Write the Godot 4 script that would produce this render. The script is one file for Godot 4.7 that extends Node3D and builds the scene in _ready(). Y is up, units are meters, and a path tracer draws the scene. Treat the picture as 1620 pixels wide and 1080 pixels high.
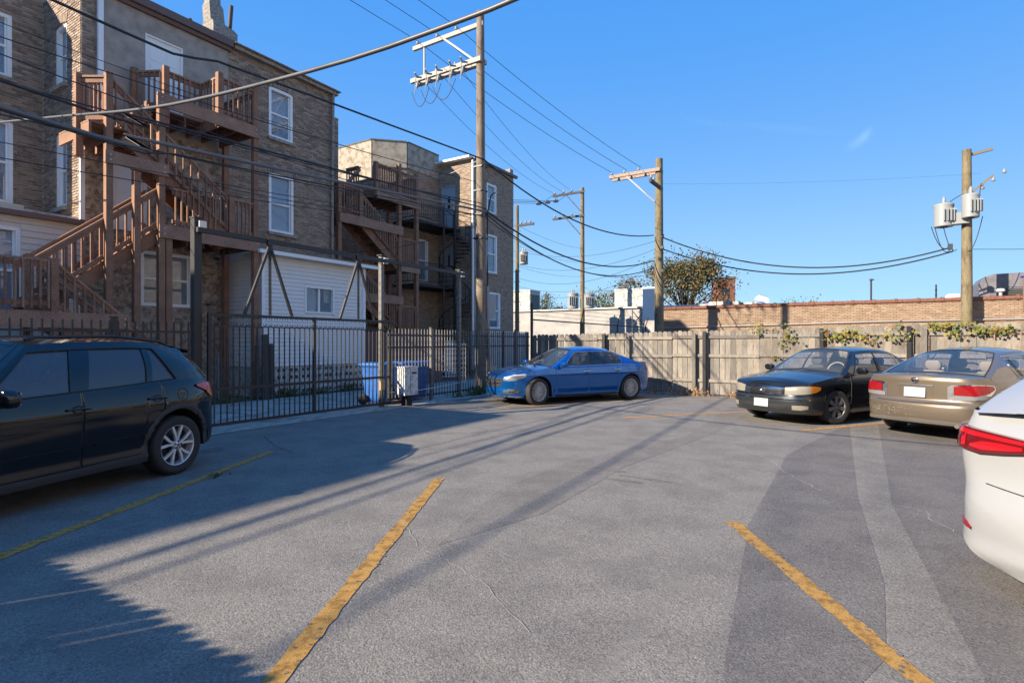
extends Node3D
# A gated parking lot beside an alley. World axes follow the alley: x runs along it, -z crosses it towards the brick flats.

var rng := RandomNumberGenerator.new()
var mats := {}
var texs := {}
var boxes := {}
var used := {}

# ------------------------------------------------------------------ geometry collector
class Geo:
	var v := PackedVector3Array()
	var n := PackedVector3Array()
	var c := PackedColorArray()
	var col := Color(1, 1, 1)
	var tinted := false
	func tri(a: Vector3, b: Vector3, d: Vector3) -> void:
		var q := (d - a).cross(b - a)
		if q.length_squared() < 1e-16:
			return
		q = q.normalized()
		v.append(a); v.append(b); v.append(d)
		n.append(q); n.append(q); n.append(q)
		if tinted:
			c.append(col); c.append(col); c.append(col)
	func quad(a: Vector3, b: Vector3, d: Vector3, e: Vector3) -> void:
		tri(a, b, d)
		tri(a, d, e)
	func obox(o: Vector3, x: Vector3, y: Vector3, z: Vector3) -> void:   # centre and three half edges
		var p := []
		for i in 8:
			p.append(o + x * (1 if i & 1 else -1) + y * (1 if i & 2 else -1) + z * (1 if i & 4 else -1))
		var flip := x.cross(y).dot(z) < 0.0
		for f in [[4, 6, 7, 5], [1, 3, 2, 0], [5, 7, 3, 1], [0, 2, 6, 4], [6, 2, 3, 7], [0, 4, 5, 1]]:
			if flip:
				quad(p[f[3]], p[f[2]], p[f[1]], p[f[0]])
			else:
				quad(p[f[0]], p[f[1]], p[f[2]], p[f[3]])
	func box(o: Vector3, s: Vector3) -> void:
		obox(o, Vector3(s.x / 2, 0, 0), Vector3(0, s.y / 2, 0), Vector3(0, 0, s.z / 2))
	func beam(a: Vector3, b: Vector3, w: float, h: float, up := Vector3.UP) -> void:   # h is measured across, along up
		var d := b - a
		var side := d.cross(up)
		if side.length() < 1e-4:
			side = d.cross(Vector3.RIGHT)
		side = side.normalized()
		var top := side.cross(d).normalized()
		obox((a + b) / 2, d / 2, top * h / 2, side * w / 2)
	func grid(g: Array, closed := false) -> void:   # rows of points, smooth shaded
		var R := g.size()
		var K: int = g[0].size()
		var nn := []
		for i in R:
			var row := []
			for j in K:
				var du: Vector3 = g[mini(i + 1, R - 1)][j] - g[maxi(i - 1, 0)][j]
				var j1 := (j + 1) % K if closed else mini(j + 1, K - 1)
				var j0 := (j - 1 + K) % K if closed else maxi(j - 1, 0)
				var dv: Vector3 = g[i][j1] - g[i][j0]
				var q := dv.cross(du)
				row.append(q.normalized() if q.length_squared() > 1e-18 else Vector3.UP)
			nn.append(row)
		for i in R - 1:
			for j in (K if closed else K - 1):
				var k := (j + 1) % K
				for t in [[i, j, i + 1, j, i + 1, k], [i, j, i + 1, k, i, k]]:
					for e in 3:
						v.append(g[t[e * 2]][t[e * 2 + 1]])
						n.append(nn[t[e * 2]][t[e * 2 + 1]])
						if tinted:
							c.append(col)
	func tube(pts: Array, r0: float, r1: float, sides := 6) -> void:
		var g := []
		var N := pts.size()
		for i in N:
			var t: Vector3 = (pts[mini(i + 1, N - 1)] - pts[maxi(i - 1, 0)]).normalized()
			var a := t.cross(Vector3.UP)
			if a.length() < 0.05:
				a = t.cross(Vector3.RIGHT)
			a = a.normalized()
			var b := t.cross(a).normalized()
			var r := lerpf(r0, r1, float(i) / maxf(N - 1, 1))
			var row := []
			for k in sides:
				var f := TAU * k / sides
				row.append(pts[i] + a * cos(f) * r + b * sin(f) * r)
			g.append(row)
		grid(g, true)
		for e in [0, N - 1]:
			for k in sides:
				if e == 0:
					tri(pts[e], g[e][k], g[e][(k + 1) % sides])
				else:
					tri(pts[e], g[e][(k + 1) % sides], g[e][k])
	func cyl(a: Vector3, b: Vector3, r0: float, r1: float, sides := 12) -> void:
		tube([a, b], r0, r1, sides)
	func lathe(prof: Array, o: Vector3, axis: Vector3, sides := 24) -> void:   # prof: [radius, along axis]
		var a := axis.cross(Vector3(0.31, 0.9, 0.17)).normalized()
		var b := axis.cross(a).normalized()
		var g := []
		for p in prof:
			var row := []
			for k in sides:
				var f := TAU * k / sides
				row.append(o + axis * p[1] + (a * cos(f) + b * sin(f)) * p[0])
			g.append(row)
		grid(g, true)
	func poly(pts: Array, thick: Vector3) -> void:   # a flat convex outline, extruded
		var N := pts.size()
		for k in range(1, N - 1):
			tri(pts[0] + thick, pts[k] + thick, pts[k + 1] + thick)
			tri(pts[0], pts[k + 1], pts[k])
		for k in N:
			var q := (k + 1) % N
			quad(pts[k], pts[q], pts[q] + thick, pts[k] + thick)
	func mesh() -> ArrayMesh:
		var arr := []
		arr.resize(Mesh.ARRAY_MAX)
		arr[Mesh.ARRAY_VERTEX] = v
		arr[Mesh.ARRAY_NORMAL] = n
		if tinted:
			arr[Mesh.ARRAY_COLOR] = c
		var m := ArrayMesh.new()
		m.add_surface_from_arrays(Mesh.PRIMITIVE_TRIANGLES, arr)
		return m

# ------------------------------------------------------------------ nodes
func at(u: float, y: float, v: float) -> Vector3:
	return Vector3(u, y, -v)

func numbered(called: String) -> String:
	used[called] = used.get(called, -1) + 1
	return called if used[called] == 0 else "%s_%03d" % [called, used[called]]

func tag(o: Node3D, label: String, category: String, group := "") -> Node3D:
	o.set_meta("label", label)
	o.set_meta("category", category)
	if group:
		o.set_meta("group", group)
	return o

func thing(called: String, label: String, category: String, where := Vector3.ZERO, turn := 0.0, group := "") -> Node3D:
	var o := Node3D.new()
	o.name = numbered(called)
	add_child(o)
	o.position = where
	o.rotation.y = turn
	tag(o, label, category, group)
	return o

func inst(parent: Node3D, called: String, m: Mesh, material: Material, where := Vector3.ZERO) -> MeshInstance3D:
	var o := MeshInstance3D.new()
	o.name = numbered(called) if parent == self else called
	o.mesh = m
	o.material_override = material
	parent.add_child(o, true)
	o.position = where
	return o

func put(parent: Node3D, called: String, g: Geo, material: Material) -> MeshInstance3D:
	return inst(parent, called, g.mesh(), material)

func block(parent: Node3D, called: String, o: Vector3, s: Vector3, material: Material) -> MeshInstance3D:   # a box part, its mesh shared by size
	var k := "%d_%d_%d" % [roundi(s.x * 1000), roundi(s.y * 1000), roundi(s.z * 1000)]
	if not boxes.has(k):
		var b := BoxMesh.new()
		b.size = s
		boxes[k] = b
	return inst(parent, called, boxes[k], material, o)

func bar(parent: Node3D, called: String, a: Vector3, b: Vector3, w: float, h: float, material: Material) -> MeshInstance3D:
	var g := Geo.new()
	g.beam(a, b, w, h)
	return put(parent, called, g, material)

func structure(called: String, g: Geo, material: Material) -> MeshInstance3D:
	var o := put(self, called, g, material)
	o.set_meta("kind", "structure")
	return o

# ------------------------------------------------------------------ materials
func noise_tex(key: String) -> Texture2D:
	if texs.has(key):
		return texs[key]
	var f := FastNoiseLite.new()
	var ramp := Gradient.new()
	var t := NoiseTexture2D.new()
	t.seamless = true
	t.width = 512
	t.height = 512
	match key:
		"speck":
			f.noise_type = FastNoiseLite.TYPE_VALUE; f.frequency = 0.30; f.fractal_type = FastNoiseLite.FRACTAL_FBM; f.fractal_octaves = 2
			t.width = 1024; t.height = 1024
			ramp.offsets = PackedFloat32Array([0.0, 0.35, 0.6, 0.8, 1.0])
			ramp.colors = PackedColorArray([Color(0.5, 0.5, 0.5), Color(0.75, 0.75, 0.75), Color(0.83, 0.83, 0.83), Color(0.93, 0.93, 0.92), Color(1, 1, 1)])
		"speckbump":
			f.noise_type = FastNoiseLite.TYPE_VALUE; f.frequency = 0.30; f.fractal_type = FastNoiseLite.FRACTAL_FBM; f.fractal_octaves = 2
			t.width = 1024; t.height = 1024
		"blotch":
			f.noise_type = FastNoiseLite.TYPE_SIMPLEX_SMOOTH; f.frequency = 0.010; f.fractal_octaves = 5; f.fractal_gain = 0.55
			ramp.offsets = PackedFloat32Array([0.0, 0.5, 1.0])
			ramp.colors = PackedColorArray([Color(0.80, 0.80, 0.81), Color(0.92, 0.92, 0.92), Color(1, 1, 1)])
		"patchy":
			f.noise_type = FastNoiseLite.TYPE_SIMPLEX_SMOOTH; f.frequency = 0.014; f.fractal_octaves = 6; f.fractal_gain = 0.62
			ramp.offsets = PackedFloat32Array([0.0, 0.38, 0.55, 1.0])
			ramp.colors = PackedColorArray([Color(0.86, 0.86, 0.865), Color(0.92, 0.92, 0.92), Color(0.965, 0.965, 0.96), Color(1, 1, 1)])
		"stain":
			f.noise_type = FastNoiseLite.TYPE_SIMPLEX_SMOOTH; f.frequency = 0.012; f.fractal_octaves = 6; f.fractal_gain = 0.6
			ramp.offsets = PackedFloat32Array([0.0, 0.36, 0.52, 1.0])
			ramp.colors = PackedColorArray([Color(0.66, 0.61, 0.57), Color(0.86, 0.84, 0.81), Color(0.96, 0.95, 0.94), Color(1, 1, 1)])
		"grain":
			f.noise_type = FastNoiseLite.TYPE_SIMPLEX_SMOOTH; f.frequency = 0.03; f.fractal_octaves = 5; f.fractal_gain = 0.6
			ramp.offsets = PackedFloat32Array([0.0, 0.4, 0.62, 1.0])
			ramp.colors = PackedColorArray([Color(0.58, 0.56, 0.55), Color(0.83, 0.82, 0.81), Color(0.95, 0.95, 0.95), Color(1, 1, 1)])
		"dust":
			f.noise_type = FastNoiseLite.TYPE_VALUE; f.frequency = 0.2; f.fractal_octaves = 3
			ramp.offsets = PackedFloat32Array([0.0, 1.0])
			ramp.colors = PackedColorArray([Color(0.87, 0.87, 0.87), Color(1, 1, 1)])
	f.seed = hash(key) % 1000
	t.noise = f
	if key != "speckbump":
		t.color_ramp = ramp
	texs[key] = t
	return t

func M(key: String, c: Color, rough := 0.7, metal := 0.0) -> StandardMaterial3D:   # c is linear
	if mats.has(key):
		return mats[key]
	var m := StandardMaterial3D.new()
	m.albedo_color = c.linear_to_srgb()
	m.roughness = rough
	m.metallic = metal
	m.resource_name = key
	mats[key] = m
	return m

func MT(key: String, c: Color, rough: float, tex: String, size: Vector3, tex2 := "", size2 := Vector3.ONE) -> StandardMaterial3D:   # with noise laid through the world, size in metres per repeat
	if mats.has(key):
		return mats[key]
	var m := M(key, c, rough)
	m.albedo_texture = noise_tex(tex)
	m.uv1_triplanar = true
	m.uv1_world_triplanar = true
	m.uv1_scale = Vector3.ONE / size
	if tex2:
		m.detail_enabled = true
		m.detail_albedo = noise_tex(tex2)
		m.detail_blend_mode = BaseMaterial3D.BLEND_MODE_MUL
		m.detail_uv_layer = BaseMaterial3D.DETAIL_UV_2
		m.uv2_triplanar = true
		m.uv2_world_triplanar = true
		m.uv2_scale = Vector3.ONE / size2
	return m

func glass(key: String, c: Color, alpha: float) -> StandardMaterial3D:
	if mats.has(key):
		return mats[key]
	var m := M(key, c, 0.02)
	m.transparency = BaseMaterial3D.TRANSPARENCY_ALPHA
	m.albedo_color.a = alpha
	m.metallic_specular = 0.6
	return m

func wood(k: int) -> Material:   # reddish stained deck timber, a few tones
	return MT("stained_timber_%d" % (k % 3), [Color(0.40, 0.20, 0.115), Color(0.46, 0.26, 0.165), Color(0.33, 0.17, 0.105)][k % 3], 0.75, "grain", Vector3(0.5, 0.5, 0.5), "blotch", Vector3(2.5, 2.5, 2.5))

func grey_board(k: int) -> Material:   # weathered fence cedar, grain running upright
	return MT("weathered_board_%d" % (k % 5), [Color(0.345, 0.315, 0.275), Color(0.275, 0.25, 0.22), Color(0.40, 0.36, 0.31), Color(0.225, 0.205, 0.185), Color(0.32, 0.30, 0.275)][k % 5], 0.85, "grain", Vector3(0.10, 2.6, 0.10), "blotch", Vector3(0.9, 3.1, 0.9))

# ------------------------------------------------------------------ scene
func _ready() -> void:
	rng.seed = 77
	var cam := Camera3D.new()
	cam.name = "camera"
	add_child(cam)
	cam.position = Vector3(0, 1.56, 0)
	cam.rotation_degrees = Vector3(0, -57.76, 0)
	cam.fov = 63.07
	cam.near = 0.05
	cam.far = 2000.0
	cam.current = true
	var sky_mat := ProceduralSkyMaterial.new()
	sky_mat.sky_top_color = Color(0.15, 0.36, 0.585)
	sky_mat.sky_horizon_color = Color(0.475, 0.592, 0.65)
	sky_mat.sky_curve = 0.15
	sky_mat.ground_bottom_color = Color(0.25, 0.25, 0.25)
	sky_mat.ground_horizon_color = Color(0.5, 0.55, 0.6)
	sky_mat.sun_angle_max = 1.0
	# a few faint wisps of high cloud
	var wisp := Image.create(2048, 1024, false, Image.FORMAT_RGBA8)
	for e in [[510, 415, 5.0, 2.0, -0.5, 0.05], [513, 412, 3.0, 1.4, -0.9, 0.05], [478, 404, 26.0, 2.0, 0.25, 0.016], [440, 396, 18.0, 1.6, 0.3, 0.012], [1180, 380, 40.0, 5.0, 0.1, 0.03], [1850, 380, 44.0, 5.0, -0.1, 0.03]]:
		for y in range(int(e[1] - 34), int(e[1] + 34)):
			for x in range(int(e[0] - 110), int(e[0] + 110)):
				var p := Vector2(x - e[0], y - e[1]).rotated(-e[4])
				var q: float = exp(-(p.x * p.x) / (e[2] * e[2]) - (p.y * p.y) / (e[3] * e[3])) * e[5]
				if q > 0.004:
					var was := wisp.get_pixel(x, y)
					wisp.set_pixel(x, y, Color(0.75, 0.75, 0.74, minf(1.0, was.a + q)))
	sky_mat.sky_cover = ImageTexture.create_from_image(wisp)
	var sky := Sky.new()
	sky.sky_material = sky_mat
	var env := Environment.new()
	env.background_mode = Environment.BG_SKY
	env.sky = sky
	env.tonemap_mode = Environment.TONE_MAPPER_LINEAR
	env.tonemap_exposure = 3.1
	env.sdfgi_enabled = true
	env.ssao_enabled = true
	env.ssil_enabled = true
	var we := WorldEnvironment.new()
	we.name = "environment"
	we.environment = env
	add_child(we)
	var sun := DirectionalLight3D.new()
	sun.name = "sun"
	add_child(sun)
	sun.look_at_from_position(Vector3.ZERO, Vector3(1.75, -1.0, 1.05), Vector3.UP)
	sun.light_energy = 1.16
	sun.light_color = Color(1.0, 0.935, 0.835)
	sun.light_angular_distance = 0.5
	sun.shadow_enabled = true

	build_ground()
	build_flats()
	build_far_flats()
	build_background()
	build_fences()
	build_poles()
	build_cars()
	build_small_things()

# ------------------------------------------------------------------ ground
func flat(g: Geo, pts: Array, y: float) -> void:   # a sheet from u,v corners
	for k in range(1, pts.size() - 1):
		var a := at(pts[0][0], y, pts[0][1])
		var b := at(pts[k][0], y, pts[k][1])
		var c := at(pts[k + 1][0], y, pts[k + 1][1])
		if (c - a).cross(b - a).y > 0:
			g.tri(a, b, c)
		else:
			g.tri(a, c, b)

func asphalt(key: String, c: Color) -> StandardMaterial3D:
	var m := MT(key, c, 0.88, "speck", Vector3(2.3, 2.3, 2.3), "patchy", Vector3(5.3, 5.3, 5.3))
	m.heightmap_enabled = true
	m.heightmap_texture = noise_tex("speckbump")
	m.heightmap_scale = 0.3
	return m

func strip(pts: Array, w: float, y: float, ragged := 0.0) -> Geo:
	var g := Geo.new()
	var l := []
	var r := []
	var line := []
	for i in pts.size() - 1:
		var a := Vector2(pts[i][0], pts[i][1])
		var b := Vector2(pts[i + 1][0], pts[i + 1][1])
		var n := maxi(1, int(a.distance_to(b) / 0.09)) if ragged > 0 else 1
		for k in n:
			line.append(a.lerp(b, float(k) / n))
	line.append(Vector2(pts[-1][0], pts[-1][1]))
	for i in line.size():
		var t: Vector2 = (line[mini(i + 1, line.size() - 1)] - line[maxi(i - 1, 0)]).normalized()
		var s := Vector2(-t.y, t.x)
		var p: Vector2 = line[i] + s * (w / 2 + rng.randf_range(-ragged, ragged))
		var q: Vector2 = line[i] - s * (w / 2 + rng.randf_range(-ragged, ragged))
		l.append(at(p.x, y, p.y))
		r.append(at(q.x, y, q.y))
	for i in l.size() - 1:
		if (r[i + 1] - l[i]).cross(l[i + 1] - l[i]).y > 0:
			g.quad(l[i], l[i + 1], r[i + 1], r[i])
		else:
			g.quad(r[i], r[i + 1], l[i + 1], l[i])
	return g

func build_ground() -> void:
	var g := Geo.new()
	flat(g, [[-400, -400], [400, -400], [400, 400], [-400, 400]], -0.012)
	structure("ground", g, MT("bare_ground", Color(0.16, 0.15, 0.13), 0.95, "blotch", Vector3(9, 9, 9), "dust", Vector3(1.3, 1.3, 1.3)))
	g = Geo.new()
	flat(g, [[-16, -28], [16.75, -28], [16.75, 9.62], [-16, 9.62]], 0.0)
	var lot := structure("parking_lot", g, asphalt("old_asphalt", Color(0.325, 0.30, 0.27)))
	# darker, younger surfacing laid over the old in strips with clear edges
	var dark := asphalt("newer_asphalt", Color(0.235, 0.216, 0.204))
	var k := 0
	for p in [[[8.46, 0.88], [12.45, 0.22], [6.6, 0.04], [4.3, -0.12], [3.3, -0.1], [2.4, 0.2], [2.7, 0.55], [5.08, 0.82]],
			[[12.8, -0.25], [13.6, -1.6], [9.0, -3.0], [3.0, -4.0], [1.6, -2.2], [3.1, -0.5], [6.4, -0.24]],
			[[13.9, 2.65], [15.2, 2.0], [10.0, 2.12], [6.6, 2.5], [4.4, 2.45], [3.3, 2.75], [4.9, 3.25], [6.51, 3.23], [9.32, 2.45]]]:
		var o := Geo.new()
		# fan from the middle so that bent outlines stay right
		var mid := Vector2.ZERO
		for q in p:
			mid += Vector2(q[0], q[1]) / p.size()
		var poly2 := PackedVector2Array()
		for q in p:
			poly2.append(Vector2(q[0], q[1]))
		var ids := Geometry2D.triangulate_polygon(poly2)
		for t in range(0, ids.size(), 3):
			flat(o, [[poly2[ids[t]].x, poly2[ids[t]].y], [poly2[ids[t + 1]].x, poly2[ids[t + 1]].y], [poly2[ids[t + 2]].x, poly2[ids[t + 2]].y]], 0.002)
		put(lot, "asphalt_patch", o, dark if k < 2 else asphalt("worn_asphalt", Color(0.285, 0.262, 0.238)))
		k += 1
	var yellow := MT("yellow_paint", Color(0.66, 0.37, 0.085), 0.8, "speck", Vector3(0.9, 0.9, 0.9), "stain", Vector3(0.7, 0.7, 0.7))
	var faded := MT("faded_yellow_paint", Color(0.86, 0.43, 0.10), 0.85, "speck", Vector3(0.9, 0.9, 0.9), "stain", Vector3(0.45, 0.45, 0.45))
	for s in [[[0.3, 4.7], [4.86, 7.09], 1], [[-0.8, 1.02], [4.91, 4.07], 0], [[1.2, -1.42], [5.08, 0.95], 0], [[10.8, 4.14], [13.4, 2.05], 1], [[10.94, 0.91], [13.2, -0.62], 1], [[10.8, 7.16], [15.2, 4.82], 1], [[6.2, 0.2 - 4.0], [9.6, -2.6 - 4.0], 1]]:
		put(lot, "painted_line", strip([s[0], s[1]], 0.115, 0.0042, 0.009), faded if s[2] else yellow)
	var tar := M("open_crack", Color(0.05, 0.05, 0.05), 0.95)
	var pale := M("chipped_crack", Color(0.33, 0.31, 0.28), 0.95)
	for c in [[[[3.6, 3.4], [3.19, 2.86], [3.1, 2.5], [2.95, 2.10], [2.5, 1.4]], pale, 0.005], [[[8.9, 1.7], [8.42, 1.36], [8.0, 1.02], [7.41, 0.81], [6.9, 0.55], [6.57, 0.30]], pale, 0.006], [[[6.57, 0.30], [6.45, -0.1], [6.33, -0.51], [6.1, -0.5], [5.74, -0.67]], pale, 0.006], [[[5.6, 8.4], [5.2, 7.6], [4.9, 6.6]], tar, 0.01]]:
		var zig := []
		for i in c[0].size() - 1:
			for q in 7:
				var w: Vector2 = Vector2(c[0][i][0], c[0][i][1]).lerp(Vector2(c[0][i + 1][0], c[0][i + 1][1]), q / 7.0)
				zig.append([w.x + rng.randf_range(-0.02, 0.02), w.y + rng.randf_range(-0.02, 0.02)])
		put(lot, "crack", strip(zig, c[2], 0.0052, c[2] * 0.4), c[1])
	# oil and tyre marks, and chips out of the yellow paint
	var oily := asphalt("oil_marked_asphalt", Color(0.26, 0.238, 0.218))
	for e in [[6.35, 2.75, 0.08, 0.34], [5.95, 2.3, 0.05, 0.26], [6.15, 2.1, 0.04, 0.3], [12.2, 4.2, 0.5, 0.12], [11.6, 4.7, 0.35, 0.08], [4.4, 7.9, 0.25, 0.16], [7.8, 5.6, 0.2, 0.1]]:
		var blob := []
		for q in 17:
			var an := TAU * q / 17.0
			var rr := rng.randf_range(0.7, 1.25)
			blob.append([e[0] + cos(an) * e[2] * rr, e[1] + sin(an) * e[3] * rr])
		var ob := Geo.new()
		flat(ob, blob, 0.0035)
		put(lot, "oil_stain", ob, oily)
	var chips := Geo.new()
	for s in [[[0.3, 4.7], [4.86, 7.09]], [[-0.8, 1.02], [4.91, 4.07]], [[1.2, -1.42], [5.08, 0.95]]]:
		var sa := Vector2(s[0][0], s[0][1])
		var se := Vector2(s[1][0], s[1][1])
		var nn := (se - sa).normalized().orthogonal()
		for q in 90:
			var c := sa.lerp(se, rng.randf()) + nn * (rng.randf_range(0.03, 0.062) * (1.0 if rng.randf() < 0.6 else -1.0) if q % 4 else rng.randf_range(-0.05, 0.05))
			var chip := []
			var cs := rng.randf_range(0.003, 0.014)
			for j in 6:
				chip.append([c.x + cos(TAU * j / 6.0) * cs * rng.randf_range(0.5, 1.6), c.y + sin(TAU * j / 6.0) * cs * rng.randf_range(0.5, 1.6)])
			flat(chips, chip, 0.0062)
	var co := put(lot, "paint_chips", chips, dark)
	co.set_meta("kind", "stuff")
	# alley slab, its apron and the strip of yard behind it
	g = Geo.new()
	flat(g, [[-30, 9.62], [90, 9.62], [90, 13.6], [-30, 13.6]], -0.004)
	var alley := structure("alley", g, MT("alley_concrete", Color(0.50, 0.475, 0.44), 0.9, "dust", Vector3(0.8, 0.8, 0.8), "stain", Vector3(3.7, 3.7, 3.7)))
	for i in 14:
		put(alley, "joint", strip([[-2.0 + i * 3.0, 9.9], [-2.0 + i * 3.0, 13.6]], 0.02, 0.001), M("joint_dirt", Color(0.09, 0.085, 0.08), 0.95))
	g = Geo.new()
	flat(g, [[2.0, 9.2], [13.8, 9.2], [13.8, 9.66], [2.0, 9.66]], 0.006)
	structure("apron", g, MT("apron_concrete", Color(0.55, 0.51, 0.45), 0.9, "dust", Vector3(0.8, 0.8, 0.8), "stain", Vector3(1.9, 1.9, 1.9)))
	g = Geo.new()
	flat(g, [[16.75, -40], [60, -40], [60, 9.62], [16.75, 9.62]], -0.002)
	structure("yard", g, MT("yard_asphalt", Color(0.20, 0.19, 0.18), 0.9, "blotch", Vector3(4, 4, 4)))

# ------------------------------------------------------------------ brick flats
# A wall is described by its foot O, the direction U along it (unit) and the outward normal N. Openings: [a0, y0, a1, y1] along U.
func wall_sheet(g: Geo, O: Vector3, U: Vector3, N: Vector3, a0: float, y0: float, a1: float, y1: float, holes: Array, deep := 0.16) -> void:
	var xs := [a0, a1]
	var ys := [y0, y1]
	for h in holes:
		for q in [h[0], h[2]]:
			if q > a0 and q < a1 and not xs.has(q):
				xs.append(q)
		for q in [h[1], h[3]]:
			if q > y0 and q < y1 and not ys.has(q):
				ys.append(q)
	xs.sort()
	ys.sort()
	var flip := U.cross(Vector3.UP).dot(N) < 0.0
	for i in xs.size() - 1:
		for j in ys.size() - 1:
			var mx: float = (xs[i] + xs[i + 1]) / 2
			var my: float = (ys[j] + ys[j + 1]) / 2
			var open := false
			for h in holes:
				if mx > h[0] and mx < h[2] and my > h[1] and my < h[3]:
					open = true
			if open:
				continue
			var p: Vector3 = O + U * xs[i] + Vector3.UP * ys[j]
			var q: Vector3 = O + U * xs[i + 1] + Vector3.UP * ys[j]
			var r: Vector3 = O + U * xs[i + 1] + Vector3.UP * ys[j + 1]
			var s: Vector3 = O + U * xs[i] + Vector3.UP * ys[j + 1]
			if flip:
				g.quad(p, q, r, s)
			else:
				g.quad(q, p, s, r)
	for h in holes:
		if h[0] >= a1 or h[2] <= a0 or h[1] >= y1 or h[3] <= y0:
			continue
		var c := [O + U * h[0] + Vector3.UP * h[1], O + U * h[2] + Vector3.UP * h[1], O + U * h[2] + Vector3.UP * h[3], O + U * h[0] + Vector3.UP * h[3]]
		for k in 4:
			var e: Vector3 = c[k]
			var f: Vector3 = c[(k + 1) % 4]
			g.quad(e, f, f - N * deep, e - N * deep)

func brick_tone(palette := 0) -> Color:
	var r := rng.randf()
	var k := rng.randf_range(0.88, 1.12)
	if palette == 1:
		return (Color(0.24, 0.18, 0.14) if r < 0.25 else (Color(0.31, 0.235, 0.18) if r < 0.6 else Color(0.35, 0.27, 0.205))) * k
	if palette == 2:
		return (Color(0.26, 0.18, 0.125) if r < 0.2 else (Color(0.29, 0.205, 0.145) if r < 0.75 else Color(0.32, 0.235, 0.17))) * k
	if r < 0.30:
		return Color(0.20, 0.15, 0.12) * k
	if r < 0.52:
		return Color(0.27, 0.20, 0.155) * k
	if r < 0.85:
		return Color(0.31, 0.235, 0.18) * k
	return Color(0.36, 0.28, 0.215) * k

func lay_bricks(parent: Node3D, O: Vector3, U: Vector3, N: Vector3, a0: float, y0: float, a1: float, y1: float, holes: Array, single: int, palette := 0) -> int:
	# running bond: real bricks with their joints; up to `single` of them as parts of their own, the rest as one mass
	var xf := []
	var cl := []
	var made := 0
	var L := 0.205
	var Hc := 0.0665
	var row := 0
	var y := y0
	var m := M("brick_face", Color(1, 1, 1), 0.9)
	m.vertex_color_use_as_albedo = true
	var turn := Basis(U, Vector3.UP, U.cross(Vector3.UP))
	while y + Hc <= y1:
		var x := a0 - (L / 2 if row % 2 else 0.0)
		while x < a1 - 0.02:
			var s0 := maxf(x, a0)
			var s1 := minf(x + L, a1)
			x += L
			if s1 - s0 < 0.05:
				continue
			var hit := false
			for h in holes:
				if s1 > h[0] and s0 < h[2] and y + Hc > h[1] and y < h[3]:
					if s0 < h[0] and h[0] - s0 > 0.05:
						s1 = h[0]
					elif s1 > h[2] and s1 - h[2] > 0.05:
						s0 = h[2]
					else:
						hit = true
			if hit:
				continue
			var t := brick_tone(palette)
			var size := Vector3(s1 - s0 - 0.015, Hc - 0.019, 0.03)
			var where := O + U * ((s0 + s1) / 2) + Vector3.UP * (y + Hc / 2) + N * (0.001 + rng.randf_range(-0.004, 0.004))
			if made < single:
				var b := MeshInstance3D.new()
				b.name = "brick"
				b.mesh = unit_box()
				b.material_override = brick_mat(t)
				parent.add_child(b, true)
				b.transform = Transform3D(turn.scaled_local(size), where)
				made += 1
			else:
				xf.append(Transform3D(turn.scaled_local(size), where))
				cl.append(t)
		y += Hc
		row += 1
	if xf.size():
		var mm := MultiMesh.new()
		mm.transform_format = MultiMesh.TRANSFORM_3D
		mm.use_colors = true
		mm.mesh = unit_box()
		mm.instance_count = xf.size()
		for i in xf.size():
			mm.set_instance_transform(i, xf[i])
			mm.set_instance_color(i, cl[i])
		var o := MultiMeshInstance3D.new()
		o.name = "brickwork"
		o.multimesh = mm
		o.material_override = m
		parent.add_child(o, true)
		o.set_meta("kind", "stuff")
	return made

func unit_box() -> Mesh:
	if not boxes.has("unit"):
		boxes["unit"] = BoxMesh.new()
	return boxes["unit"]

func brick_mat(t: Color) -> Material:
	var k := clampi(int(t.r * 40.0), 1, 22)
	return M("brick_%d" % k, Color(k / 40.0, k / 40.0 * 0.72, k / 40.0 * 0.52), 0.9)

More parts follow.
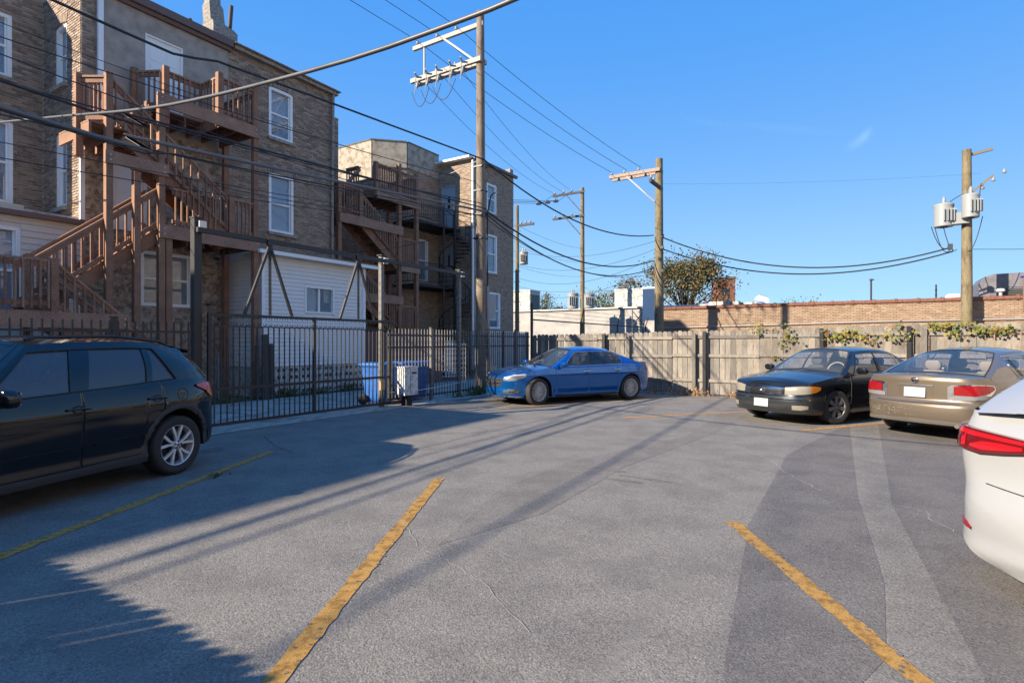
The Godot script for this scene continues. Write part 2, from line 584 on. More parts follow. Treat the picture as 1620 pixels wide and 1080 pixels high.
# a sash window filling the opening h of a wall: frame, two sashes, panes, sill
func sash(parent: Node3D, O: Vector3, U: Vector3, N: Vector3, h: Array, opts := {}) -> void:
	var white: Material = opts.get("frame", M("white_vinyl", Color(0.82, 0.81, 0.79), 0.45))
	var w: float = h[2] - h[0]
	var hh: float = h[3] - h[1]
	var back: float = opts.get("back", 0.06)
	var mid: Vector3 = O + U * ((h[0] + h[2]) / 2) + Vector3.UP * ((h[1] + h[3]) / 2) - N * back
	var win := Node3D.new()
	win.name = "window"
	parent.add_child(win, true)
	var f: float = opts.get("bar", 0.085)
	var g := Geo.new()
	for s in [-1.0, 1.0]:
		g.obox(mid + U * s * (w / 2 - f / 2), U * f / 2, Vector3.UP * hh / 2, N * 0.05)
		g.obox(mid + Vector3.UP * s * (hh / 2 - f / 2), U * (w / 2 - f), Vector3.UP * f / 2, N * 0.05)
	put(win, "frame", g, white)
	var iw := w - 2 * f
	var slide: bool = opts.get("slide", false)
	g = Geo.new()
	if slide:
		g.obox(mid - N * 0.02, U * 0.03, Vector3.UP * (hh / 2 - f), N * 0.02)
	else:
		g.obox(mid - N * 0.015, U * iw / 2, Vector3.UP * 0.028, N * 0.025)
		for s in [-1.0, 1.0]:
			g.obox(mid - N * 0.03 + U * s * (iw / 2 - 0.018), U * 0.018, Vector3.UP * (hh / 2 - f), N * 0.014)
	put(win, "sash", g, white)
	for s in [-1.0, 1.0]:
		var pane := Geo.new()
		if slide:
			pane.obox(mid - N * 0.045 + U * s * (iw / 4 + 0.01), U * (iw / 4 - 0.025), Vector3.UP * (hh / 2 - f), N * 0.003)
		else:
			pane.obox(mid - N * (0.045 + 0.004 * s) + Vector3.UP * s * (hh / 4 - f / 2 + 0.01), U * (iw / 2 - 0.03), Vector3.UP * (hh / 4 - f / 2 - 0.02), N * 0.003)
		put(win, "pane", pane, glass("window_glass", Color(0.35, 0.42, 0.5), 0.35))
	# what hangs behind the glass
	var drop: float = opts.get("blind", 0.5)
	g = Geo.new()
	g.obox(mid - N * 0.10 + Vector3.UP * hh / 2 * (1.0 - drop), U * (w / 2 - 0.03), Vector3.UP * hh / 2 * drop, N * 0.004)
	if drop > 0.02:
		put(win, "blind", g, M("roller_blind", Color(0.50, 0.53, 0.58), 0.8))
	g = Geo.new()
	g.obox(mid - N * opts.get("room", 1.3), U * w * 1.2, Vector3.UP * hh * 0.9, N * 0.005)
	put(win, "room_wall", g, M("room_wall", Color(0.40, 0.37, 0.33), 0.9))
	if opts.get("sill", true):
		g = Geo.new()
		g.obox(O + U * ((h[0] + h[2]) / 2) + Vector3.UP * (h[1] - 0.05) + N * 0.03, U * (w / 2 + 0.06), Vector3.UP * 0.045, N * 0.07)
		put(win, "sill", g, opts.get("sill_mat", MT("limestone_sill", Color(0.36, 0.33, 0.29), 0.9, "stain", Vector3(1, 1, 1))))
	if opts.get("arch", false):
		# a soldier arch of upright bricks over the opening
		g = Geo.new()
		g.tinted = true
		var n := int(w / 0.075) + 2
		for i in n:
			var a := (float(i) + 0.5) / n * 2.0 - 1.0
			g.col = brick_tone()
			var up := (Vector3.UP + U * a * 0.35).normalized()
			g.obox(O + U * ((h[0] + h[2]) / 2 + a * (w / 2 + 0.06)) + Vector3.UP * (h[3] + 0.13 - a * a * 0.07) + N * 0.012, U * 0.031, up * 0.10, N * 0.018)
		put(win, "arch", g, brick_vc())

func brick_vc() -> Material:
	var m := M("brick_face", Color(1, 1, 1), 0.9)
	m.vertex_color_use_as_albedo = true
	return m

func door_panel(parent: Node3D, O: Vector3, U: Vector3, N: Vector3, h: Array, m: Material, lite := false) -> void:
	var w: float = h[2] - h[0]
	var hh: float = h[3] - h[1]
	var mid: Vector3 = O + U * ((h[0] + h[2]) / 2) + Vector3.UP * ((h[1] + h[3]) / 2) - N * 0.07
	var g := Geo.new()
	g.obox(mid, U * (w / 2 - 0.05), Vector3.UP * (hh / 2 - 0.03), N * 0.02)
	for s in [-1.0, 1.0]:
		for r in ([] if lite else [[0.62, 0.2], [0.12, 0.2], [-0.55, 0.28]]):
			g.obox(mid + U * s * w * 0.21 + Vector3.UP * r[0] * hh / 2 + N * 0.022, U * w * 0.14, Vector3.UP * r[1] * hh / 2, N * 0.008)
	var d := put(parent, "door", g, m)
	g = Geo.new()
	for s in [-1.0, 1.0]:
		g.obox(mid + U * s * (w / 2 - 0.025) + N * 0.02, U * 0.03, Vector3.UP * hh / 2, N * 0.05)
	g.obox(mid + Vector3.UP * (hh / 2 - 0.02) + N * 0.02, U * (w / 2 - 0.055), Vector3.UP * 0.03, N * 0.05)
	put(d, "frame", g, m if lite else M("white_vinyl", Color(0.82, 0.81, 0.79), 0.45))
	g = Geo.new()
	g.lathe([[0.0, 0.05], [0.028, 0.04], [0.03, 0.02], [0.012, 0.0]], mid + U * (w / 2 - 0.12) - Vector3.UP * 0.05 + N * 0.02, N, 10)
	put(d, "handle", g, M("dark_metal", Color(0.05, 0.05, 0.055), 0.4, 0.8))
	if lite:
		g = Geo.new()
		g.obox(mid + Vector3.UP * hh * 0.12 + N * 0.022, U * 0.07, Vector3.UP * 0.28, N * 0.006)
		put(d, "pane", g, M("black_glass", Color(0.02, 0.022, 0.028), 0.05))

func lap_siding(parent: Node3D, O: Vector3, U: Vector3, N: Vector3, a0: float, y0: float, a1: float, y1: float, holes: Array, m: Material, lap := 0.115) -> void:
	var y := y0
	while y < y1 - 0.01:
		var t := minf(y + lap, y1)
		var cuts := [a0, a1]
		for h in holes:
			if t > h[1] and y < h[3]:
				cuts.append(h[0])
				cuts.append(h[2])
		cuts.sort()
		for i in cuts.size() - 1:
			var s: float = cuts[i]
			var e: float = cuts[i + 1]
			var inside := false
			for h in holes:
				if t > h[1] and y < h[3] and (s + e) / 2 > h[0] and (s + e) / 2 < h[2]:
					inside = true
			if inside or e - s < 0.02:
				continue
			var g := Geo.new()
			var p := O + U * s
			var q := O + U * e
			var lo := N * 0.034
			var hi := N * 0.004
			if U.cross(Vector3.UP).dot(N) > 0:
				var swap := p
				p = q
				q = swap
			g.quad(p + Vector3.UP * y + lo, q + Vector3.UP * y + lo, q + Vector3.UP * t + hi, p + Vector3.UP * t + hi)
			g.quad(p + Vector3.UP * y, q + Vector3.UP * y, q + Vector3.UP * y + lo, p + Vector3.UP * y + lo)
			put(parent, "siding_board", g, m)
		y += lap

# ------------------------------------------------------------------ timber stairs
func guard(parent: Node3D, a: Vector3, b: Vector3, h := 0.95, gap := 0.125) -> void:   # a and b lie on the floor or on the nosing line
	var up := Vector3.UP
	bar(parent, "handrail", a + up * h, b + up * h, 0.09, 0.045, wood(1))
	bar(parent, "top_rail", a + up * (h - 0.085), b + up * (h - 0.085), 0.04, 0.09, wood(0))
	bar(parent, "bottom_rail", a + up * 0.13, b + up * 0.13, 0.04, 0.09, wood(0))
	var n := maxi(1, int(Vector2(a.x - b.x, a.z - b.z).length() / gap))
	for i in n:
		var p := a.lerp(b, (i + 0.5) / n)
		block(parent, "baluster", p + up * (h * 0.5 + 0.01) + (b - a).cross(up).normalized() * 0.036, Vector3(0.036, h - 0.06, 0.036), wood(i))

func flight(parent: Node3D, a: Vector3, b: Vector3, wide: Vector3, steps: int) -> void:   # top and bottom nosing at the near edge; wide spans the treads
	var d := b - a
	for s in [0.0, 1.0]:
		bar(parent, "stringer", a + wide * s - Vector3.UP * 0.13, b + wide * s - Vector3.UP * 0.13, 0.05, 0.28, wood(0))
	for i in steps:
		var p := a + d * ((i + 0.5) / steps)
		var run := Vector3(d.x, 0, d.z) / steps
		var g := Geo.new()
		g.obox(p + wide * 0.5 + Vector3.UP * 0.01, run * 0.56, Vector3.UP * 0.02, wide * 0.5 * 0.94)
		put(parent, "tread", g, wood(2))
		g = Geo.new()
		g.obox(p + wide * 0.5 - run * 0.46 + Vector3.UP * (0.01 + absf(d.y) / steps * 0.5), run.normalized() * 0.01, Vector3.UP * absf(d.y) / steps * 0.46, wide * 0.5 * 0.93)
		put(parent, "riser", g, wood(i))

func deck(parent: Node3D, u0: float, u1: float, v0: float, v1: float, y: float) -> void:   # floor level y, boards along the alley
	var w := 0.14
	var v := v0
	var k := 0
	while v < v1 - 0.02:
		var e := minf(v + w - 0.008, v1)
		block(parent, "deck_board", at((u0 + u1) / 2, y - 0.02, (v + e) / 2), Vector3(u1 - u0, 0.04, e - v), wood(k))
		v += w
		k += 1
	for u in [u0 + 0.03, u1 - 0.03]:
		block(parent, "joist", at(u, y - 0.165, (v0 + v1) / 2), Vector3(0.05, 0.24, v1 - v0), wood(0))
	var x := u0 + 0.45
	while x < u1 - 0.2:
		block(parent, "joist", at(x, y - 0.165, (v0 + v1) / 2), Vector3(0.045, 0.24, v1 - v0 - 0.02), wood(2))
		x += 0.42

func header(parent: Node3D, u0: float, u1: float, v: float, y0: float, y1: float) -> void:
	block(parent, "beam", at((u0 + u1) / 2, (y0 + y1) / 2, v), Vector3(u1 - u0, y1 - y0, 0.05), wood(1))
	for u in [u0 + 0.1, u1 - 0.1]:
		for s in [0.3, 0.7]:
			block(parent, "bolt", at(u, lerpf(y0, y1, s), v - 0.03), Vector3(0.025, 0.025, 0.012), M("zinc_bolt", Color(0.5, 0.5, 0.5), 0.4, 0.7))

func post(parent: Node3D, u: float, v: float, y0: float, y1: float, s := 0.14) -> void:
	block(parent, "post", at(u, (y0 + y1) / 2, v), Vector3(s, y1 - y0, s), wood(0))

func build_flats() -> void:
	var f := thing("brick_flats", "three storey brown brick flats with grey stucco panel and white back door", "building")
	var right := Vector3(1, 0, 0)
	var south := Vector3(0, 0, 1)
	var west := Vector3(-1, 0, 0)
	var mortar := MT("mortar", Color(0.58, 0.49, 0.40), 0.95, "stain", Vector3(1.6, 1.6, 1.6), "dust", Vector3(0.5, 0.5, 0.5))
	var stucco := MT("grey_stucco", Color(0.48, 0.41, 0.345), 0.95, "dust", Vector3(0.7, 0.7, 0.7), "blotch", Vector3(2.4, 2.4, 2.4))
	var plaster := MT("stained_plaster", Color(0.50, 0.41, 0.33), 0.95, "stain", Vector3(1.7, 1.7, 1.7), "grain", Vector3(2.9, 2.9, 2.9))
	# main face, at v = 15.6
	var O := at(0, 0, 15.6)
	var H := 10.15
	var holes := [[7.05, 7.36, 8.0, 9.5], [10.57, 7.93, 11.42, 9.5], [10.57, 4.98, 11.45, 6.82], [6.93, 2.48, 8.25, 3.9], [6.3, 4.32, 7.1, 6.4]]
	var g := Geo.new()
	wall_sheet(g, O, right, south, 5.67, 0, 13.06, H, holes)
	# the sides and the back close the block
	wall_sheet(g, at(13.06, 0, 15.6), Vector3(0, 0, -1), right, 0, 0, 2.2, H, [])
	put(f, "wall", g, mortar)
	var sheet := Geo.new()
	wall_sheet(sheet, O + south * 0.02, right, south, 5.98, 7.0, 9.25, H - 0.05, holes, 0.03)
	put(f, "stucco_panel", sheet, stucco)
	sheet = Geo.new()
	wall_sheet(sheet, O + south * 0.018, right, south, 5.7, 0.05, 9.25, 7.0, holes, 0.03)
	put(f, "plaster_panel", sheet, plaster)
	# wing walls either side, set back, and the return between
	var back := at(0, 0, 17.8)
	var lh := [[4.25, 8.05, 5.03, 9.6], [4.25, 4.95, 5.05, 6.98]]
	g = Geo.new()
	wall_sheet(g, back, right, south, 2.75, 0, 5.67, 10.45, lh)
	wall_sheet(g, at(2.75, 0, 17.8), Vector3(0, 0, -1), west, 0, 0, 9, 10.45, [])
	var O2 := at(5.67, 0, 15.6)
	var rh := [[0.78, 7.85, 1.45, 9.35], [0.78, 4.85, 1.42, 6.7]]
	wall_sheet(g, O2, Vector3(0, 0, -1), west, 0, 0, 2.2, H + 0.2, rh)
	wall_sheet(g, back, right, south, 13.06, 0, 15.15, 10.5, [])
	wall_sheet(g, at(15.15, 0, 17.8), Vector3(0, 0, -1), right, 0, 0, 9, 10.5, [])
	wall_sheet(g, at(0, 0, 26.8), right, Vector3(0, 0, -1), 2.75, 0, 15.15, 10.4, [])
	put(f, "wing_wall", g, mortar)
	var made := lay_bricks(f, back, right, south, 4.3, 4.9, 5.66, 10.4, lh, 210)
	made += lay_bricks(f, O2, Vector3(0, 0, -1), west, 0.0, 4.4, 2.2, H + 0.15, rh, 90)
	lay_bricks(f, O, right, south, 5.67, 4.4, 5.96, H, holes, 0)
	lay_bricks(f, O, right, south, 9.27, 0.1, 13.06, H, holes, 0)
	lay_bricks(f, back, right, south, 13.06, 0.1, 15.15, 10.5, [], 0)
	# a patchy band where the parging has come off
	for p in [[8.6, 1.0, 9.2, 4.0], [5.75, 1.2, 6.5, 3.3], [8.3, 5.0, 9.2, 6.9]]:
		var xs := []
		for i in 26:
			var bx := rng.randf_range(p[0], p[2])
			var by := rng.randf_range(p[1], p[3])
			xs.append([snappedf(bx, 0.1), snappedf(by, 0.0665)])
		var pg := Geo.new()
		pg.tinted = true
		for q in xs:
			pg.col = brick_tone()
			pg.obox(O + right * q[0] + Vector3.UP * q[1] + south * 0.024, right * 0.09, Vector3.UP * 0.026, south * 0.008)
		var po := put(f, "bare_bricks", pg, brick_vc())
		po.set_meta("kind", "stuff")
	# roofs
	g = Geo.new()
	g.box(at(9.4, H + 0.03, 20.8), Vector3(7.5, 0.06, 10.5))
	g.box(at(4.2, 10.42, 22.2), Vector3(2.9, 0.06, 8.8))
	g.box(at(14.1, 10.44, 22.2), Vector3(2.1, 0.06, 8.8))
	put(f, "roof", g, M("roof_felt", Color(0.09, 0.085, 0.08), 0.95))
	g = Geo.new()
	g.box(at(7.45, H + 0.02, 15.5), Vector3(3.75, 0.2, 0.2))
	g.box(at(7.45, H - 0.13, 15.54), Vector3(3.7, 0.1, 0.11))
	put(f, "fascia", g, MT("brown_fascia", Color(0.17, 0.105, 0.085), 0.6, "dust", Vector3(1, 1, 1)))
	g = Geo.new()
	g.box(at(11.24, H - 0.02, 15.48), Vector3(3.75, 0.1, 0.15))
	g.box(at(11.24, H + 0.05, 15.44), Vector3(3.85, 0.03, 0.26))
	put(f, "gutter", g, MT("grey_gutter", Color(0.34, 0.29, 0.25), 0.6, "stain", Vector3(1, 1, 1)))
	var white := M("white_metal", Color(0.80, 0.79, 0.77), 0.4)
	g = Geo.new()
	g.box(at(6.02, 8.65, 15.5), Vector3(0.11, 2.9, 0.09))
	put(f, "downspout", g, white)
	g = Geo.new()
	g.tube([at(12.93, H - 0.1, 15.45), at(12.93, 7.0, 15.5)], 0.05, 0.05, 8)
	g.tube([at(12.93, 7.0, 15.5), at(12.93, 4.2, 15.5)], 0.05, 0.05, 8)
	put(f, "downspout", g, MT("grey_gutter", Color(0.34, 0.29, 0.25), 0.6, "stain", Vector3(1, 1, 1)))
	# windows and door
	door_panel(f, O, right, south, holes[0], M("white_door", Color(0.80, 0.79, 0.77), 0.5))
	for i in [1, 2]:
		sash(f, O, right, south, holes[i], {"arch": true, "blind": 0.45 + 0.3 * i, "back": 0.04})
	sash(f, O, right, south, [6.93, 2.48, 7.59, 3.9], {"blind": 0.5, "sill": false, "back": 0.04})
	sash(f, O, right, south, [7.59, 2.48, 8.25, 3.9], {"blind": 0.55, "sill": false, "back": 0.04})
	door_panel(f, O, right, south, holes[4], M("white_door", Color(0.80, 0.79, 0.77), 0.5))
	for i in 2:
		sash(f, back, right, south, lh[i], {"blind": 0.5, "arch": i == 1})
		sash(f, O2, Vector3(0, 0, -1), west, rh[i], {"blind": 0.9 - i * 0.5, "arch": true})
	# chimney on the stucco part, patched and leaning, with two flues
	g = Geo.new()
	var rows := []
	for r in [[10.1, 0.33, 0.05], [10.62, 0.34, 0.06], [10.72, 0.29, 0.02], [10.80, 0.20, -0.10], [11.25, 0.19, -0.14], [11.35, 0.15, -0.15], [11.8, 0.14, -0.15]]:
		var row := []
		for q in [[-1, -1], [0.2, -1.06], [1, -0.9], [1.05, 0.1], [0.9, 1], [-0.2, 1.03], [-1, 0.9], [-1.04, 0.0]]:
			row.append(at(9.15 + r[2] + q[0] * r[1] * 1.1, r[0], 15.95 + q[1] * r[1]))
		rows.append(row)
	for i in rows.size() - 1:
		for j in 8:
			g.quad(rows[i][j], rows[i][(j + 1) % 8], rows[i + 1][(j + 1) % 8], rows[i + 1][j])
	put(f, "chimney", g, MT("patched_chimney", Color(0.42, 0.40, 0.37), 0.95, "stain", Vector3(0.5, 0.5, 0.5), "grain", Vector3(0.6, 1.2, 0.6)))
	for p in [[8.55, 10.1, 10.85, 16.4], [9.55, 10.9, 11.6, 16.0]]:
		g = Geo.new()
		g.cyl(at(p[0], p[1], p[3]), at(p[0] + 0.05, p[2], p[3]), 0.06, 0.06, 10)
		put(f, "flue_pipe", g, M("rusty_pipe", Color(0.09, 0.07, 0.06), 0.8))
	# cream sided infill in the notch
	var cream := MT("cream_siding", Color(0.76, 0.68, 0.58), 0.6, "dust", Vector3(1.3, 1.3, 1.3))
	var dim := [[3.9, 2.15, 4.55, 4.05]]
	g = Geo.new()
	wall_sheet(g, at(0, 0, 15.58), right, south, 2.75, 0, 5.64, 4.35, dim)
	wall_sheet(g, at(2.75, 0, 15.58), Vector3(0, 0, -1), west, 0, 0, 2.2, 4.35, [])
	put(f, "infill_wall", g, cream)
	lap_siding(f, at(0, 0, 15.58), right, south, 2.75, 0.5, 5.64, 4.2, dim, cream, 0.14)
	sash(f, at(0, 0, 15.58), right, south, dim[0], {"blind": 0.5, "sill": false})
	g = Geo.new()
	g.box(at(4.2, 4.42, 16.6), Vector3(2.9, 0.06, 2.2))
	put(f, "infill_roof", g, MT("pale_membrane", Color(0.50, 0.50, 0.50), 0.8, "stain", Vector3(1, 1, 1)))
	block(f, "infill_gutter", at(4.2, 4.34, 15.48), Vector3(2.95, 0.11, 0.12), MT("brown_fascia", Color(0.17, 0.105, 0.085), 0.6, "dust", Vector3(1, 1, 1)))
	block(f, "corner_board", at(5.62, 5.35, 15.42), Vector3(0.09, 1.9, 0.08), white)

	# white sided addition, a building of its own at the foot of the flats
	var a := thing("sided_addition", "low white lap sided addition with slider window above perforated block base", "building", at(9.25, 0, 14.0))
	var S := Vector3.ZERO
	var vinyl := MT("white_siding", Color(0.87, 0.84, 0.80), 0.55, "dust", Vector3(1.3, 1.3, 1.3))
	var hole := [[1.40, 2.41, 2.47, 3.21]]
	g = Geo.new()
	wall_sheet(g, S, right, south, 0, 0.86, 3.75, 4.05, hole)
	wall_sheet(g, S, Vector3(0, 0, -1), west, 0, 0.86, 1.55, 4.05, [])
	wall_sheet(g, Vector3(3.75, 0, 0), Vector3(0, 0, -1), right, 0, 0.86, 1.55, 4.05, [])
	put(a, "wall", g, vinyl)
	lap_siding(a, S, right, south, 0.1, 0.86, 3.67, 3.95, hole, vinyl)
	lap_siding(a, S, Vector3(0, 0, -1), west, 0.1, 0.86, 1.55, 3.95, [], vinyl)
	for x in [0.045, 3.71]:
		block(a, "corner_board", Vector3(x, 2.42, 0.02), Vector3(0.1, 3.1, 0.06), M("white_vinyl", Color(0.82, 0.81, 0.79), 0.45))
	sash(a, S, right, south, hole[0], {"slide": true, "room": 0.9, "blind": 0.0, "sill": false, "back": 0.0, "bar": 0.05})
	g = Geo.new()
	g.beam(Vector3(1.96, 4.16, -0.75), Vector3(1.96, 4.08, 0.22), 4.4, 0.08)
	put(a, "roof", g, MT("tan_shingle_edge", Color(0.24, 0.17, 0.12), 0.85, "blotch", Vector3(1, 1, 1)))
	block(a, "gutter", Vector3(1.98, 4.01, 0.26), Vector3(4.42, 0.1, 0.11), white)
	# pierced concrete blocks: each a block with two openings
	var con := MT("white_block", Color(0.70, 0.67, 0.62), 0.9, "dust", Vector3(0.6, 0.6, 0.6), "stain", Vector3(1.5, 1.5, 1.5))
	block(a, "floor_slab", Vector3(1.87, 0.85, -0.76), Vector3(3.7, 0.04, 1.5), con)
	for x in [0.03, 3.72]:
		block(a, "base_wall", Vector3(x, 0.42, -0.85), Vector3(0.06, 0.82, 1.36), con)
	for r in 4:
		for k in 9:
			g = Geo.new()
			var x0 := 0.03 + k * 0.41
			var y0 := 0.02 + r * 0.205
			g.box(Vector3(x0 + 0.2, y0 + 0.025, -0.08), Vector3(0.4, 0.05, 0.16))
			g.box(Vector3(x0 + 0.2, y0 + 0.175, -0.08), Vector3(0.4, 0.05, 0.16))
			for q in [0.03, 0.2, 0.37]:
				g.box(Vector3(x0 + q, y0 + 0.1, -0.08), Vector3(0.06, 0.1, 0.16))
			put(a, "pierced_block", g, con)

	# stairs and porches
	var t := thing("timber_stairs", "zigzag brown timber stair and porch tower against stucco wall", "stairs")
	var vf := 13.9
	for p in [[5.55, vf, 0.0, 7.42], [6.1, vf, 0.0, 5.4], [6.62, vf, 0.0, 7.35], [6.78, vf, 0.0, 4.0], [9.0, vf, 0.0, 8.45], [8.02, vf, 7.06, 8.42], [7.12, 14.72, 6.9, 8.42], [6.72, 15.42, 7.0, 8.4], [5.2, 14.45, 5.6, 7.4], [8.32, vf, 4.3, 5.35], [9.0, 15.3, 0.0, 7.1]]:
		post(t, p[0], p[1], p[2], p[3], 0.135)
	deck(t, 6.75, 9.0, 14.75, 15.52, 7.35)
	deck(t, 8.05, 9.0, 13.95, 14.74, 7.35)
	header(t, 6.5, 9.08, vf - 0.09, 7.03, 7.34)
	guard(t, at(7.1, 7.35, 14.72), at(8.02, 7.35, 14.72))
	guard(t, at(8.02, 7.35, 14.72), at(8.02, 7.35, vf))
	guard(t, at(8.02, 7.35, vf), at(9.0, 7.35, vf))
	guard(t, at(6.75, 7.35, 15.4), at(7.1, 7.35, 14.75))
	guard(t, at(9.0, 7.35, vf), at(9.0, 7.35, 15.5))
	deck(t, 5.2, 5.95, 13.95, 15.5, 6.3)
	header(t, 5.45, 6.75, vf - 0.09, 5.42, 5.7)
	guard(t, at(5.55, 6.3, vf), at(5.2, 6.3, 14.45), 1.02, 0.085)
	flight(t, at(6.75, 7.35, 14.8), at(5.95, 6.3, 14.8), at(0, 0, 0.7), 5)
	flight(t, at(5.9, 6.3, 13.98), at(8.32, 4.3, 13.98), at(0, 0, 0.68), 11)
	guard(t, at(5.6, 6.42, 14.72), at(8.3, 4.32, 14.72), 0.9, 0.17)
	guard(t, at(5.6, 6.42, 13.92), at(8.3, 4.32, 13.92), 0.9, 0.17)
	deck(t, 6.8, 9.0, 14.75, 15.52, 4.3)
	deck(t, 8.33, 9.0, 13.95, 14.74, 4.3)
	header(t, 6.55, 9.1, vf - 0.09, 3.98, 4.29)
	guard(t, at(8.33, 4.3, vf), at(9.0, 4.3, vf), 0.95, 0.1)
	guard(t, at(6.9, 4.3, 13.96), at(8.0, 4.3, 13.96), 0.9, 0.13)
	flight(t, at(6.75, 4.3, 14.05), at(4.15, 2.15, 14.05), at(0, 0, 0.72), 11)
	guard(t, at(6.7, 4.28, 14.0), at(4.2, 2.2, 14.0), 0.95, 0.16)
	guard(t, at(6.7, 4.28, 14.8), at(4.2, 2.2, 14.8), 0.95, 0.16)
	deck(t, 2.9, 4.35, 13.1, 14.8, 2.15)
	header(t, 2.9, 5.6, 13.04, 1.82, 2.12)
	guard(t, at(2.9, 2.15, 13.12), at(4.3, 2.15, 13.12))
	for p in [[4.33, 13.12, 0.0, 3.15], [4.2, 14.0, 0.0, 3.3], [2.95, 13.12, 0.0, 3.1], [5.55, 13.12, 0.0, 1.82]]:
		post(t, p[0], p[1], p[2], p[3], 0.12)
	flight(t, at(4.38, 2.1, 13.15), at(6.55, 0.25, 13.15), at(0, 0, 0.72), 11)
	guard(t, at(4.4, 2.12, 13.1), at(6.5, 0.3, 13.1), 0.9, 0.16)
	guard(t, at(4.4, 2.12, 13.9), at(6.5, 0.3, 13.9), 0.9, 0.16)

	# chain link and rough posts at the corner of the addition
	var cf := thing("chain_link_fence", "low dark chain link fence with leaning timber posts at addition corner", "fence", at(6.7, 0, 13.75))
	g = Geo.new()
	for i in 26:
		for s in [-1.0, 1.0]:
			var x := i * 0.095
			g.beam(Vector3(x, 0.05, 0), Vector3(x + s * 0.55, 1.15, 0), 0.005, 0.005, Vector3.BACK)
	var mesh := put(cf, "wire_mesh", g, M("grey_wire", Color(0.16, 0.16, 0.16), 0.6, 0.5))
	mesh.set_meta("kind", "stuff")
	for x in [0.0, 1.2, 2.3]:
		g = Geo.new()
		g.cyl(Vector3(x, 0, 0), Vector3(x, 1.25, 0), 0.03, 0.03, 8)
		put(cf, "post", g, M("grey_wire", Color(0.16, 0.16, 0.16), 0.6, 0.5))
	for p in [[2.45, 1.75, 0.10], [2.62, 1.5, 0.07], [2.2, 1.45, 0.05]]:
		g = Geo.new()
		g.cyl(Vector3(p[0], 0, 0.12), Vector3(p[0] - 0.03, p[1], 0.12), p[2], p[2] * 0.9, 9)
		put(cf, "rough_post", g, MT("old_timber", Color(0.10, 0.09, 0.08), 0.9, "grain", Vector3(0.2, 1.2, 0.2)))

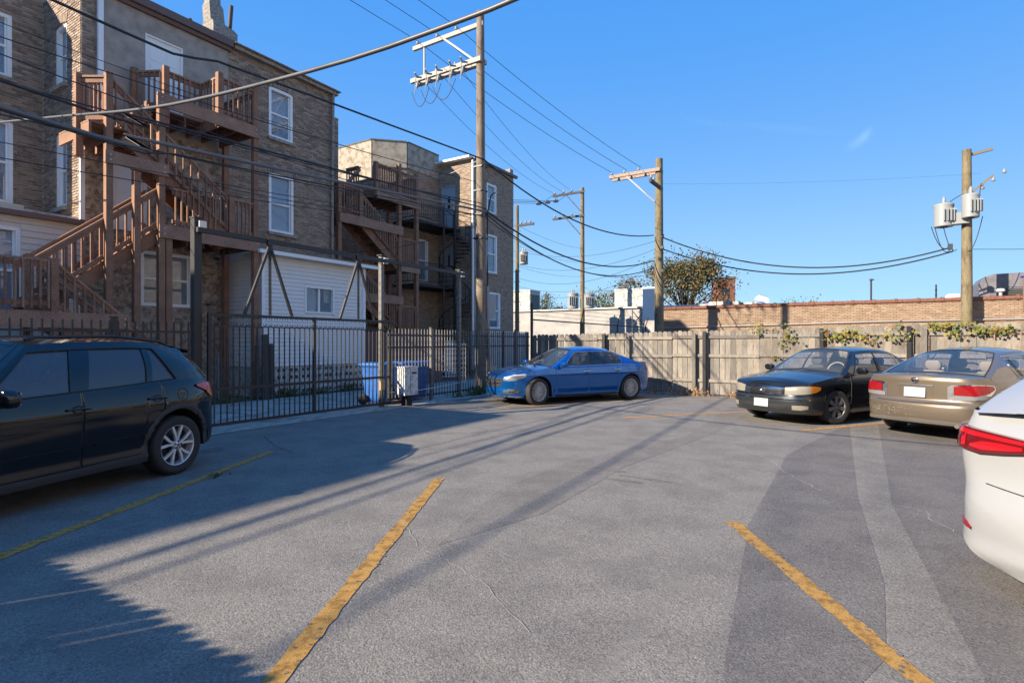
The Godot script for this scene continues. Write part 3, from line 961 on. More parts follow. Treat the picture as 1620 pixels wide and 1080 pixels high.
func build_far_flats() -> void:
	var right := Vector3(1, 0, 0)
	var south := Vector3(0, 0, 1)
	var west := Vector3(-1, 0, 0)
	var north := Vector3(0, 0, -1)
	var f := thing("brick_flats", "brick flats with rendered eight sided corner parapet and pale blue doors", "building")
	var mortar := MT("pale_mortar", Color(0.54, 0.46, 0.36), 0.95, "stain", Vector3(1.6, 1.6, 1.6), "dust", Vector3(0.5, 0.5, 0.5))
	var H := 10.2
	var O := at(0, 0, 15.6)
	var holes := [[22.4, 7.9, 23.25, 9.35], [22.4, 4.95, 23.3, 6.85], [22.3, 2.2, 23.6, 4.0]]
	var R := at(21.2, 0, 15.6)
	var rh := [[1.0, 7.0, 1.85, 9.1], [1.0, 4.2, 1.85, 6.25], [1.0, 0.2, 1.8, 2.3]]
	var B := at(0, 0, 17.7)
	var bh := [[19.75, 4.4, 20.5, 6.4]]
	var D := (at(17.92, 0, 18.78) - at(19.0, 0, 17.7))
	var dn := Vector3(-1, 0, 1).normalized()
	var g := Geo.new()
	wall_sheet(g, O, right, south, 21.2, 0, 24.86, H, holes)
	wall_sheet(g, at(24.86, 0, 15.6), north, right, 0, 0, 2.3, H, [])
	wall_sheet(g, at(0, 0, 17.9), right, north, 21.2, 0, 24.86, H, [])
	wall_sheet(g, at(0, 0, 18.8), right, north, 19.5, 0, 21.2, 10.6, [])
	wall_sheet(g, at(21.2, 0, 17.7), north, right, 0, 0, 1.1, 10.6, [])
	wall_sheet(g, at(19.5, 0, 18.8), north, right, 0, 0, 9, 10.6, [])
	wall_sheet(g, R, north, west, 0, 0, 2.1, H, rh)
	wall_sheet(g, B, right, south, 19.0, 0, 21.2, 10.6, bh)
	wall_sheet(g, at(19.0, 0, 17.7), D.normalized(), dn, 0, 0, D.length(), 10.6, [])
	wall_sheet(g, at(17.92, 0, 18.78), north, west, 0, 0, 9, 10.6, [])
	put(f, "wall", g, mortar)
	lay_bricks(f, O, right, south, 21.2, 0.1, 24.86, H, holes, 0, 1)
	lay_bricks(f, R, north, west, 0, 0.1, 2.1, H, rh, 0, 1)
	lay_bricks(f, B, right, south, 19.0, 0.1, 21.2, 9.5, bh, 0, 1)
	lay_bricks(f, at(19.0, 0, 17.7), D.normalized(), dn, 0, 0.1, D.length(), 9.5, [], 0, 1)
	lay_bricks(f, at(17.92, 0, 18.78), north, west, 0, 0.1, 6, 8.9, [], 0, 1)
	# rendered parapet round the canted corner
	var ren := MT("parapet_render", Color(0.46, 0.42, 0.355), 0.95, "stain", Vector3(2.2, 2.2, 2.2), "dust", Vector3(0.6, 0.6, 0.6))
	for w in [[B + south * 0.035, right, south, 19.0, 21.2, 9.5], [at(19.0, 0, 17.7) + dn * 0.035, D.normalized(), dn, 0.0, D.length(), 9.5], [at(17.92, 0, 18.78) + west * 0.035, north, west, 0.0, 8.0, 8.9]]:
		g = Geo.new()
		var mid: float = (w[3] + w[4]) / 2
		g.obox(w[0] + w[1] * mid + Vector3.UP * (w[5] + 10.66) / 2, w[1] * (w[4] - w[3]) / 2, Vector3.UP * (10.66 - w[5]) / 2, w[2] * 0.035)
		put(f, "parapet", g, ren)
		g = Geo.new()
		g.obox(w[0] + w[1] * mid + Vector3.UP * 10.69, w[1] * (w[4] - w[3]) / 2, Vector3.UP * 0.03, w[2] * 0.06)
		put(f, "coping", g, MT("tar_coping", Color(0.16, 0.14, 0.12), 0.9, "stain", Vector3(1, 1, 1)))
	g = Geo.new()
	g.box(at(23.03, H + 0.03, 16.75), Vector3(3.7, 0.06, 2.3))
	g.box(at(20.1, 10.45, 18.25), Vector3(2.2, 0.06, 1.05))
	g.box(at(18.7, 10.46, 23.3), Vector3(1.56, 0.06, 9.0))
	put(f, "roof", g, M("roof_felt", Color(0.09, 0.085, 0.08), 0.95))
	g = Geo.new()
	g.box(at(23.05, H, 15.46), Vector3(3.85, 0.13, 0.14))
	put(f, "gutter", g, MT("dark_gutter", Color(0.13, 0.12, 0.115), 0.6, "dust", Vector3(1, 1, 1)))
	g = Geo.new()
	g.box(at(21.05, H + 0.03, 16.6), Vector3(0.35, 0.09, 2.1))
	put(f, "eave", g, M("white_metal", Color(0.80, 0.79, 0.77), 0.4))
	g = Geo.new()
	g.box(at(24.7, H + 0.2, 15.75), Vector3(0.3, 0.4, 0.3))
	put(f, "chimney_stub", g, MT("patched_chimney", Color(0.45, 0.42, 0.38), 0.95, "stain", Vector3(0.6, 0.6, 0.6)))
	g = Geo.new()
	g.cyl(at(21.12, 0.2, 15.5), at(21.12, H - 0.1, 15.5), 0.055, 0.055, 8)
	put(f, "downspout", g, M("white_metal", Color(0.80, 0.79, 0.77), 0.4))
	for i in 3:
		sash(f, O, right, south, holes[i], {"arch": i != 0, "blind": [0.55, 0.5, 0.55][i], "back": 0.04})
	sash(f, B, right, south, bh[0], {"arch": true, "blind": 0.6})
	var blue := M("pale_blue_door", Color(0.30, 0.40, 0.47), 0.5)
	for i in 3:
		door_panel(f, R, north, west, rh[i], blue if i == 0 else M("grey_door", Color(0.30, 0.30, 0.31), 0.5), true)
	# satellite dish on the side wall
	var dish := thing("satellite_dish", "grey satellite dish on rendered parapet wall of far flats", "satellite dish", at(17.7, 8.6, 19.9))
	g = Geo.new()
	g.lathe([[0.0, 0.09], [0.15, 0.075], [0.3, 0.03], [0.38, 0.0], [0.385, 0.012], [0.3, 0.045], [0.0, 0.1]], Vector3.ZERO, Vector3(-0.6, 0.5, 0.62).normalized(), 24)
	put(dish, "reflector", g, M("grey_plastic", Color(0.2, 0.2, 0.21), 0.6))
	g = Geo.new()
	g.tube([Vector3(0.02, -0.02, 0), Vector3(0.1, -0.3, -0.02), Vector3(0.22, -0.34, -0.03)], 0.025, 0.025, 7)
	put(dish, "mast", g, M("grey_plastic", Color(0.2, 0.2, 0.21), 0.6))

	# its timber stairs, in the gap between the two blocks
	var t := thing("timber_stairs", "brown timber stair tower in the gap between the two brick flats", "stairs")
	var vf := 15.9
	for p in [[13.55, vf, 0.0, 7.3], [14.55, vf, 5.85, 7.25], [16.62, vf, 0.0, 8.75], [17.65, vf, 0.0, 8.6], [15.35, vf, 7.2, 8.5], [17.65, 17.5, 0.0, 8.5], [14.5, vf, 2.9, 4.4]]:
		post(t, p[0], p[1], p[2], p[3], 0.15)
	deck(t, 15.3, 17.7, 15.95, 17.6, 7.45)
	header(t, 15.3, 17.75, vf - 0.1, 7.1, 7.44)
	guard(t, at(15.35, 7.45, vf), at(16.6, 7.45, vf), 1.0)
	guard(t, at(16.6, 7.45, vf), at(17.65, 7.45, vf), 1.0)
	guard(t, at(15.3, 7.45, 17.5), at(15.3, 7.45, 16.8), 1.0)
	guard(t, at(17.65, 7.45, vf), at(17.65, 7.45, 17.5), 1.0)
	flight(t, at(15.3, 7.45, 16.75), at(14.2, 6.3, 16.75), at(0, 0, 0.8), 6)
	guard(t, at(15.3, 7.45, 16.7), at(14.3, 6.35, 16.7), 0.95)
	deck(t, 13.5, 14.5, 15.95, 17.6, 6.3)
	header(t, 13.5, 16.75, vf - 0.1, 5.85, 6.2)
	guard(t, at(13.58, 6.25, vf), at(14.55, 6.25, vf), 0.98, 0.11)
	guard(t, at(13.5, 6.25, vf), at(13.5, 6.25, 17.5), 0.98, 0.13)
	flight(t, at(14.5, 6.28, 15.98), at(16.6, 4.75, 15.98), at(0, 0, 0.75), 8)
	guard(t, at(14.6, 6.2, vf), at(16.6, 4.75, vf), 0.9, 0.12)
	guard(t, at(14.6, 6.2, 16.72), at(16.6, 4.75, 16.72), 0.9, 0.12)
	deck(t, 16.6, 17.7, 15.95, 17.6, 4.75)
	header(t, 16.6, 17.75, vf - 0.1, 4.4, 4.74)
	guard(t, at(16.66, 4.75, vf), at(17.6, 4.75, vf), 1.0, 0.11)
	flight(t, at(16.6, 4.75, 16.8), at(14.5, 3.4, 16.8), at(0, 0, 0.75), 7)
	guard(t, at(16.6, 4.75, 16.76), at(14.5, 3.4, 16.76), 0.9, 0.12)
	deck(t, 13.5, 14.5, 15.95, 17.6, 3.4)
	header(t, 13.5, 16.75, vf - 0.1, 3.05, 3.38)
	guard(t, at(13.58, 3.4, vf), at(14.55, 3.4, vf), 0.98, 0.11)
	flight(t, at(14.5, 3.4, 15.98), at(16.6, 2.0, 15.98), at(0, 0, 0.75), 7)
	guard(t, at(14.6, 3.35, vf), at(16.6, 2.0, vf), 0.9, 0.12)
	deck(t, 16.6, 17.7, 15.95, 17.6, 2.0)
	header(t, 16.6, 17.75, vf - 0.1, 1.65, 1.99)
	guard(t, at(16.66, 2.0, vf), at(17.6, 2.0, vf), 1.0, 0.11)

	# iron platforms and spiral stair of the far flats
	var iron := M("black_iron", Color(0.022, 0.02, 0.022), 0.6, 0.4)
	var s := thing("spiral_stair", "black iron spiral stair and platforms at the doors of the far flats", "stairs")
	var ctr := Vector2(20.45, 16.05)
	g = Geo.new()
	g.cyl(at(ctr.x, 0, ctr.y), at(ctr.x, 8.0, ctr.y), 0.06, 0.06, 10)
	put(s, "centre_post", g, iron)
	for y in [6.9, 4.1]:
		block(s, "platform", at(19.6, y - 0.08, 16.95), Vector3(3.1, 0.1, 1.4), iron)
		for e in [[18.1, 16.3, 19.9, 16.3], [18.1, 16.3, 18.1, 17.6]]:
			for h in [0.1, 0.95]:
				bar(s, "rail", at(e[0], y + h, e[1]), at(e[2], y + h, e[3]), 0.03, 0.03, iron)
			var n := int(Vector2(e[0] - e[2], e[1] - e[3]).length() / 0.13)
			for i in n:
				block(s, "baluster", at(lerpf(e[0], e[2], (i + 0.5) / n), y + 0.52, lerpf(e[1], e[3], (i + 0.5) / n)), Vector3(0.016, 0.85, 0.016), iron)
	var wedge := Geo.new()
	wedge.poly([Vector3(0.04, 0, -0.04), Vector3(0.72, 0, -0.17), Vector3(0.72, 0, 0.17), Vector3(0.04, 0, 0.04)], Vector3(0, 0.025, 0))
	var wm := wedge.mesh()
	var rail_pts := []
	for i in 33:
		var a := -0.6 + i * 0.45
		var y := 0.2 + i * 0.207
		var tr := inst(s, "tread", wm, iron, at(ctr.x, y, ctr.y))
		tr.rotation.y = a
		var q := at(ctr.x, y, ctr.y) + Vector3(cos(a), 0, -sin(a)) * 0.72
		block(s, "baluster", q + Vector3(0, 0.46, 0), Vector3(0.018, 0.92, 0.018), iron)
		rail_pts.append(q + Vector3(0, 0.95, 0))
		if i < 32:
			var a2 := a + 0.225
			rail_pts.append(at(ctr.x, y + 0.104, ctr.y) + Vector3(cos(a2), 0, -sin(a2)) * 0.72 + Vector3(0, 0.95, 0))
	g = Geo.new()
	g.tube(rail_pts, 0.02, 0.02, 6)
	put(s, "handrail", g, iron)
	for p in [[19.95, 16.3], [18.12, 16.3]]:
		g = Geo.new()
		g.cyl(at(p[0], 0, p[1]), at(p[0], 7.9, p[1]), 0.05, 0.05, 8)
		put(s, "support_post", g, M("rusted_iron", Color(0.07, 0.035, 0.035), 0.7, 0.2))

	# the next flats up the row stand out of view and throw the long shade over the lot
	var nb := thing("brick_flats", "brick flats farther up the row beyond the left end of the lot", "building")
	g = Geo.new()
	var nh := []
	for i in 3:
		for k in 3:
			nh.append([-22.0 + k * 5.0, 1.4 + i * 3.0, -20.9 + k * 5.0, 3.1 + i * 3.0])
	wall_sheet(g, at(0, 0, 15.6), right, south, -25, 0, -12.7, 10.0, nh)
	wall_sheet(g, at(0, 0, 15.6), right, south, -12.7, 0, -5.5, 8.7, [])
	wall_sheet(g, at(-12.7, 0, 15.6), north, right, 0, 8.7, 12, 10.0, [])
	wall_sheet(g, at(-5.5, 0, 15.6), north, right, 0, 0, 12, 8.7, [])
	wall_sheet(g, at(-25, 0, 15.6), north, west, 0, 0, 12, 10.0, [])
	wall_sheet(g, at(0, 0, 27.6), right, north, -25, 0, -12.7, 10.0, [])
	wall_sheet(g, at(0, 0, 27.6), right, north, -12.7, 0, -5.5, 8.7, [])
	put(nb, "wall", g, mortar)
	g = Geo.new()
	g.box(at(-18.85, 10.1, 21.6), Vector3(12.4, 0.2, 12.1))
	g.box(at(-9.1, 8.75, 21.6), Vector3(7.3, 0.1, 12.1))
	put(nb, "roof", g, M("roof_felt", Color(0.09, 0.085, 0.08), 0.95))
	# added unseen building behind the camera; its pale wall bounces sunlight onto shaded fronts
	var sb := thing("added_bounce_building", "added pale building out of view bouncing light over the lot", "building")
	g = Geo.new()
	var sh := []
	for i in 3:
		for k in 8:
			sh.append([-24.0 + k * 6.0, 1.2 + i * 3.2, -22.6 + k * 6.0, 2.9 + i * 3.2])
	wall_sheet(g, at(0, 0, -12.5), right, north, -26, 0, 24, 11.0, sh)
	wall_sheet(g, at(-26, 0, -12.5), south, west, 0, 0, 12, 11.0, [])
	wall_sheet(g, at(24, 0, -12.5), south, right, 0, 0, 12, 11.0, [])
	wall_sheet(g, at(0, 0, -24.5), right, south, -26, 0, 24, 11.0, [])
	put(sb, "wall", g, MT("added_bounce_wall", Color(0.74, 0.67, 0.58), 0.9, "stain", Vector3(2.5, 2.5, 2.5), "dust", Vector3(0.5, 0.5, 0.5)))
	g = Geo.new()
	g.box(at(-1, 11.1, -18.5), Vector3(50.2, 0.2, 12.2))
	put(sb, "roof", g, M("roof_felt", Color(0.09, 0.085, 0.08), 0.95))
	for h in sh:
		sash(sb, at(0, 0, -12.5), right, north, h, {})
	for h in nh:
		sash(nb, at(0, 0, 15.6), right, south, h, {})

# ------------------------------------------------------------------ what stands beyond the lot
func build_background() -> void:
	var right := Vector3(1, 0, 0)
	var west := Vector3(-1, 0, 0)
	var north := Vector3(0, 0, -1)
	# tan brick garage along the yard, u = 26.5
	var b := thing("brick_garage", "long low tan brick building with tile coping behind the wooden fence", "building")
	var O := at(26.5, 0, 8.2)
	var S := Vector3(0, 0, 1)
	var g := Geo.new()
	wall_sheet(g, O, S, west, 0, 0, 30, 3.1, [])
	wall_sheet(g, O, right, north, 0, 0, 16, 3.1, [])
	wall_sheet(g, O + S * 30, right, S, 0, 0, 16, 3.1, [])
	wall_sheet(g, O + right * 16, S, right, 0, 0, 30, 3.1, [])
	put(b, "wall", g, MT("tan_mortar", Color(0.31, 0.235, 0.175), 0.95, "stain", Vector3(2.1, 2.1, 2.1), "dust", Vector3(0.5, 0.5, 0.5)))
	lay_bricks(b, O, S, west, 0, 1.4, 17, 3.08, [], 0, 2)
	g = Geo.new()
	g.box(O + S * 15 + right * 8 + Vector3(0, 3.06, 0), Vector3(15.6, 0.05, 29.6))
	put(b, "roof", g, MT("gravel_roof", Color(0.22, 0.20, 0.19), 0.95, "dust", Vector3(1, 1, 1)))
	var red := MT("red_coping", Color(0.20, 0.085, 0.06), 0.8, "stain", Vector3(1, 1, 1))
	for i in 24:
		g = Geo.new()
		g.tube([O + S * (i * 0.72) + Vector3(0, 3.13, 0), O + S * (i * 0.72 + 0.70) + Vector3(0, 3.13, 0)], 0.085, 0.085, 10)
		g.tube([O + S * (i * 0.72 + 0.62) + Vector3(0, 3.14, 0), O + S * (i * 0.72 + 0.72) + Vector3(0, 3.14, 0)], 0.105, 0.105, 10)
		put(b, "coping_tile", g, red)
	g = Geo.new()
	g.tube([O + west * 0.06 + Vector3(0, 2.2, 0), O + S * 9 + west * 0.06 + Vector3(0, 2.35, 0), O + S * 18 + west * 0.06 + Vector3(0, 2.38, 0)], 0.035, 0.035, 8)
	put(b, "conduit", g, M("grey_conduit", Color(0.30, 0.28, 0.27), 0.6, 0.3))
	# dark brick corner, a separate taller pier
	var galv := MT("galvanized", Color(0.42, 0.43, 0.44), 0.5, "stain", Vector3(1.2, 1.2, 1.2))
	var grey := MT("grey_unit", Color(0.17, 0.165, 0.19), 0.5, "blotch", Vector3(2, 2, 2))
	# rooftop unit
	var ac := thing("rooftop_unit", "large grey rooftop air conditioning unit with dark louvred opening", "air conditioner", at(29.0, 3.08, -5.45))
	g = Geo.new()
	var prof := [[-1.6, 0.0], [-1.6, 0.75], [-1.45, 0.98], [-1.15, 1.08], [1.7, 1.12], [1.7, 0.0]]
	var pts := []
	for p in prof:
		pts.append(Vector3(-0.9, p[1], p[0]))
	g.poly(pts, Vector3(1.8, 0, 0))
	put(ac, "casing", g, grey)
	g = Geo.new()
	g.poly([Vector3(-0.93, 0.06, -0.95), Vector3(-0.93, 0.5, -0.85), Vector3(-0.93, 0.52, 1.2), Vector3(-0.93, 0.06, 1.2)], Vector3(0.02, 0, 0))
	put(ac, "opening", g, M("dark_opening", Color(0.03, 0.032, 0.035), 0.5))
	for i in 5:
		g = Geo.new()
		g.obox(Vector3(-0.95, 0.12 + i * 0.08, 0.15), Vector3(0.018, 0.012, 0), Vector3(-0.004, 0.006, 0), Vector3(0, 0, 0.95))
		put(ac, "louvre", g, M("dark_louvre", Color(0.10, 0.11, 0.10), 0.5))
	g = Geo.new()
	g.lathe([[0.0, 0.004], [0.11, 0.004], [0.12, 0.0]], Vector3(-0.905, 0.92, -0.2), west, 20)
	var badge := put(ac, "badge", g, M("blue_badge", Color(0.03, 0.06, 0.30), 0.4))
	badge.scale = Vector3(1, 0.42, 1)
	badge.position = Vector3(0, 0.92 * 0.58, -0.09)
	block(ac, "name_strip", Vector3(-0.905, 0.80, -0.05), Vector3(0.006, 0.03, 0.30), M("blue_grey_print", Color(0.18, 0.19, 0.26), 0.5))
	block(ac, "sticker", Vector3(-0.905, 0.78, 0.42), Vector3(0.006, 0.05, 0.16), M("white_print", Color(0.6, 0.6, 0.6), 0.5))
	for e in [[27.3, -0.3, 1.0, 0.035, "tall black vent pipe on the tan brick roof", 0.05], [27.4, -2.45, 0.72, 0.03, "short black vent pipe on the tan brick roof", 0.0]]:
		var vp := thing("vent_pipe", e[4], "vent pipe", at(e[0], 3.08, e[1]))
		g = Geo.new()
		g.cyl(Vector3.ZERO, Vector3(0, e[2], 0), e[3], e[3], 10)
		put(vp, "pipe", g, M("black_pipe", Color(0.03, 0.03, 0.035), 0.6))
		if e[5] > 0:
			g = Geo.new()
			g.cyl(Vector3(0, e[2] - 0.02, 0), Vector3(0, e[2] + 0.06, 0), 0.055, 0.055, 10)
			g.tube([Vector3(0, e[2], 0), Vector3(0.0, e[2] + 0.03, 0.12)], 0.02, 0.02, 6)
			put(vp, "cap", g, M("black_pipe", Color(0.03, 0.03, 0.035), 0.6))
	var mv := thing("roof_vent", "white mushroom roof vent in front of the grey rooftop unit", "vent", at(27.2, 3.08, -4.35))
	g = Geo.new()
	g.cyl(Vector3.ZERO, Vector3(0, 0.32, 0), 0.055, 0.055, 12)
	put(mv, "stem", g, galv)
	g = Geo.new()
	g.lathe([[0.0, 0.45], [0.09, 0.44], [0.13, 0.40], [0.135, 0.34], [0.06, 0.32]], Vector3.ZERO, Vector3.UP, 16)
	put(mv, "cap", g, M("white_metal", Color(0.80, 0.79, 0.77), 0.4))
	var dome := thing("roof_vent", "low round white domed vent beside the transformer pole", "vent", at(27.6, 3.08, -3.0))
	g = Geo.new()
	g.lathe([[0.0, 0.34], [0.2, 0.33], [0.26, 0.28], [0.27, 0.12], [0.2, 0.1], [0.2, 0.0]], Vector3.ZERO, Vector3.UP, 18)
	put(dome, "hood", g, M("white_metal", Color(0.80, 0.79, 0.77), 0.4))
	for e in [[27.6, 5.5, 1.3, 0.36, 0.7, "galvanized duct box by the coping of the tan brick roof"], [28.2, 4.55, 0.9, 0.32, 0.8, "small galvanized duct box beside the satellite dish"]]:
		var du := thing("duct_box", e[5], "duct", at(e[0], 3.08, e[1]))
		g = Geo.new()
		g.poly([Vector3(-0.3, 0, -e[2] / 2 - 0.3), Vector3(-0.3, e[3], -e[2] / 2), Vector3(-0.3, e[3], e[2] / 2), Vector3(-0.3, 0, e[2] / 2)], Vector3(0.6, 0, 0))
		put(du, "casing", g, galv)
		for k in 2:
			g = Geo.new()
			g.beam(Vector3(-0.31, 0, -e[2] / 4 + k * e[2] / 2), Vector3(-0.31, e[3], -e[2] / 4 + k * e[2] / 2), 0.03, 0.02, Vector3.RIGHT)
			put(du, "seam", g, M("rust_seam", Color(0.22, 0.11, 0.05), 0.8))
	var dish := thing("satellite_dish", "white satellite dish on the tan brick roof", "satellite dish", at(27.0, 3.1, 3.8))
	g = Geo.new()
	g.lathe([[0.0, 0.08], [0.13, 0.065], [0.25, 0.025], [0.31, 0.0], [0.315, 0.012], [0.25, 0.04], [0.0, 0.095]], Vector3(0, 0.26, 0), Vector3(-0.8, 0.4, 0.3).normalized(), 24)
	put(dish, "reflector", g, M("white_metal", Color(0.80, 0.79, 0.77), 0.4))
	g = Geo.new()
	g.tube([Vector3.ZERO, Vector3(0.05, 0.15, 0), Vector3(0.03, 0.26, 0)], 0.025, 0.025, 8)
	g.tube([Vector3(0, 0.14, 0), Vector3(-0.3, 0.22, 0.1)], 0.012, 0.012, 6)
	put(dish, "mast", g, M("grey_conduit", Color(0.30, 0.28, 0.27), 0.6, 0.3))
	var con := thing("bracket_pipe", "rusty curved bracket pipe on the brick wall by the rooftop unit", "pipe", at(26.4, 2.6, -4.85))
	g = Geo.new()
	g.tube([Vector3(0, 0, 0), Vector3(-0.02, 1.2, 0), Vector3(-0.03, 1.45, 0.06), Vector3(-0.03, 1.6, 0.3)], 0.03, 0.03, 8)
	put(con, "pipe", g, M("rust_pipe", Color(0.16, 0.09, 0.07), 0.8))
	g = Geo.new()
	g.box(Vector3(-0.06, 1.62, 0.32), Vector3(0.16, 0.22, 0.12))
	put(con, "fitting", g, grey)

	# white building beyond, u = 36
	var w := thing("white_building", "low white painted commercial building beyond the yard with plant on the roof", "building")
	g = Geo.new()
	wall_sheet(g, at(36, 0, 40), S, west, 0, 0, 32, 3.78, [])
	wall_sheet(g, at(36, 0, 40), right, north, 0, 0, 20, 3.78, [])
	wall_sheet(g, at(36, 0, 8), right, S, 0, 0, 20, 3.78, [])
	wall_sheet(g, at(56, 0, 40), S, right, 0, 0, 32, 3.78, [])
	put(w, "wall", g, MT("white_paint_wall", Color(0.46, 0.44, 0.425), 0.85, "dust", Vector3(1, 1, 1), "blotch", Vector3(6, 6, 6)))
	g = Geo.new()
	g.box(at(46, 3.8, 24), Vector3(20.2, 0.05, 32.2))
	put(w, "roof", g, M("roof_felt", Color(0.09, 0.085, 0.08), 0.95))
	g = Geo.new()
	g.box(at(35.97, 3.85, 24), Vector3(0.22, 0.1, 32.2))
	put(w, "coping", g, M("pale_metal", Color(0.45, 0.47, 0.5), 0.5))
	var units := [[37.3, 13.5, 1.5, 1.25, 2.2, "pale green rooftop unit on the white building"], [38.5, 23.4, 1.6, 1.7, 2.6, "pale rooftop unit with dark end on the white building"]]
	for e in units:
		var un := thing("rooftop_unit", e[5], "air conditioner", at(e[0], 3.82, e[1]))
		var pale := MT("pale_green_metal", Color(0.46, 0.49, 0.46), 0.5, "stain", Vector3(2, 2, 2))
		block(un, "casing", Vector3(0, e[3] / 2 + 0.05, 0), Vector3(e[2], e[3], e[4]), pale)
		block(un, "lid", Vector3(0, e[3] + 0.08, 0), Vector3(e[2] + 0.08, 0.06, e[4] + 0.08), M("pale_metal", Color(0.45, 0.47, 0.5), 0.5))
		for k in 3:
			block(un, "access_panel", Vector3(-e[2] / 2 - 0.01, e[3] / 2, -e[4] / 3 + k * e[4] / 3), Vector3(0.02, e[3] * 0.7, e[4] / 3 - 0.08), pale)
		block(un, "louvre", Vector3(0, e[3] / 2, e[4] / 2 + 0.01), Vector3(e[2] * 0.8, e[3] * 0.7, 0.02), M("dark_louvre", Color(0.10, 0.11, 0.10), 0.5))
	var sg := thing("sign_panel", "blank white roof panel on steel frame beside the utility pole", "sign", at(34.5, 2.6, 11.3))
	block(sg, "panel", Vector3(0, 1.35, 0), Vector3(0.5, 2.1, 1.0), M("white_panel", Color(0.62, 0.62, 0.62), 0.5))
	for e in [[Vector3(-0.2, -2.6, -0.9), Vector3(-0.2, 0.3, -0.4)], [Vector3(-0.2, -2.6, 0.7), Vector3(-0.2, 0.3, 0.4)], [Vector3(-0.2, 0.0, -1.2), Vector3(-0.2, 0.9, -0.4)], [Vector3(-0.2, 0.9, -1.2), Vector3(-0.2, 0.0, -0.4)], [Vector3(-0.2, -0.5, -1.2), Vector3(-0.2, -0.5, 0.7)], [Vector3(-0.2, -2.6, -1.2), Vector3(-0.2, 1.0, -1.2)]]:
		bar(sg, "brace", e[0], e[1], 0.05, 0.05, M("dark_steel", Color(0.05, 0.05, 0.055), 0.6, 0.3))

	# farther brick block and trees
	var fb := thing("brick_block", "distant red brick block seen over the garage roof", "building", at(74, 0, 15.0), 0.3)
	block(fb, "wall", Vector3(0, 4.6, 0), Vector3(6, 9.2, 2.2), MT("dark_red_brick", Color(0.22, 0.10, 0.07), 0.95, "stain", Vector3(3, 3, 3), "dust", Vector3(0.8, 0.8, 0.8)))
	block(fb, "cornice", Vector3(0, 9.3, 0), Vector3(6.2, 0.25, 2.4), M("roof_felt", Color(0.09, 0.085, 0.08), 0.95))
	block(fb, "window", Vector3(-3.01, 7.2, 0), Vector3(0.05, 1.5, 0.9), M("black_glass", Color(0.02, 0.022, 0.028), 0.05))
	tree("large yellowing green tree with bare lower limbs beyond the garage", 60.0, 16.0, 10.0, 3.9, 0.5, [Color(0.065, 0.075, 0.022), Color(0.11, 0.085, 0.03), Color(0.045, 0.06, 0.02), Color(0.16, 0.095, 0.035)], 9000, 5, 0.2)
	tree("brown thinning tree beyond the white building by the pole", 56.0, 20.9, 8.0, 2.2, 0.5, [Color(0.12, 0.09, 0.035), Color(0.08, 0.08, 0.03), Color(0.16, 0.10, 0.04)], 2600, 9, 0.17)
	tree("slender pale green tree rising over the white building", 62.0, 34.5, 7.4, 1.9, 0.6, [Color(0.09, 0.10, 0.04), Color(0.13, 0.11, 0.05)], 1900, 14, 0.16)
	tree("small dark bushy tree next to the slender pale tree", 61.0, 31.6, 5.6, 2.2, 0.4, [Color(0.05, 0.07, 0.02), Color(0.09, 0.08, 0.03)], 1900, 21, 0.16)
	tree("yellow green young tree left of the rooftop unit", 60.0, 25.4, 7.2, 2.9, 0.45, [Color(0.12, 0.12, 0.03), Color(0.08, 0.10, 0.025), Color(0.16, 0.12, 0.03)], 2600, 33, 0.17)
	tree("rust coloured small tree under the large tree", 58.0, 12.6, 6.0, 2.3, 0.4, [Color(0.20, 0.085, 0.04), Color(0.12, 0.09, 0.03), Color(0.25, 0.12, 0.06)], 2200, 45, 0.17)
	tree("low rounded green treetop behind the roof dish", 58.0, 5.2, 5.2, 2.6, 0.35, [Color(0.10, 0.13, 0.03), Color(0.14, 0.13, 0.035)], 2400, 51, 0.17)
	tree("low hazy treetop far behind the long brick roof", 66.0, 0.5, 4.9, 2.2, 0.35, [Color(0.13, 0.10, 0.05), Color(0.10, 0.10, 0.05)], 1700, 63, 0.17)

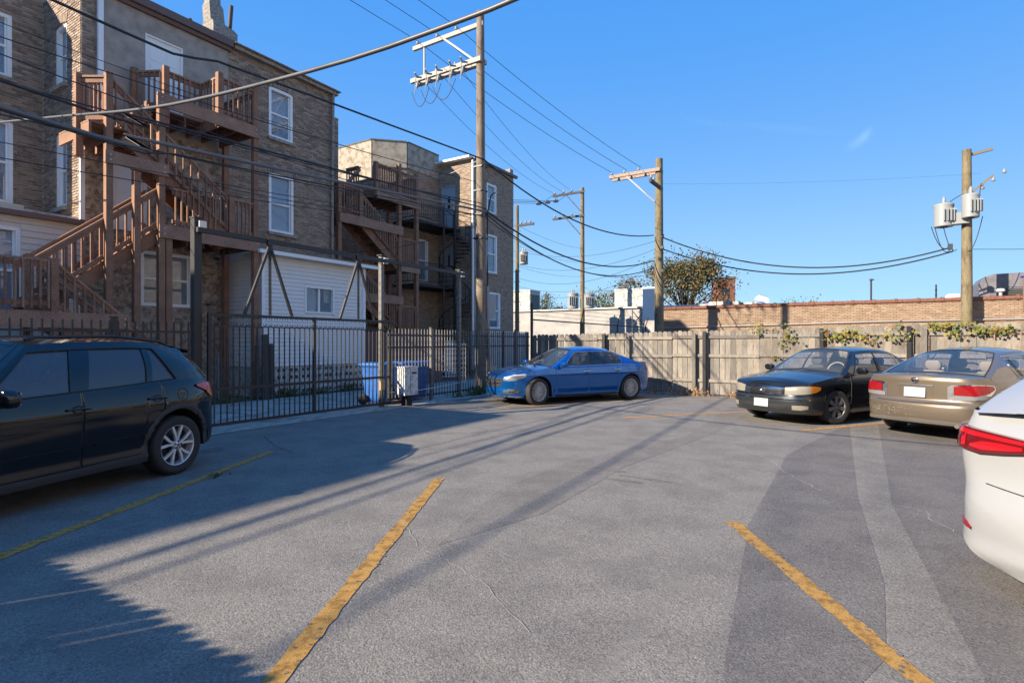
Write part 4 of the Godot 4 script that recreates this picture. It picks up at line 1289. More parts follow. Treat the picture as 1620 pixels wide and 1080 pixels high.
func tree(label: String, u: float, v: float, h: float, r: float, start: float, tones: Array, leaves: int, seed_: int, leaf: float) -> void:
	var t := thing("tree", label, "tree", at(u, 0, v), 0.0, "trees beyond the roofs")
	var rg := RandomNumberGenerator.new()
	rg.seed = seed_
	var g := Geo.new()
	var fork := h * start
	g.tube([Vector3.ZERO, Vector3(0.1, fork * 0.5, 0.05), Vector3(0, fork, 0)], r * 0.075, r * 0.05, 9)
	var clumps := []
	var n := 8 + int(r * 4)
	for i in n:
		var a := rg.randf() * TAU
		var e := rg.randf_range(-0.5, 1.0)
		var q := sqrt(rg.randf_range(0.15, 1.0))
		var cy := lerpf(fork, h, 0.5) + e * (h - fork) * 0.46
		var wid := r * sqrt(maxf(0.08, 1.0 - e * e * 0.85)) * q
		var p := Vector3(cos(a) * wid, cy, sin(a) * wid)
		clumps.append([p, r * rg.randf_range(0.22, 0.42)])
		var mid := Vector3(p.x * 0.45, lerpf(fork * 0.8, p.y, 0.5), p.z * 0.45)
		g.tube([Vector3(0, fork * rg.randf_range(0.7, 1.0), 0), mid, p], r * 0.03, r * 0.008, 5)
	put(t, "trunk", g, MT("bark", Color(0.09, 0.075, 0.06), 0.95, "grain", Vector3(0.4, 2, 0.4)))
	g = Geo.new()
	g.tinted = true
	for i in leaves:
		var c: Array = clumps[rg.randi() % n]
		var d: Vector3 = Vector3(rg.randfn(), rg.randfn() * 0.75, rg.randfn()) * c[1] * 0.62
		var p: Vector3 = c[0] + d
		g.col = tones[rg.randi() % tones.size()] * rg.randf_range(0.75, 1.25)
		var x := Vector3(rg.randfn(), rg.randfn(), rg.randfn()).normalized()
		var y := x.cross(Vector3(rg.randfn(), rg.randfn(), rg.randfn())).normalized()
		var s := leaf * rg.randf_range(0.8, 1.7)
		g.quad(p - x * s * 0.5, p + y * s * 0.3, p + x * s * 0.5, p - y * s * 0.3)
	var m := M("foliage", Color(1, 1, 1), 0.8)
	m.vertex_color_use_as_albedo = true
	m.backlight_enabled = true
	m.backlight = Color(0.35, 0.4, 0.2)
	put(t, "crown", g, m)

# ------------------------------------------------------------------ fences and gate
func dog_ear(w: float, h: float) -> Mesh:
	var k := "ear_%d_%d" % [roundi(w * 1000), roundi(h * 1000)]
	if not boxes.has(k):
		var g := Geo.new()
		var e := w * 0.27
		g.poly([Vector3(0, 0, -w / 2), Vector3(0, h - e, -w / 2), Vector3(0, h, -w / 2 + e), Vector3(0, h, w / 2 - e), Vector3(0, h - e, w / 2), Vector3(0, 0, w / 2)], Vector3(0.018, 0, 0))
		boxes[k] = g.mesh()
	return boxes[k]

func board_fence(called: String, label: String, u: float, v0: float, v1: float, h0: float, h1: float, gap: float) -> Node3D:   # runs across the alley axis, from v0 down to v1, rails on the -u side
	var f := thing(called, label, "fence", at(u, 0, v0))
	var w := 0.138
	var n := int((v0 - v1) / (w + gap))
	for i in n:
		var h := lerpf(h0, h1, float(i) / n) + rng.randf_range(-0.012, 0.012)
		var o := inst(f, "board", dog_ear(w, snappedf(h, 0.02) - 0.04), grey_board(rng.randi() % 5), Vector3(rng.randf_range(-0.008, 0.008), 0.04, i * (w + gap) + w / 2))
		o.rotation.x = rng.randf_range(-0.008, 0.008)
	var L := n * (w + gap)
	var k := 0
	for y in [0.36, 1.08, 1.62]:
		var x := 0.0
		while x < L:
			var e := minf(x + 2.4, L)
			var d: float = lerpf(h0, h1, (x + e) / 2 / L) - h0
			block(f, "rail", Vector3(-0.025, y + d * 0.7, (x + e) / 2), Vector3(0.04, 0.085, e - x - 0.01), grey_board(k))
			k += 1
			x = e
	return f

func build_fences() -> void:
	var f := board_fence("wooden_fence", "weathered grey dog eared wooden fence behind the blue and black sedans", 16.6, 9.6, -9.0, 1.78, 2.1, 0.012)
	for e in [[6.15, 0], [6.95, 1], [4.15, 0], [3.85, 1], [0.9, 1], [-0.95, 1], [-1.25, 0], [-4.5, 1]]:
		var y := lerpf(1.8, 2.1, (9.6 - e[0]) / 18.6)
		if e[1]:
			block(f, "steel_post", Vector3(-0.11, y / 2 - 0.02, 9.6 - e[0]), Vector3(0.09, y - 0.04, 0.09), M("black_steel", Color(0.02, 0.02, 0.023), 0.5, 0.3))
		else:
			block(f, "timber_post", Vector3(-0.09, y / 2 - 0.05, 9.6 - e[0]), Vector3(0.09, y - 0.1, 0.1), grey_board(3))
	board_fence("wooden_fence", "wooden board fence closing the end of the lot behind the black crossover", -1.73, 9.3, -9.0, 1.9, 1.9, 0.0025)

	# iron fence with its posts, along the alley
	var iron := MT("black_fence_iron", Color(0.02, 0.02, 0.022), 0.5, "dust", Vector3(0.5, 0.5, 0.5))
	var fv := 9.7
	var pale_iron := MT("pale_grey_iron", Color(0.15, 0.147, 0.145), 0.5, "stain", Vector3(0.7, 0.7, 0.7))  # paler grey for the right stretch of fence and two portal posts
	for s in [[1.6, 5.12, "black iron picket fence between the black crossover and the porch stairs"], [9.72, 16.5, "black iron picket fence running past the wheeled bins to the wooden fence"]]:
		var i := thing("iron_fence", s[2], "fence", at(s[0], 0, fv))
		var L: float = s[1] - s[0]
		for y in [0.16, 1.42, 1.72]:
			block(i, "rail", Vector3(L / 2, y, 0), Vector3(L, 0.035, 0.03), iron)
		var n := int(L / 0.117)
		for k in n:
			block(i, "picket", Vector3((k + 0.5) * L / n, 0.99, 0), Vector3(0.02, 1.78, 0.02), iron if s[0] < 5 else pale_iron)
		for e in ([3.95] if s[0] < 5 else [11.35, 14.0, 15.6]):
			block(i, "post", Vector3(e - s[0], 0.96, 0), Vector3(0.07, 1.92, 0.07), iron if s[0] < 5 else pale_iron)
			block(i, "post_cap", Vector3(e - s[0], 1.93, 0), Vector3(0.085, 0.03, 0.085), iron)
	# rolling gate on its overhead beam
	var gf := thing("gate_portal", "tall black steel portal posts and overhead beam carrying the sliding gate", "gate frame", at(5.2, 0, fv))
	for e in [[0.0, 3.68], [4.36, 3.6], [7.38, 3.58]]:
		block(gf, "post", Vector3(e[0], e[1] / 2, -0.02), Vector3(0.13 if e[0] < 1 else 0.095, e[1], 0.13 if e[0] < 1 else 0.095), iron if e[0] < 1 else pale_iron)
		block(gf, "post_cap", Vector3(e[0], e[1] + 0.01, -0.02), Vector3(0.15, 0.03, 0.15), iron)
		block(gf, "bracket", Vector3(e[0] + 0.05, e[1] - 0.12, 0.08), Vector3(0.12, 0.14, 0.06), M("zinc_bolt", Color(0.5, 0.5, 0.5), 0.4, 0.7))
	block(gf, "beam", Vector3(3.75, 3.47, 0.1), Vector3(7.6, 0.085, 0.07), iron)
	var gt := thing("sliding_gate", "black iron sliding gate with scroll frieze hung from triangular struts", "gate", at(5.32, 0, fv - 0.12))
	var W := 4.42
	var scroll := Geo.new()
	for s in [1.0, -1.0]:
		var pts := []
		for k in 19:
			var a := k / 18.0 * 4.4
			var r := 0.044 * (1.0 - k / 18.0 * 0.75)
			pts.append(Vector3(-0.008 - cos(a) * r + 0.012, s * (0.048 + sin(a) * r * 0.9) - s * 0.0, 0))
		scroll.tube(pts, 0.006, 0.006, 5)
	var sm := scroll.mesh()
	for y in [0.10, 0.72, 1.83, 2.03]:
		block(gt, "rail", Vector3(W / 2, y, 0), Vector3(W - 0.06, 0.05 if y > 2 or y < 0.8 else 0.025, 0.04), iron)
	for x in [0.03, W / 2, W - 0.03]:
		block(gt, "stile", Vector3(x, 1.07, 0), Vector3(0.06, 1.98, 0.05), iron)
	var n := 37
	for k in n:
		var x := 0.06 + (k + 0.5) * (W - 0.12) / n
		block(gt, "picket", Vector3(x, 0.97, 0), Vector3(0.018, 1.72, 0.018), iron)
		inst(gt, "scroll", sm, iron, Vector3(x + 0.05, 1.93, 0))
	for e in [[1.18], [3.38]]:
		var ax: float = e[0]
		var apex := Vector3(ax, 3.40, 0.02)
		for b in [Vector3(ax - 0.50, 2.06, 0), Vector3(ax + 0.02, 2.06, 0), Vector3(ax + 0.50, 2.06, 0)]:
			bar(gt, "strut", b, apex, 0.045, 0.045, iron)
		block(gt, "trolley", apex + Vector3(0, 0.05, -0.01), Vector3(0.1, 0.12, 0.06), iron)
	# old chain link line with barbed arms carrying on along the alley
	var cl := thing("barbed_fence", "pipe rail fence with leaning barbed wire arms beyond the wooden fence", "fence", at(16.75, 0, 9.75))
	var steel := M("dark_steel", Color(0.05, 0.05, 0.055), 0.6, 0.3)
	for x in [0.0, 4.0, 8.0, 12.0]:
		var g := Geo.new()
		g.cyl(Vector3(x, 0, 0), Vector3(x, 2.9 if x == 0 else 2.35, 0), 0.05 if x == 0 else 0.035, 0.05 if x == 0 else 0.035, 9)
		put(cl, "post", g, steel)
		if x > 0:
			bar(cl, "arm", Vector3(x, 2.33, 0), Vector3(x - 0.3, 2.8, 0.25), 0.03, 0.03, steel)
	var g2 := Geo.new()
	g2.tube([Vector3(0, 2.32, 0), Vector3(12, 2.3, 0)], 0.025, 0.025, 8)
	put(cl, "top_rail", g2, steel)
	for q in [0.33, 0.66, 1.0]:
		g2 = Geo.new()
		g2.tube([Vector3(0, 2.33 + q * 0.45, 0.25 * q), Vector3(4 - 0.3 * q, 2.30 + q * 0.47, 0.25 * q), Vector3(12 - 0.3 * q, 2.3 + q * 0.47, 0.25 * q)], 0.006, 0.006, 4)
		put(cl, "barbed_wire", g2, steel)

	# reddish board fence and white slat fence on the far side of the alley
	var rf := thing("brown_fence", "reddish brown upright board fence behind the blue wheeled bins", "fence", at(13.1, 0, 14.3))
	for k in 36:
		block(rf, "board", Vector3(k * 0.122, 0.95 + 0.01 * (k % 3), 0), Vector3(0.115, 1.85 + 0.02 * (k % 3), 0.02), MT("red_fence_%d" % (k % 3), [Color(0.21, 0.115, 0.10), Color(0.25, 0.14, 0.12), Color(0.18, 0.10, 0.09)][k % 3], 0.85, "grain", Vector3(0.2, 1.4, 0.2)))
	for y in [0.4, 1.5]:
		block(rf, "rail", Vector3(2.15, y, -0.035), Vector3(4.4, 0.08, 0.04), wood(2))
	var wf := thing("slat_fence", "pale grey upright slat fence with black posts below the far flats", "fence", at(19.6, 0, 14.2))
	for k in 34:
		block(wf, "slat", Vector3(0.06 + k * 0.125, 1.0, 0), Vector3(0.10, 1.9, 0.02), MT("pale_slat", Color(0.58, 0.56, 0.53), 0.7, "grain", Vector3(0.2, 1.5, 0.2)))
	for x in [0.0, 2.1, 4.25]:
		block(wf, "post", Vector3(x, 1.02, 0.02), Vector3(0.12, 2.04, 0.1), M("black_steel", Color(0.02, 0.02, 0.023), 0.5, 0.3))
	block(wf, "cap_rail", Vector3(2.1, 2.0, 0), Vector3(4.3, 0.05, 0.06), M("white_vinyl", Color(0.82, 0.81, 0.79), 0.45))
	var ls := thing("porch_steps", "pale grey timber porch steps with lattice at the foot of the far flats", "steps", at(17.6, 0, 14.4))
	for k in 6:
		block(ls, "step", Vector3(0.7, 0.12 + k * 0.2, -0.1 - k * 0.25), Vector3(1.4, 0.05, 0.3), M("pale_grey_paint", Color(0.50, 0.50, 0.50), 0.7))
	for k in 7:
		block(ls, "lattice_bar", Vector3(0.1 + k * 0.2, 0.85, 0.04), Vector3(0.05, 1.5, 0.02), M("pale_grey_paint", Color(0.50, 0.50, 0.50), 0.7))
	for k in 7:
		block(ls, "lattice_bar", Vector3(0.7, 0.25 + k * 0.2, 0.062), Vector3(1.35, 0.05, 0.02), M("pale_grey_paint", Color(0.50, 0.50, 0.50), 0.7))

# ------------------------------------------------------------------ poles and wires
func sagged(a: Vector3, b: Vector3, sag: float, n := 18) -> Array:
	var r := []
	for i in n + 1:
		var t := float(i) / n
		r.append(a.lerp(b, t) - Vector3.UP * sag * 4.0 * t * (1.0 - t))
	return r

func wire(label: String, pts: Array, r: float, group := "overhead wires", m: Material = null) -> void:
	var g := Geo.new()
	var o: Vector3 = pts[0]
	var q := []
	for p in pts:
		q.append(p - o)
	g.tube(q, r, r, 6)
	var w := put(self, "cable", g, m if m else M("black_cable", Color(0.016, 0.016, 0.018), 0.55))
	w.position = o
	tag(w, label, "cable", group)

func pole(label: String, u: float, v: float, h: float, r: float, lean := Vector3.ZERO) -> Node3D:
	var p := thing("utility_pole", label, "utility pole", at(u, 0, v))
	var g := Geo.new()
	var pts := []
	for i in 9:
		pts.append(lean * (i / 8.0) + Vector3(0, h * i / 8.0, 0))
	g.tube(pts, r, r * 0.72, 16)
	put(p, "shaft", g, MT("pole_wood_%s" % ("grey" if u < 20 else "tan"), Color(0.30, 0.25, 0.20) if u < 20 else Color(0.27, 0.23, 0.145), 0.9, "grain", Vector3(0.14, 3.5, 0.14), "stain", Vector3(1, 5, 1)))
	return p

func insulator(parent: Node3D, o: Vector3, s := 1.0, up := Vector3.UP) -> void:
	if not boxes.has("insulator"):
		var g := Geo.new()
		g.lathe([[0.0, 0.17], [0.035, 0.165], [0.04, 0.13], [0.028, 0.115], [0.06, 0.08], [0.062, 0.05], [0.025, 0.04], [0.02, 0.0]], Vector3.ZERO, Vector3.UP, 12)
		boxes["insulator"] = g.mesh()
	var i := inst(parent, "insulator", boxes["insulator"], M("porcelain", Color(0.24, 0.26, 0.28), 0.25), o)
	i.scale = Vector3.ONE * s
	if up != Vector3.UP:
		i.basis = Basis(Quaternion(Vector3.UP, up)).scaled(Vector3.ONE * s)

func transformer(parent: Node3D, o: Vector3, r: float, h: float) -> void:
	var m := M("transformer_grey", Color(0.25, 0.27, 0.285), 0.45)
	var g := Geo.new()
	g.lathe([[0.0, 0.0], [r * 0.93, 0.0], [r, 0.03], [r, h - 0.06], [r * 1.06, h - 0.05], [r * 1.06, h], [r * 0.9, h + 0.05], [0.0, h + 0.07]], o, Vector3.UP, 22)
	var t := put(parent, "transformer", g, m)
	g = Geo.new()
	for k in 5:
		var a := 2.0 + k * 0.3
		g.obox(o + Vector3(cos(a), 0, sin(a)) * (r + 0.05) + Vector3(0, h * 0.5, 0), Vector3(cos(a), 0, sin(a)) * 0.05, Vector3(0, h * 0.28, 0), Vector3(-sin(a), 0, cos(a)) * 0.012)
	put(t, "cooling_fin", g, m)
	for k in 2:
		g = Geo.new()
		g.lathe([[0.0, 0.26], [0.025, 0.25], [0.03, 0.2], [0.055, 0.17], [0.04, 0.13], [0.06, 0.1], [0.045, 0.05], [0.06, 0.0]], o + Vector3(0.1 - 0.2 * k, h + 0.05, 0), Vector3.UP, 10)
		put(t, "bushing", g, M("porcelain", Color(0.24, 0.26, 0.28), 0.25))

func build_poles() -> void:
	var galv := M("bleached_timber", Color(0.40, 0.37, 0.33), 0.85)
	var dark := M("dark_metal", Color(0.05, 0.05, 0.055), 0.4, 0.8)
	var pu := 14.35
	var pv := 10.2
	# the near pole
	var p := pole("tall weathered utility pole by the iron fence with two crossarms over the alley", pu, pv, 11.9, 0.17, Vector3(-0.12, 0, 0.05))
	var arm := -Vector3(0, 0, 1)
	block(p, "crossarm", Vector3(-0.13, 11.5, -1.28), Vector3(0.1, 0.13, 2.9), galv)
	block(p, "crossarm", Vector3(-0.25, 10.35, -1.28), Vector3(0.1, 0.14, 2.9), galv)
	block(p, "crossarm", Vector3(0.02, 10.35, -1.28), Vector3(0.1, 0.14, 2.9), galv)
	bar(p, "brace", Vector3(-0.2, 11.42, -1.35), Vector3(-0.22, 10.42, -0.15), 0.05, 0.06, galv)
	bar(p, "hanger", Vector3(-0.13, 11.44, -2.25), Vector3(-0.13, 10.42, -2.25), 0.05, 0.05, galv)
	for z in [-0.9, -1.7, -2.55]:
		insulator(p, Vector3(-0.13, 11.56, z))
		insulator(p, Vector3(-0.12, 10.42, z - 0.05), 1.0)
	for z in [-0.55, -1.0, -1.55, -2.0, -2.45]:
		# fused cutouts hung slantwise under the double arm
		var g := Geo.new()
		g.lathe([[0.0, 0.0], [0.03, 0.01], [0.05, 0.08], [0.035, 0.12], [0.055, 0.18], [0.035, 0.22], [0.05, 0.28], [0.02, 0.34]], Vector3(-0.3, 10.02, z), Vector3(0.2, 1, 0.1).normalized(), 10)
		put(p, "cutout", g, M("cutout_grey", Color(0.25, 0.26, 0.28), 0.4))
		g = Geo.new()
		g.cyl(Vector3(-0.42, 10.36, z + 0.08), Vector3(-0.36, 9.82, z), 0.014, 0.014, 6)
		g.cyl(Vector3(-0.5, 10.46, z + 0.1), Vector3(0.1, 10.3, z - 0.12), 0.03, 0.03, 7)
		put(p, "fuse_tube", g, M("cutout_grey", Color(0.25, 0.26, 0.28), 0.4))
	for e in [[-2.6, -1.9], [-2.2, -1.4], [-1.7, -0.8]]:
		var g := Geo.new()
		g.tube(sagged(Vector3(-0.35, 9.9, e[0]), Vector3(-0.3, 9.95, e[1]), 0.55, 12), 0.012, 0.012, 5)
		put(p, "jumper", g, M("black_cable", Color(0.016, 0.016, 0.018), 0.55))
	var g0 := Geo.new()
	g0.cyl(Vector3(0.14, 0, 0.2), Vector3(0.1, 3.3, 0.17), 0.055, 0.055, 10)
	put(p, "riser_conduit", g0, M("grey_conduit", Color(0.30, 0.28, 0.27), 0.6, 0.3))
	g0 = Geo.new()
	g0.tube([Vector3(0.1, 3.3, 0.17), Vector3(0.07, 5.6, 0.19), Vector3(0.25, 6.2, 0.2), Vector3(0.5, 6.35, 0.2)], 0.03, 0.02, 7)
	put(p, "riser_cable", g0, M("black_cable", Color(0.016, 0.016, 0.018), 0.55))
	block(p, "meter_box", Vector3(0.35, 2.7, 0.05), Vector3(0.4, 0.75, 0.25), M("transformer_grey", Color(0.25, 0.27, 0.285), 0.45))
	for k in 4:
		block(p, "strap", Vector3(-0.05 + k * 0.0, 4.8 + k * 0.75, 0.0), Vector3(0.33, 0.04, 0.33), dark)
	# dead end insulator strings in mid air on the incoming lines
	# second pole
	var q := pole("thick tan utility pole with bleached crossarm behind the wooden fence", 23.75, 7.45, 9.45, 0.215)
	block(q, "crossarm", Vector3(-0.2, 8.95, -1.05), Vector3(0.1, 0.14, 2.3), MT("pinkish_timber", Color(0.42, 0.33, 0.28), 0.85, "grain", Vector3(0.3, 0.3, 2)))
	block(q, "crossarm", Vector3(0.2, 8.93, -1.05), Vector3(0.1, 0.14, 2.3), MT("pinkish_timber", Color(0.42, 0.33, 0.28), 0.85, "grain", Vector3(0.3, 0.3, 2)))
	block(q, "crossarm", Vector3(-0.55, 8.2, 0.05), Vector3(1.6, 0.14, 0.1), M("dark_timber", Color(0.07, 0.06, 0.055), 0.85))
	bar(q, "brace", Vector3(-0.2, 8.87, -1.4), Vector3(-0.15, 7.6, -0.15), 0.05, 0.05, galv)
	for z in [-0.85, -1.5, -2.1]:
		insulator(q, Vector3(-0.2, 9.0, z))
	for x in [-1.25, -0.9]:
		insulator(q, Vector3(x, 8.27, 0.05))
	for y in [4.6, 5.6, 6.1]:
		block(q, "clamp", Vector3(-0.1, y, 0.16), Vector3(0.12, 0.12, 0.14), dark)
	# right hand pole with two transformers
	var r := pole("tan utility pole carrying two grey can transformers beside the brick garage", 25.85, -3.2, 8.5, 0.19)
	bar(r, "crossarm", Vector3(0.05, 8.3, 0.0), Vector3(0.15, 8.45, 0.75), 0.09, 0.10, M("grey_arm", Color(0.15, 0.14, 0.13), 0.85))
	bar(r, "crossarm", Vector3(0.05, 6.9, 0.1), Vector3(0.1, 7.5, 0.75), 0.08, 0.08, M("grey_arm", Color(0.15, 0.14, 0.13), 0.85))
	for k in 3:
		insulator(r, Vector3(0.1, 7.0 + k * 0.24, 0.45 + k * 0.3), 1.1)
	block(r, "mount", Vector3(-0.15, 6.0, -0.25), Vector3(0.4, 0.4, 0.6), M("transformer_grey", Color(0.25, 0.27, 0.285), 0.45))
	transformer(r, Vector3(-0.15, 5.75, -0.68), 0.30, 0.8)
	transformer(r, Vector3(-0.42, 5.95, 0.05), 0.26, 0.8)
	for e in [[Vector3(-0.2, 5.8, -1.05), Vector3(-0.2, 4.95, -0.6), 0.25], [Vector3(-0.2, 5.8, -0.95), Vector3(-0.2, 4.9, -0.5), 0.4], [Vector3(-0.2, 5.8, -0.7), Vector3(-0.2, 4.9, -0.3), 0.35], [Vector3(-0.3, 6.0, 0.4), Vector3(-0.15, 4.8, 0.0), 0.3], [Vector3(-0.3, 6.5, 0.3), Vector3(-0.1, 7.2, 0.4), -0.15], [Vector3(-0.15, 6.3, -0.8), Vector3(-0.1, 6.9, 0.2), -0.2]]:
		var g := Geo.new()
		g.tube(sagged(e[0], e[1], e[2], 12), 0.014, 0.014, 5)
		put(r, "lead", g, M("black_cable", Color(0.016, 0.016, 0.018), 0.55))
	block(r, "splice_box", Vector3(-0.25, 5.0, -0.5), Vector3(0.14, 0.2, 0.14), M("black_pipe", Color(0.03, 0.03, 0.035), 0.6))
	# far pole with transformers before the white building, and one at the edge of the far flats
	var s := pole("slender far utility pole with transformers in front of the white building", 33.2, 15.5, 11.6, 0.17)
	for y in [11.3, 9.75]:
		block(s, "crossarm", Vector3(-0.15, y, -0.95), Vector3(0.1, 0.13, 2.3), M("dark_timber", Color(0.07, 0.06, 0.055), 0.85))
		bar(s, "brace", Vector3(-0.15, y - 0.05, -1.1), Vector3(-0.12, y - 1.2, -0.1), 0.05, 0.05, M("dark_timber", Color(0.07, 0.06, 0.055), 0.85))
	for z in [-0.7, -1.3, -1.95]:
		insulator(s, Vector3(-0.15, 11.37, z), 1.3)
		insulator(s, Vector3(-0.15, 9.82, z), 1.3)
		var g := Geo.new()
		g.lathe([[0.02, 0.0], [0.1, 0.1], [0.05, 0.18], [0.12, 0.28], [0.05, 0.36], [0.12, 0.46], [0.03, 0.56]], Vector3(-1.3, 10.6, z - 0.4), Vector3(-1, -0.15, -0.1).normalized(), 10)
		put(s, "dead_end_string", g, M("porcelain", Color(0.24, 0.26, 0.28), 0.25))
		g = Geo.new()
		g.tube([Vector3(-0.15, 11.45, z), Vector3(-1.28, 10.6, z - 0.4), Vector3(-1.9, 10.5, z - 0.46), Vector3(-6.0, 9.9, z - 2.0)], 0.014, 0.014, 5)
		put(s, "lead", g, M("black_cable", Color(0.016, 0.016, 0.018), 0.55))
	transformer(s, Vector3(-0.15, 3.7, -0.6), 0.36, 1.0)
	transformer(s, Vector3(-0.15, 3.7, 0.55), 0.33, 0.9)
	var e2 := pole("thin far utility pole at the right hand edge of the far flats", 28.0, 17.3, 9.6, 0.14)
	block(e2, "crossarm", Vector3(0, 8.4, 0.5), Vector3(0.1, 0.12, 1.3), M("dark_timber", Color(0.07, 0.06, 0.055), 0.85))
	for k in 3:
		insulator(e2, Vector3(0, 8.46, 0.3 + k * 0.3), 1.1)
	transformer(e2, Vector3(0.1, 6.1, 0.4), 0.25, 0.7)
	for k in 12:
		block(e2, "step_iron", Vector3(0, 1.5 + k * 0.6, 0), Vector3(0.08, 0.03, 0.42), dark)

	# main lines high over the alley
	for z in [-0.9, -1.7, -2.55]:
		var a := at(pu - 0.15, 11.73, pv - z)
		var which: String = "next to the pole" if z > -1.0 else ("halfway out the arm" if z > -2.0 else "at the arm's tip")
		wire("thin line to the pinkish crossarm from the insulator %s" % which, sagged(a, at(23.55, 9.15, 7.45 - z * 0.82), 0.22), 0.009)
		wire("thin incoming high line tied to the insulator %s" % which, sagged(a, at(-22.0, 11.9, pv - z), 0.5), 0.009)
		wire("thin lower crossarm line tied to the insulator %s" % which, sagged(at(pu - 0.1, 10.55, pv - z), at(33.05, 11.5, 15.5 - z * 0.8), 0.5), 0.008)
	# communication bundles
	var A := [[[-20, 7.6], [3.28, 6.55], [5.27, 6.67], [8.29, 6.87], [10.71, 7.02], [14.3, 7.25]], [[-20, 6.2], [2.72, 5.13], [4.05, 5.2], [6.47, 5.32], [8.47, 5.42], [14.3, 5.72]], [[-20, 5.9], [2.72, 4.76], [4.09, 4.84], [6.47, 5.0], [8.47, 5.15], [14.3, 5.62]], [[-20, 5.9], [2.92, 4.70], [4.42, 4.73], [6.84, 4.88], [14.3, 5.45]]]
	var labels := ["upper black cable slung past the flats to the near pole", "black cable above the grey bundle, slung past the porch stairs", "thick grey cable bundle slung past the porch stairs to the near pole", "lowest black cable slung past the porch stairs to the near pole"]
	for k in A.size():
		var pts := []
		var c := Curve3D.new()
		for w in A[k]:
			c.add_point(at(w[0], w[1], 10.02 - 0.03 * k))
		for i in c.point_count:
			var t := (c.get_point_position(mini(i + 1, c.point_count - 1)) - c.get_point_position(maxi(i - 1, 0))) * 0.16
			c.set_point_in(i, -t)
			c.set_point_out(i, t)
		for i in 50:
			pts.append(c.sample_baked(c.get_baked_length() * i / 49.0))
		wire(labels[k], pts, [0.022, 0.02, 0.032, 0.014][k], "cables slung along the alley", M("grey_cable", Color(0.12, 0.12, 0.125), 0.5) if k == 2 else null)
	for e in [[12.6, 7.9, 15.3, 8.4, 0.008, "thin cable crossing the stucco panel towards the white door level"], [11.0, 6.3, 10.3, 6.6, 0.009, "thin cable between the upper black cable and the grey bundle"], [10.9, 5.6, 10.1, 5.9, 0.012, "black cable just above the thick grey bundle"], [10.6, 4.95, 10.1, 5.5, 0.01, "thin cable just below the thick grey bundle"], [11.3, 4.6, 10.3, 5.3, 0.007, "hair thin cable sagging low past the porch stairs"], [11.8, 4.4, 10.3, 5.15, 0.008, "lowest thin cable past the porch stairs"]]:
		wire(e[5], sagged(at(-9, e[1], e[0]), at(pu if e[2] < 15 else 13.0, e[3], e[2]), 0.45), e[4], "cables slung along the alley")
	wire("thin cable crossing the stucco panel towards the far flats", sagged(at(-6, 7.1, 12.0), at(21.1, 7.3, 15.4), 0.45), 0.012, "cables slung along the alley")
	wire("service drop from the near pole to the gutter of the far flats", sagged(at(pu, 7.3, pv), at(21.1, 7.6, 15.5), 0.5), 0.015, "service drops")
	wire("pale service drop from the timber stair top to the near pole", sagged(at(pu, 7.35, pv), at(16.6, 8.3, 15.85), 0.35), 0.012, "service drops", M("pale_cable", Color(0.4, 0.4, 0.4), 0.5))
	wire("thin drop running from the near pole to the porch stairs", sagged(at(pu, 5.6, pv), at(6.7, 5.5, 13.8), 0.35), 0.009, "service drops")
	wire("slack thin drop from the near pole to the white addition", sagged(at(pu, 5.3, pv), at(10.6, 4.15, 13.8), 0.3), 0.008, "service drops")
	# on to the second pole
	var B := [[7.25, 6.15, 0.75, 0.024, "upper thick cable from the near pole to the second pole"], [5.7, 5.05, 0.85, 0.026, "middle thick cable from the near pole to the second pole"], [5.6, 4.75, 1.0, 0.02, "lower cable from the near pole to the second pole"], [5.45, 4.5, 0.8, 0.011, "thin cable below the thick ones, near pole to second pole"]]
	for w in B:
		wire(w[4], sagged(at(pu, w[0], pv - 0.15), at(23.6, w[1], 7.65), w[2]), w[3], "cables between the poles")
	for k in 4:
		wire("%s thin far cable between thin far pole and second pole" % ["topmost", "second", "third", "lowest"][k], sagged(at(28.0, 6.9 - k * 0.8, 17.2), at(23.6, 5.9 - k * 0.35, 7.55), 0.5 + 0.1 * k), 0.008, "thin far cables")
		wire("%s short cable between the two far poles" % ["topmost", "second", "third", "lowest"][k], sagged(at(28.0, 8.4 - k * 1.2, 17.2), at(33.1, 7.6 - k * 0.9, 15.45), 0.2), 0.007, "thin cables between the far poles")
	# slack twin cables to the transformer pole
	wire("upper slack twisted cable between second pole and transformer pole", sagged(at(23.85, 6.05, 7.3), at(25.75, 5.0, -2.75), 1.0, 24), 0.028, "cables between the poles")
	wire("lower slack twisted cable between second pole and transformer pole", sagged(at(23.85, 5.55, 7.3), at(25.75, 4.85, -2.8), 0.95, 24), 0.028, "cables between the poles")
	for k in 1:
		wire("%s hair thin line between second pole and transformer pole top" % ["lowest", "middle", "highest"][k], sagged(at(23.7, 8.35 + k * 0.04, 7.3 - k * 0.15), at(25.9, 7.6 + k * 0.35, -3.6 - k * 0.2), 0.12), 0.0028, "hair thin lines")
	wire("thin line leaving the transformer pole past the rooftop unit", sagged(at(25.9, 4.9, -3.3), at(27.5, 4.6, -22.0), 0.3), 0.01, "hair thin lines")
	# heavy cable right across the lot
	var hp := []
	var hv := [[17.78, 6.2], [13.7, 5.55], [10.3, 4.96], [7.2, 4.42], [4.4, 4.13], [2.7, 4.06], [1.2, 4.12], [-4.0, 4.6], [-12.45, 6.5]]
	var hc := Curve3D.new()
	for w in hv:
		hc.add_point(at(3.45, w[1], w[0]))
	for i in hc.point_count:
		var t := (hc.get_point_position(mini(i + 1, hc.point_count - 1)) - hc.get_point_position(maxi(i - 1, 0))) * 0.16
		hc.set_point_in(i, -t)
		hc.set_point_out(i, t)
	for i in 60:
		hp.append(hc.sample_baked(hc.get_baked_length() * i / 59.0))
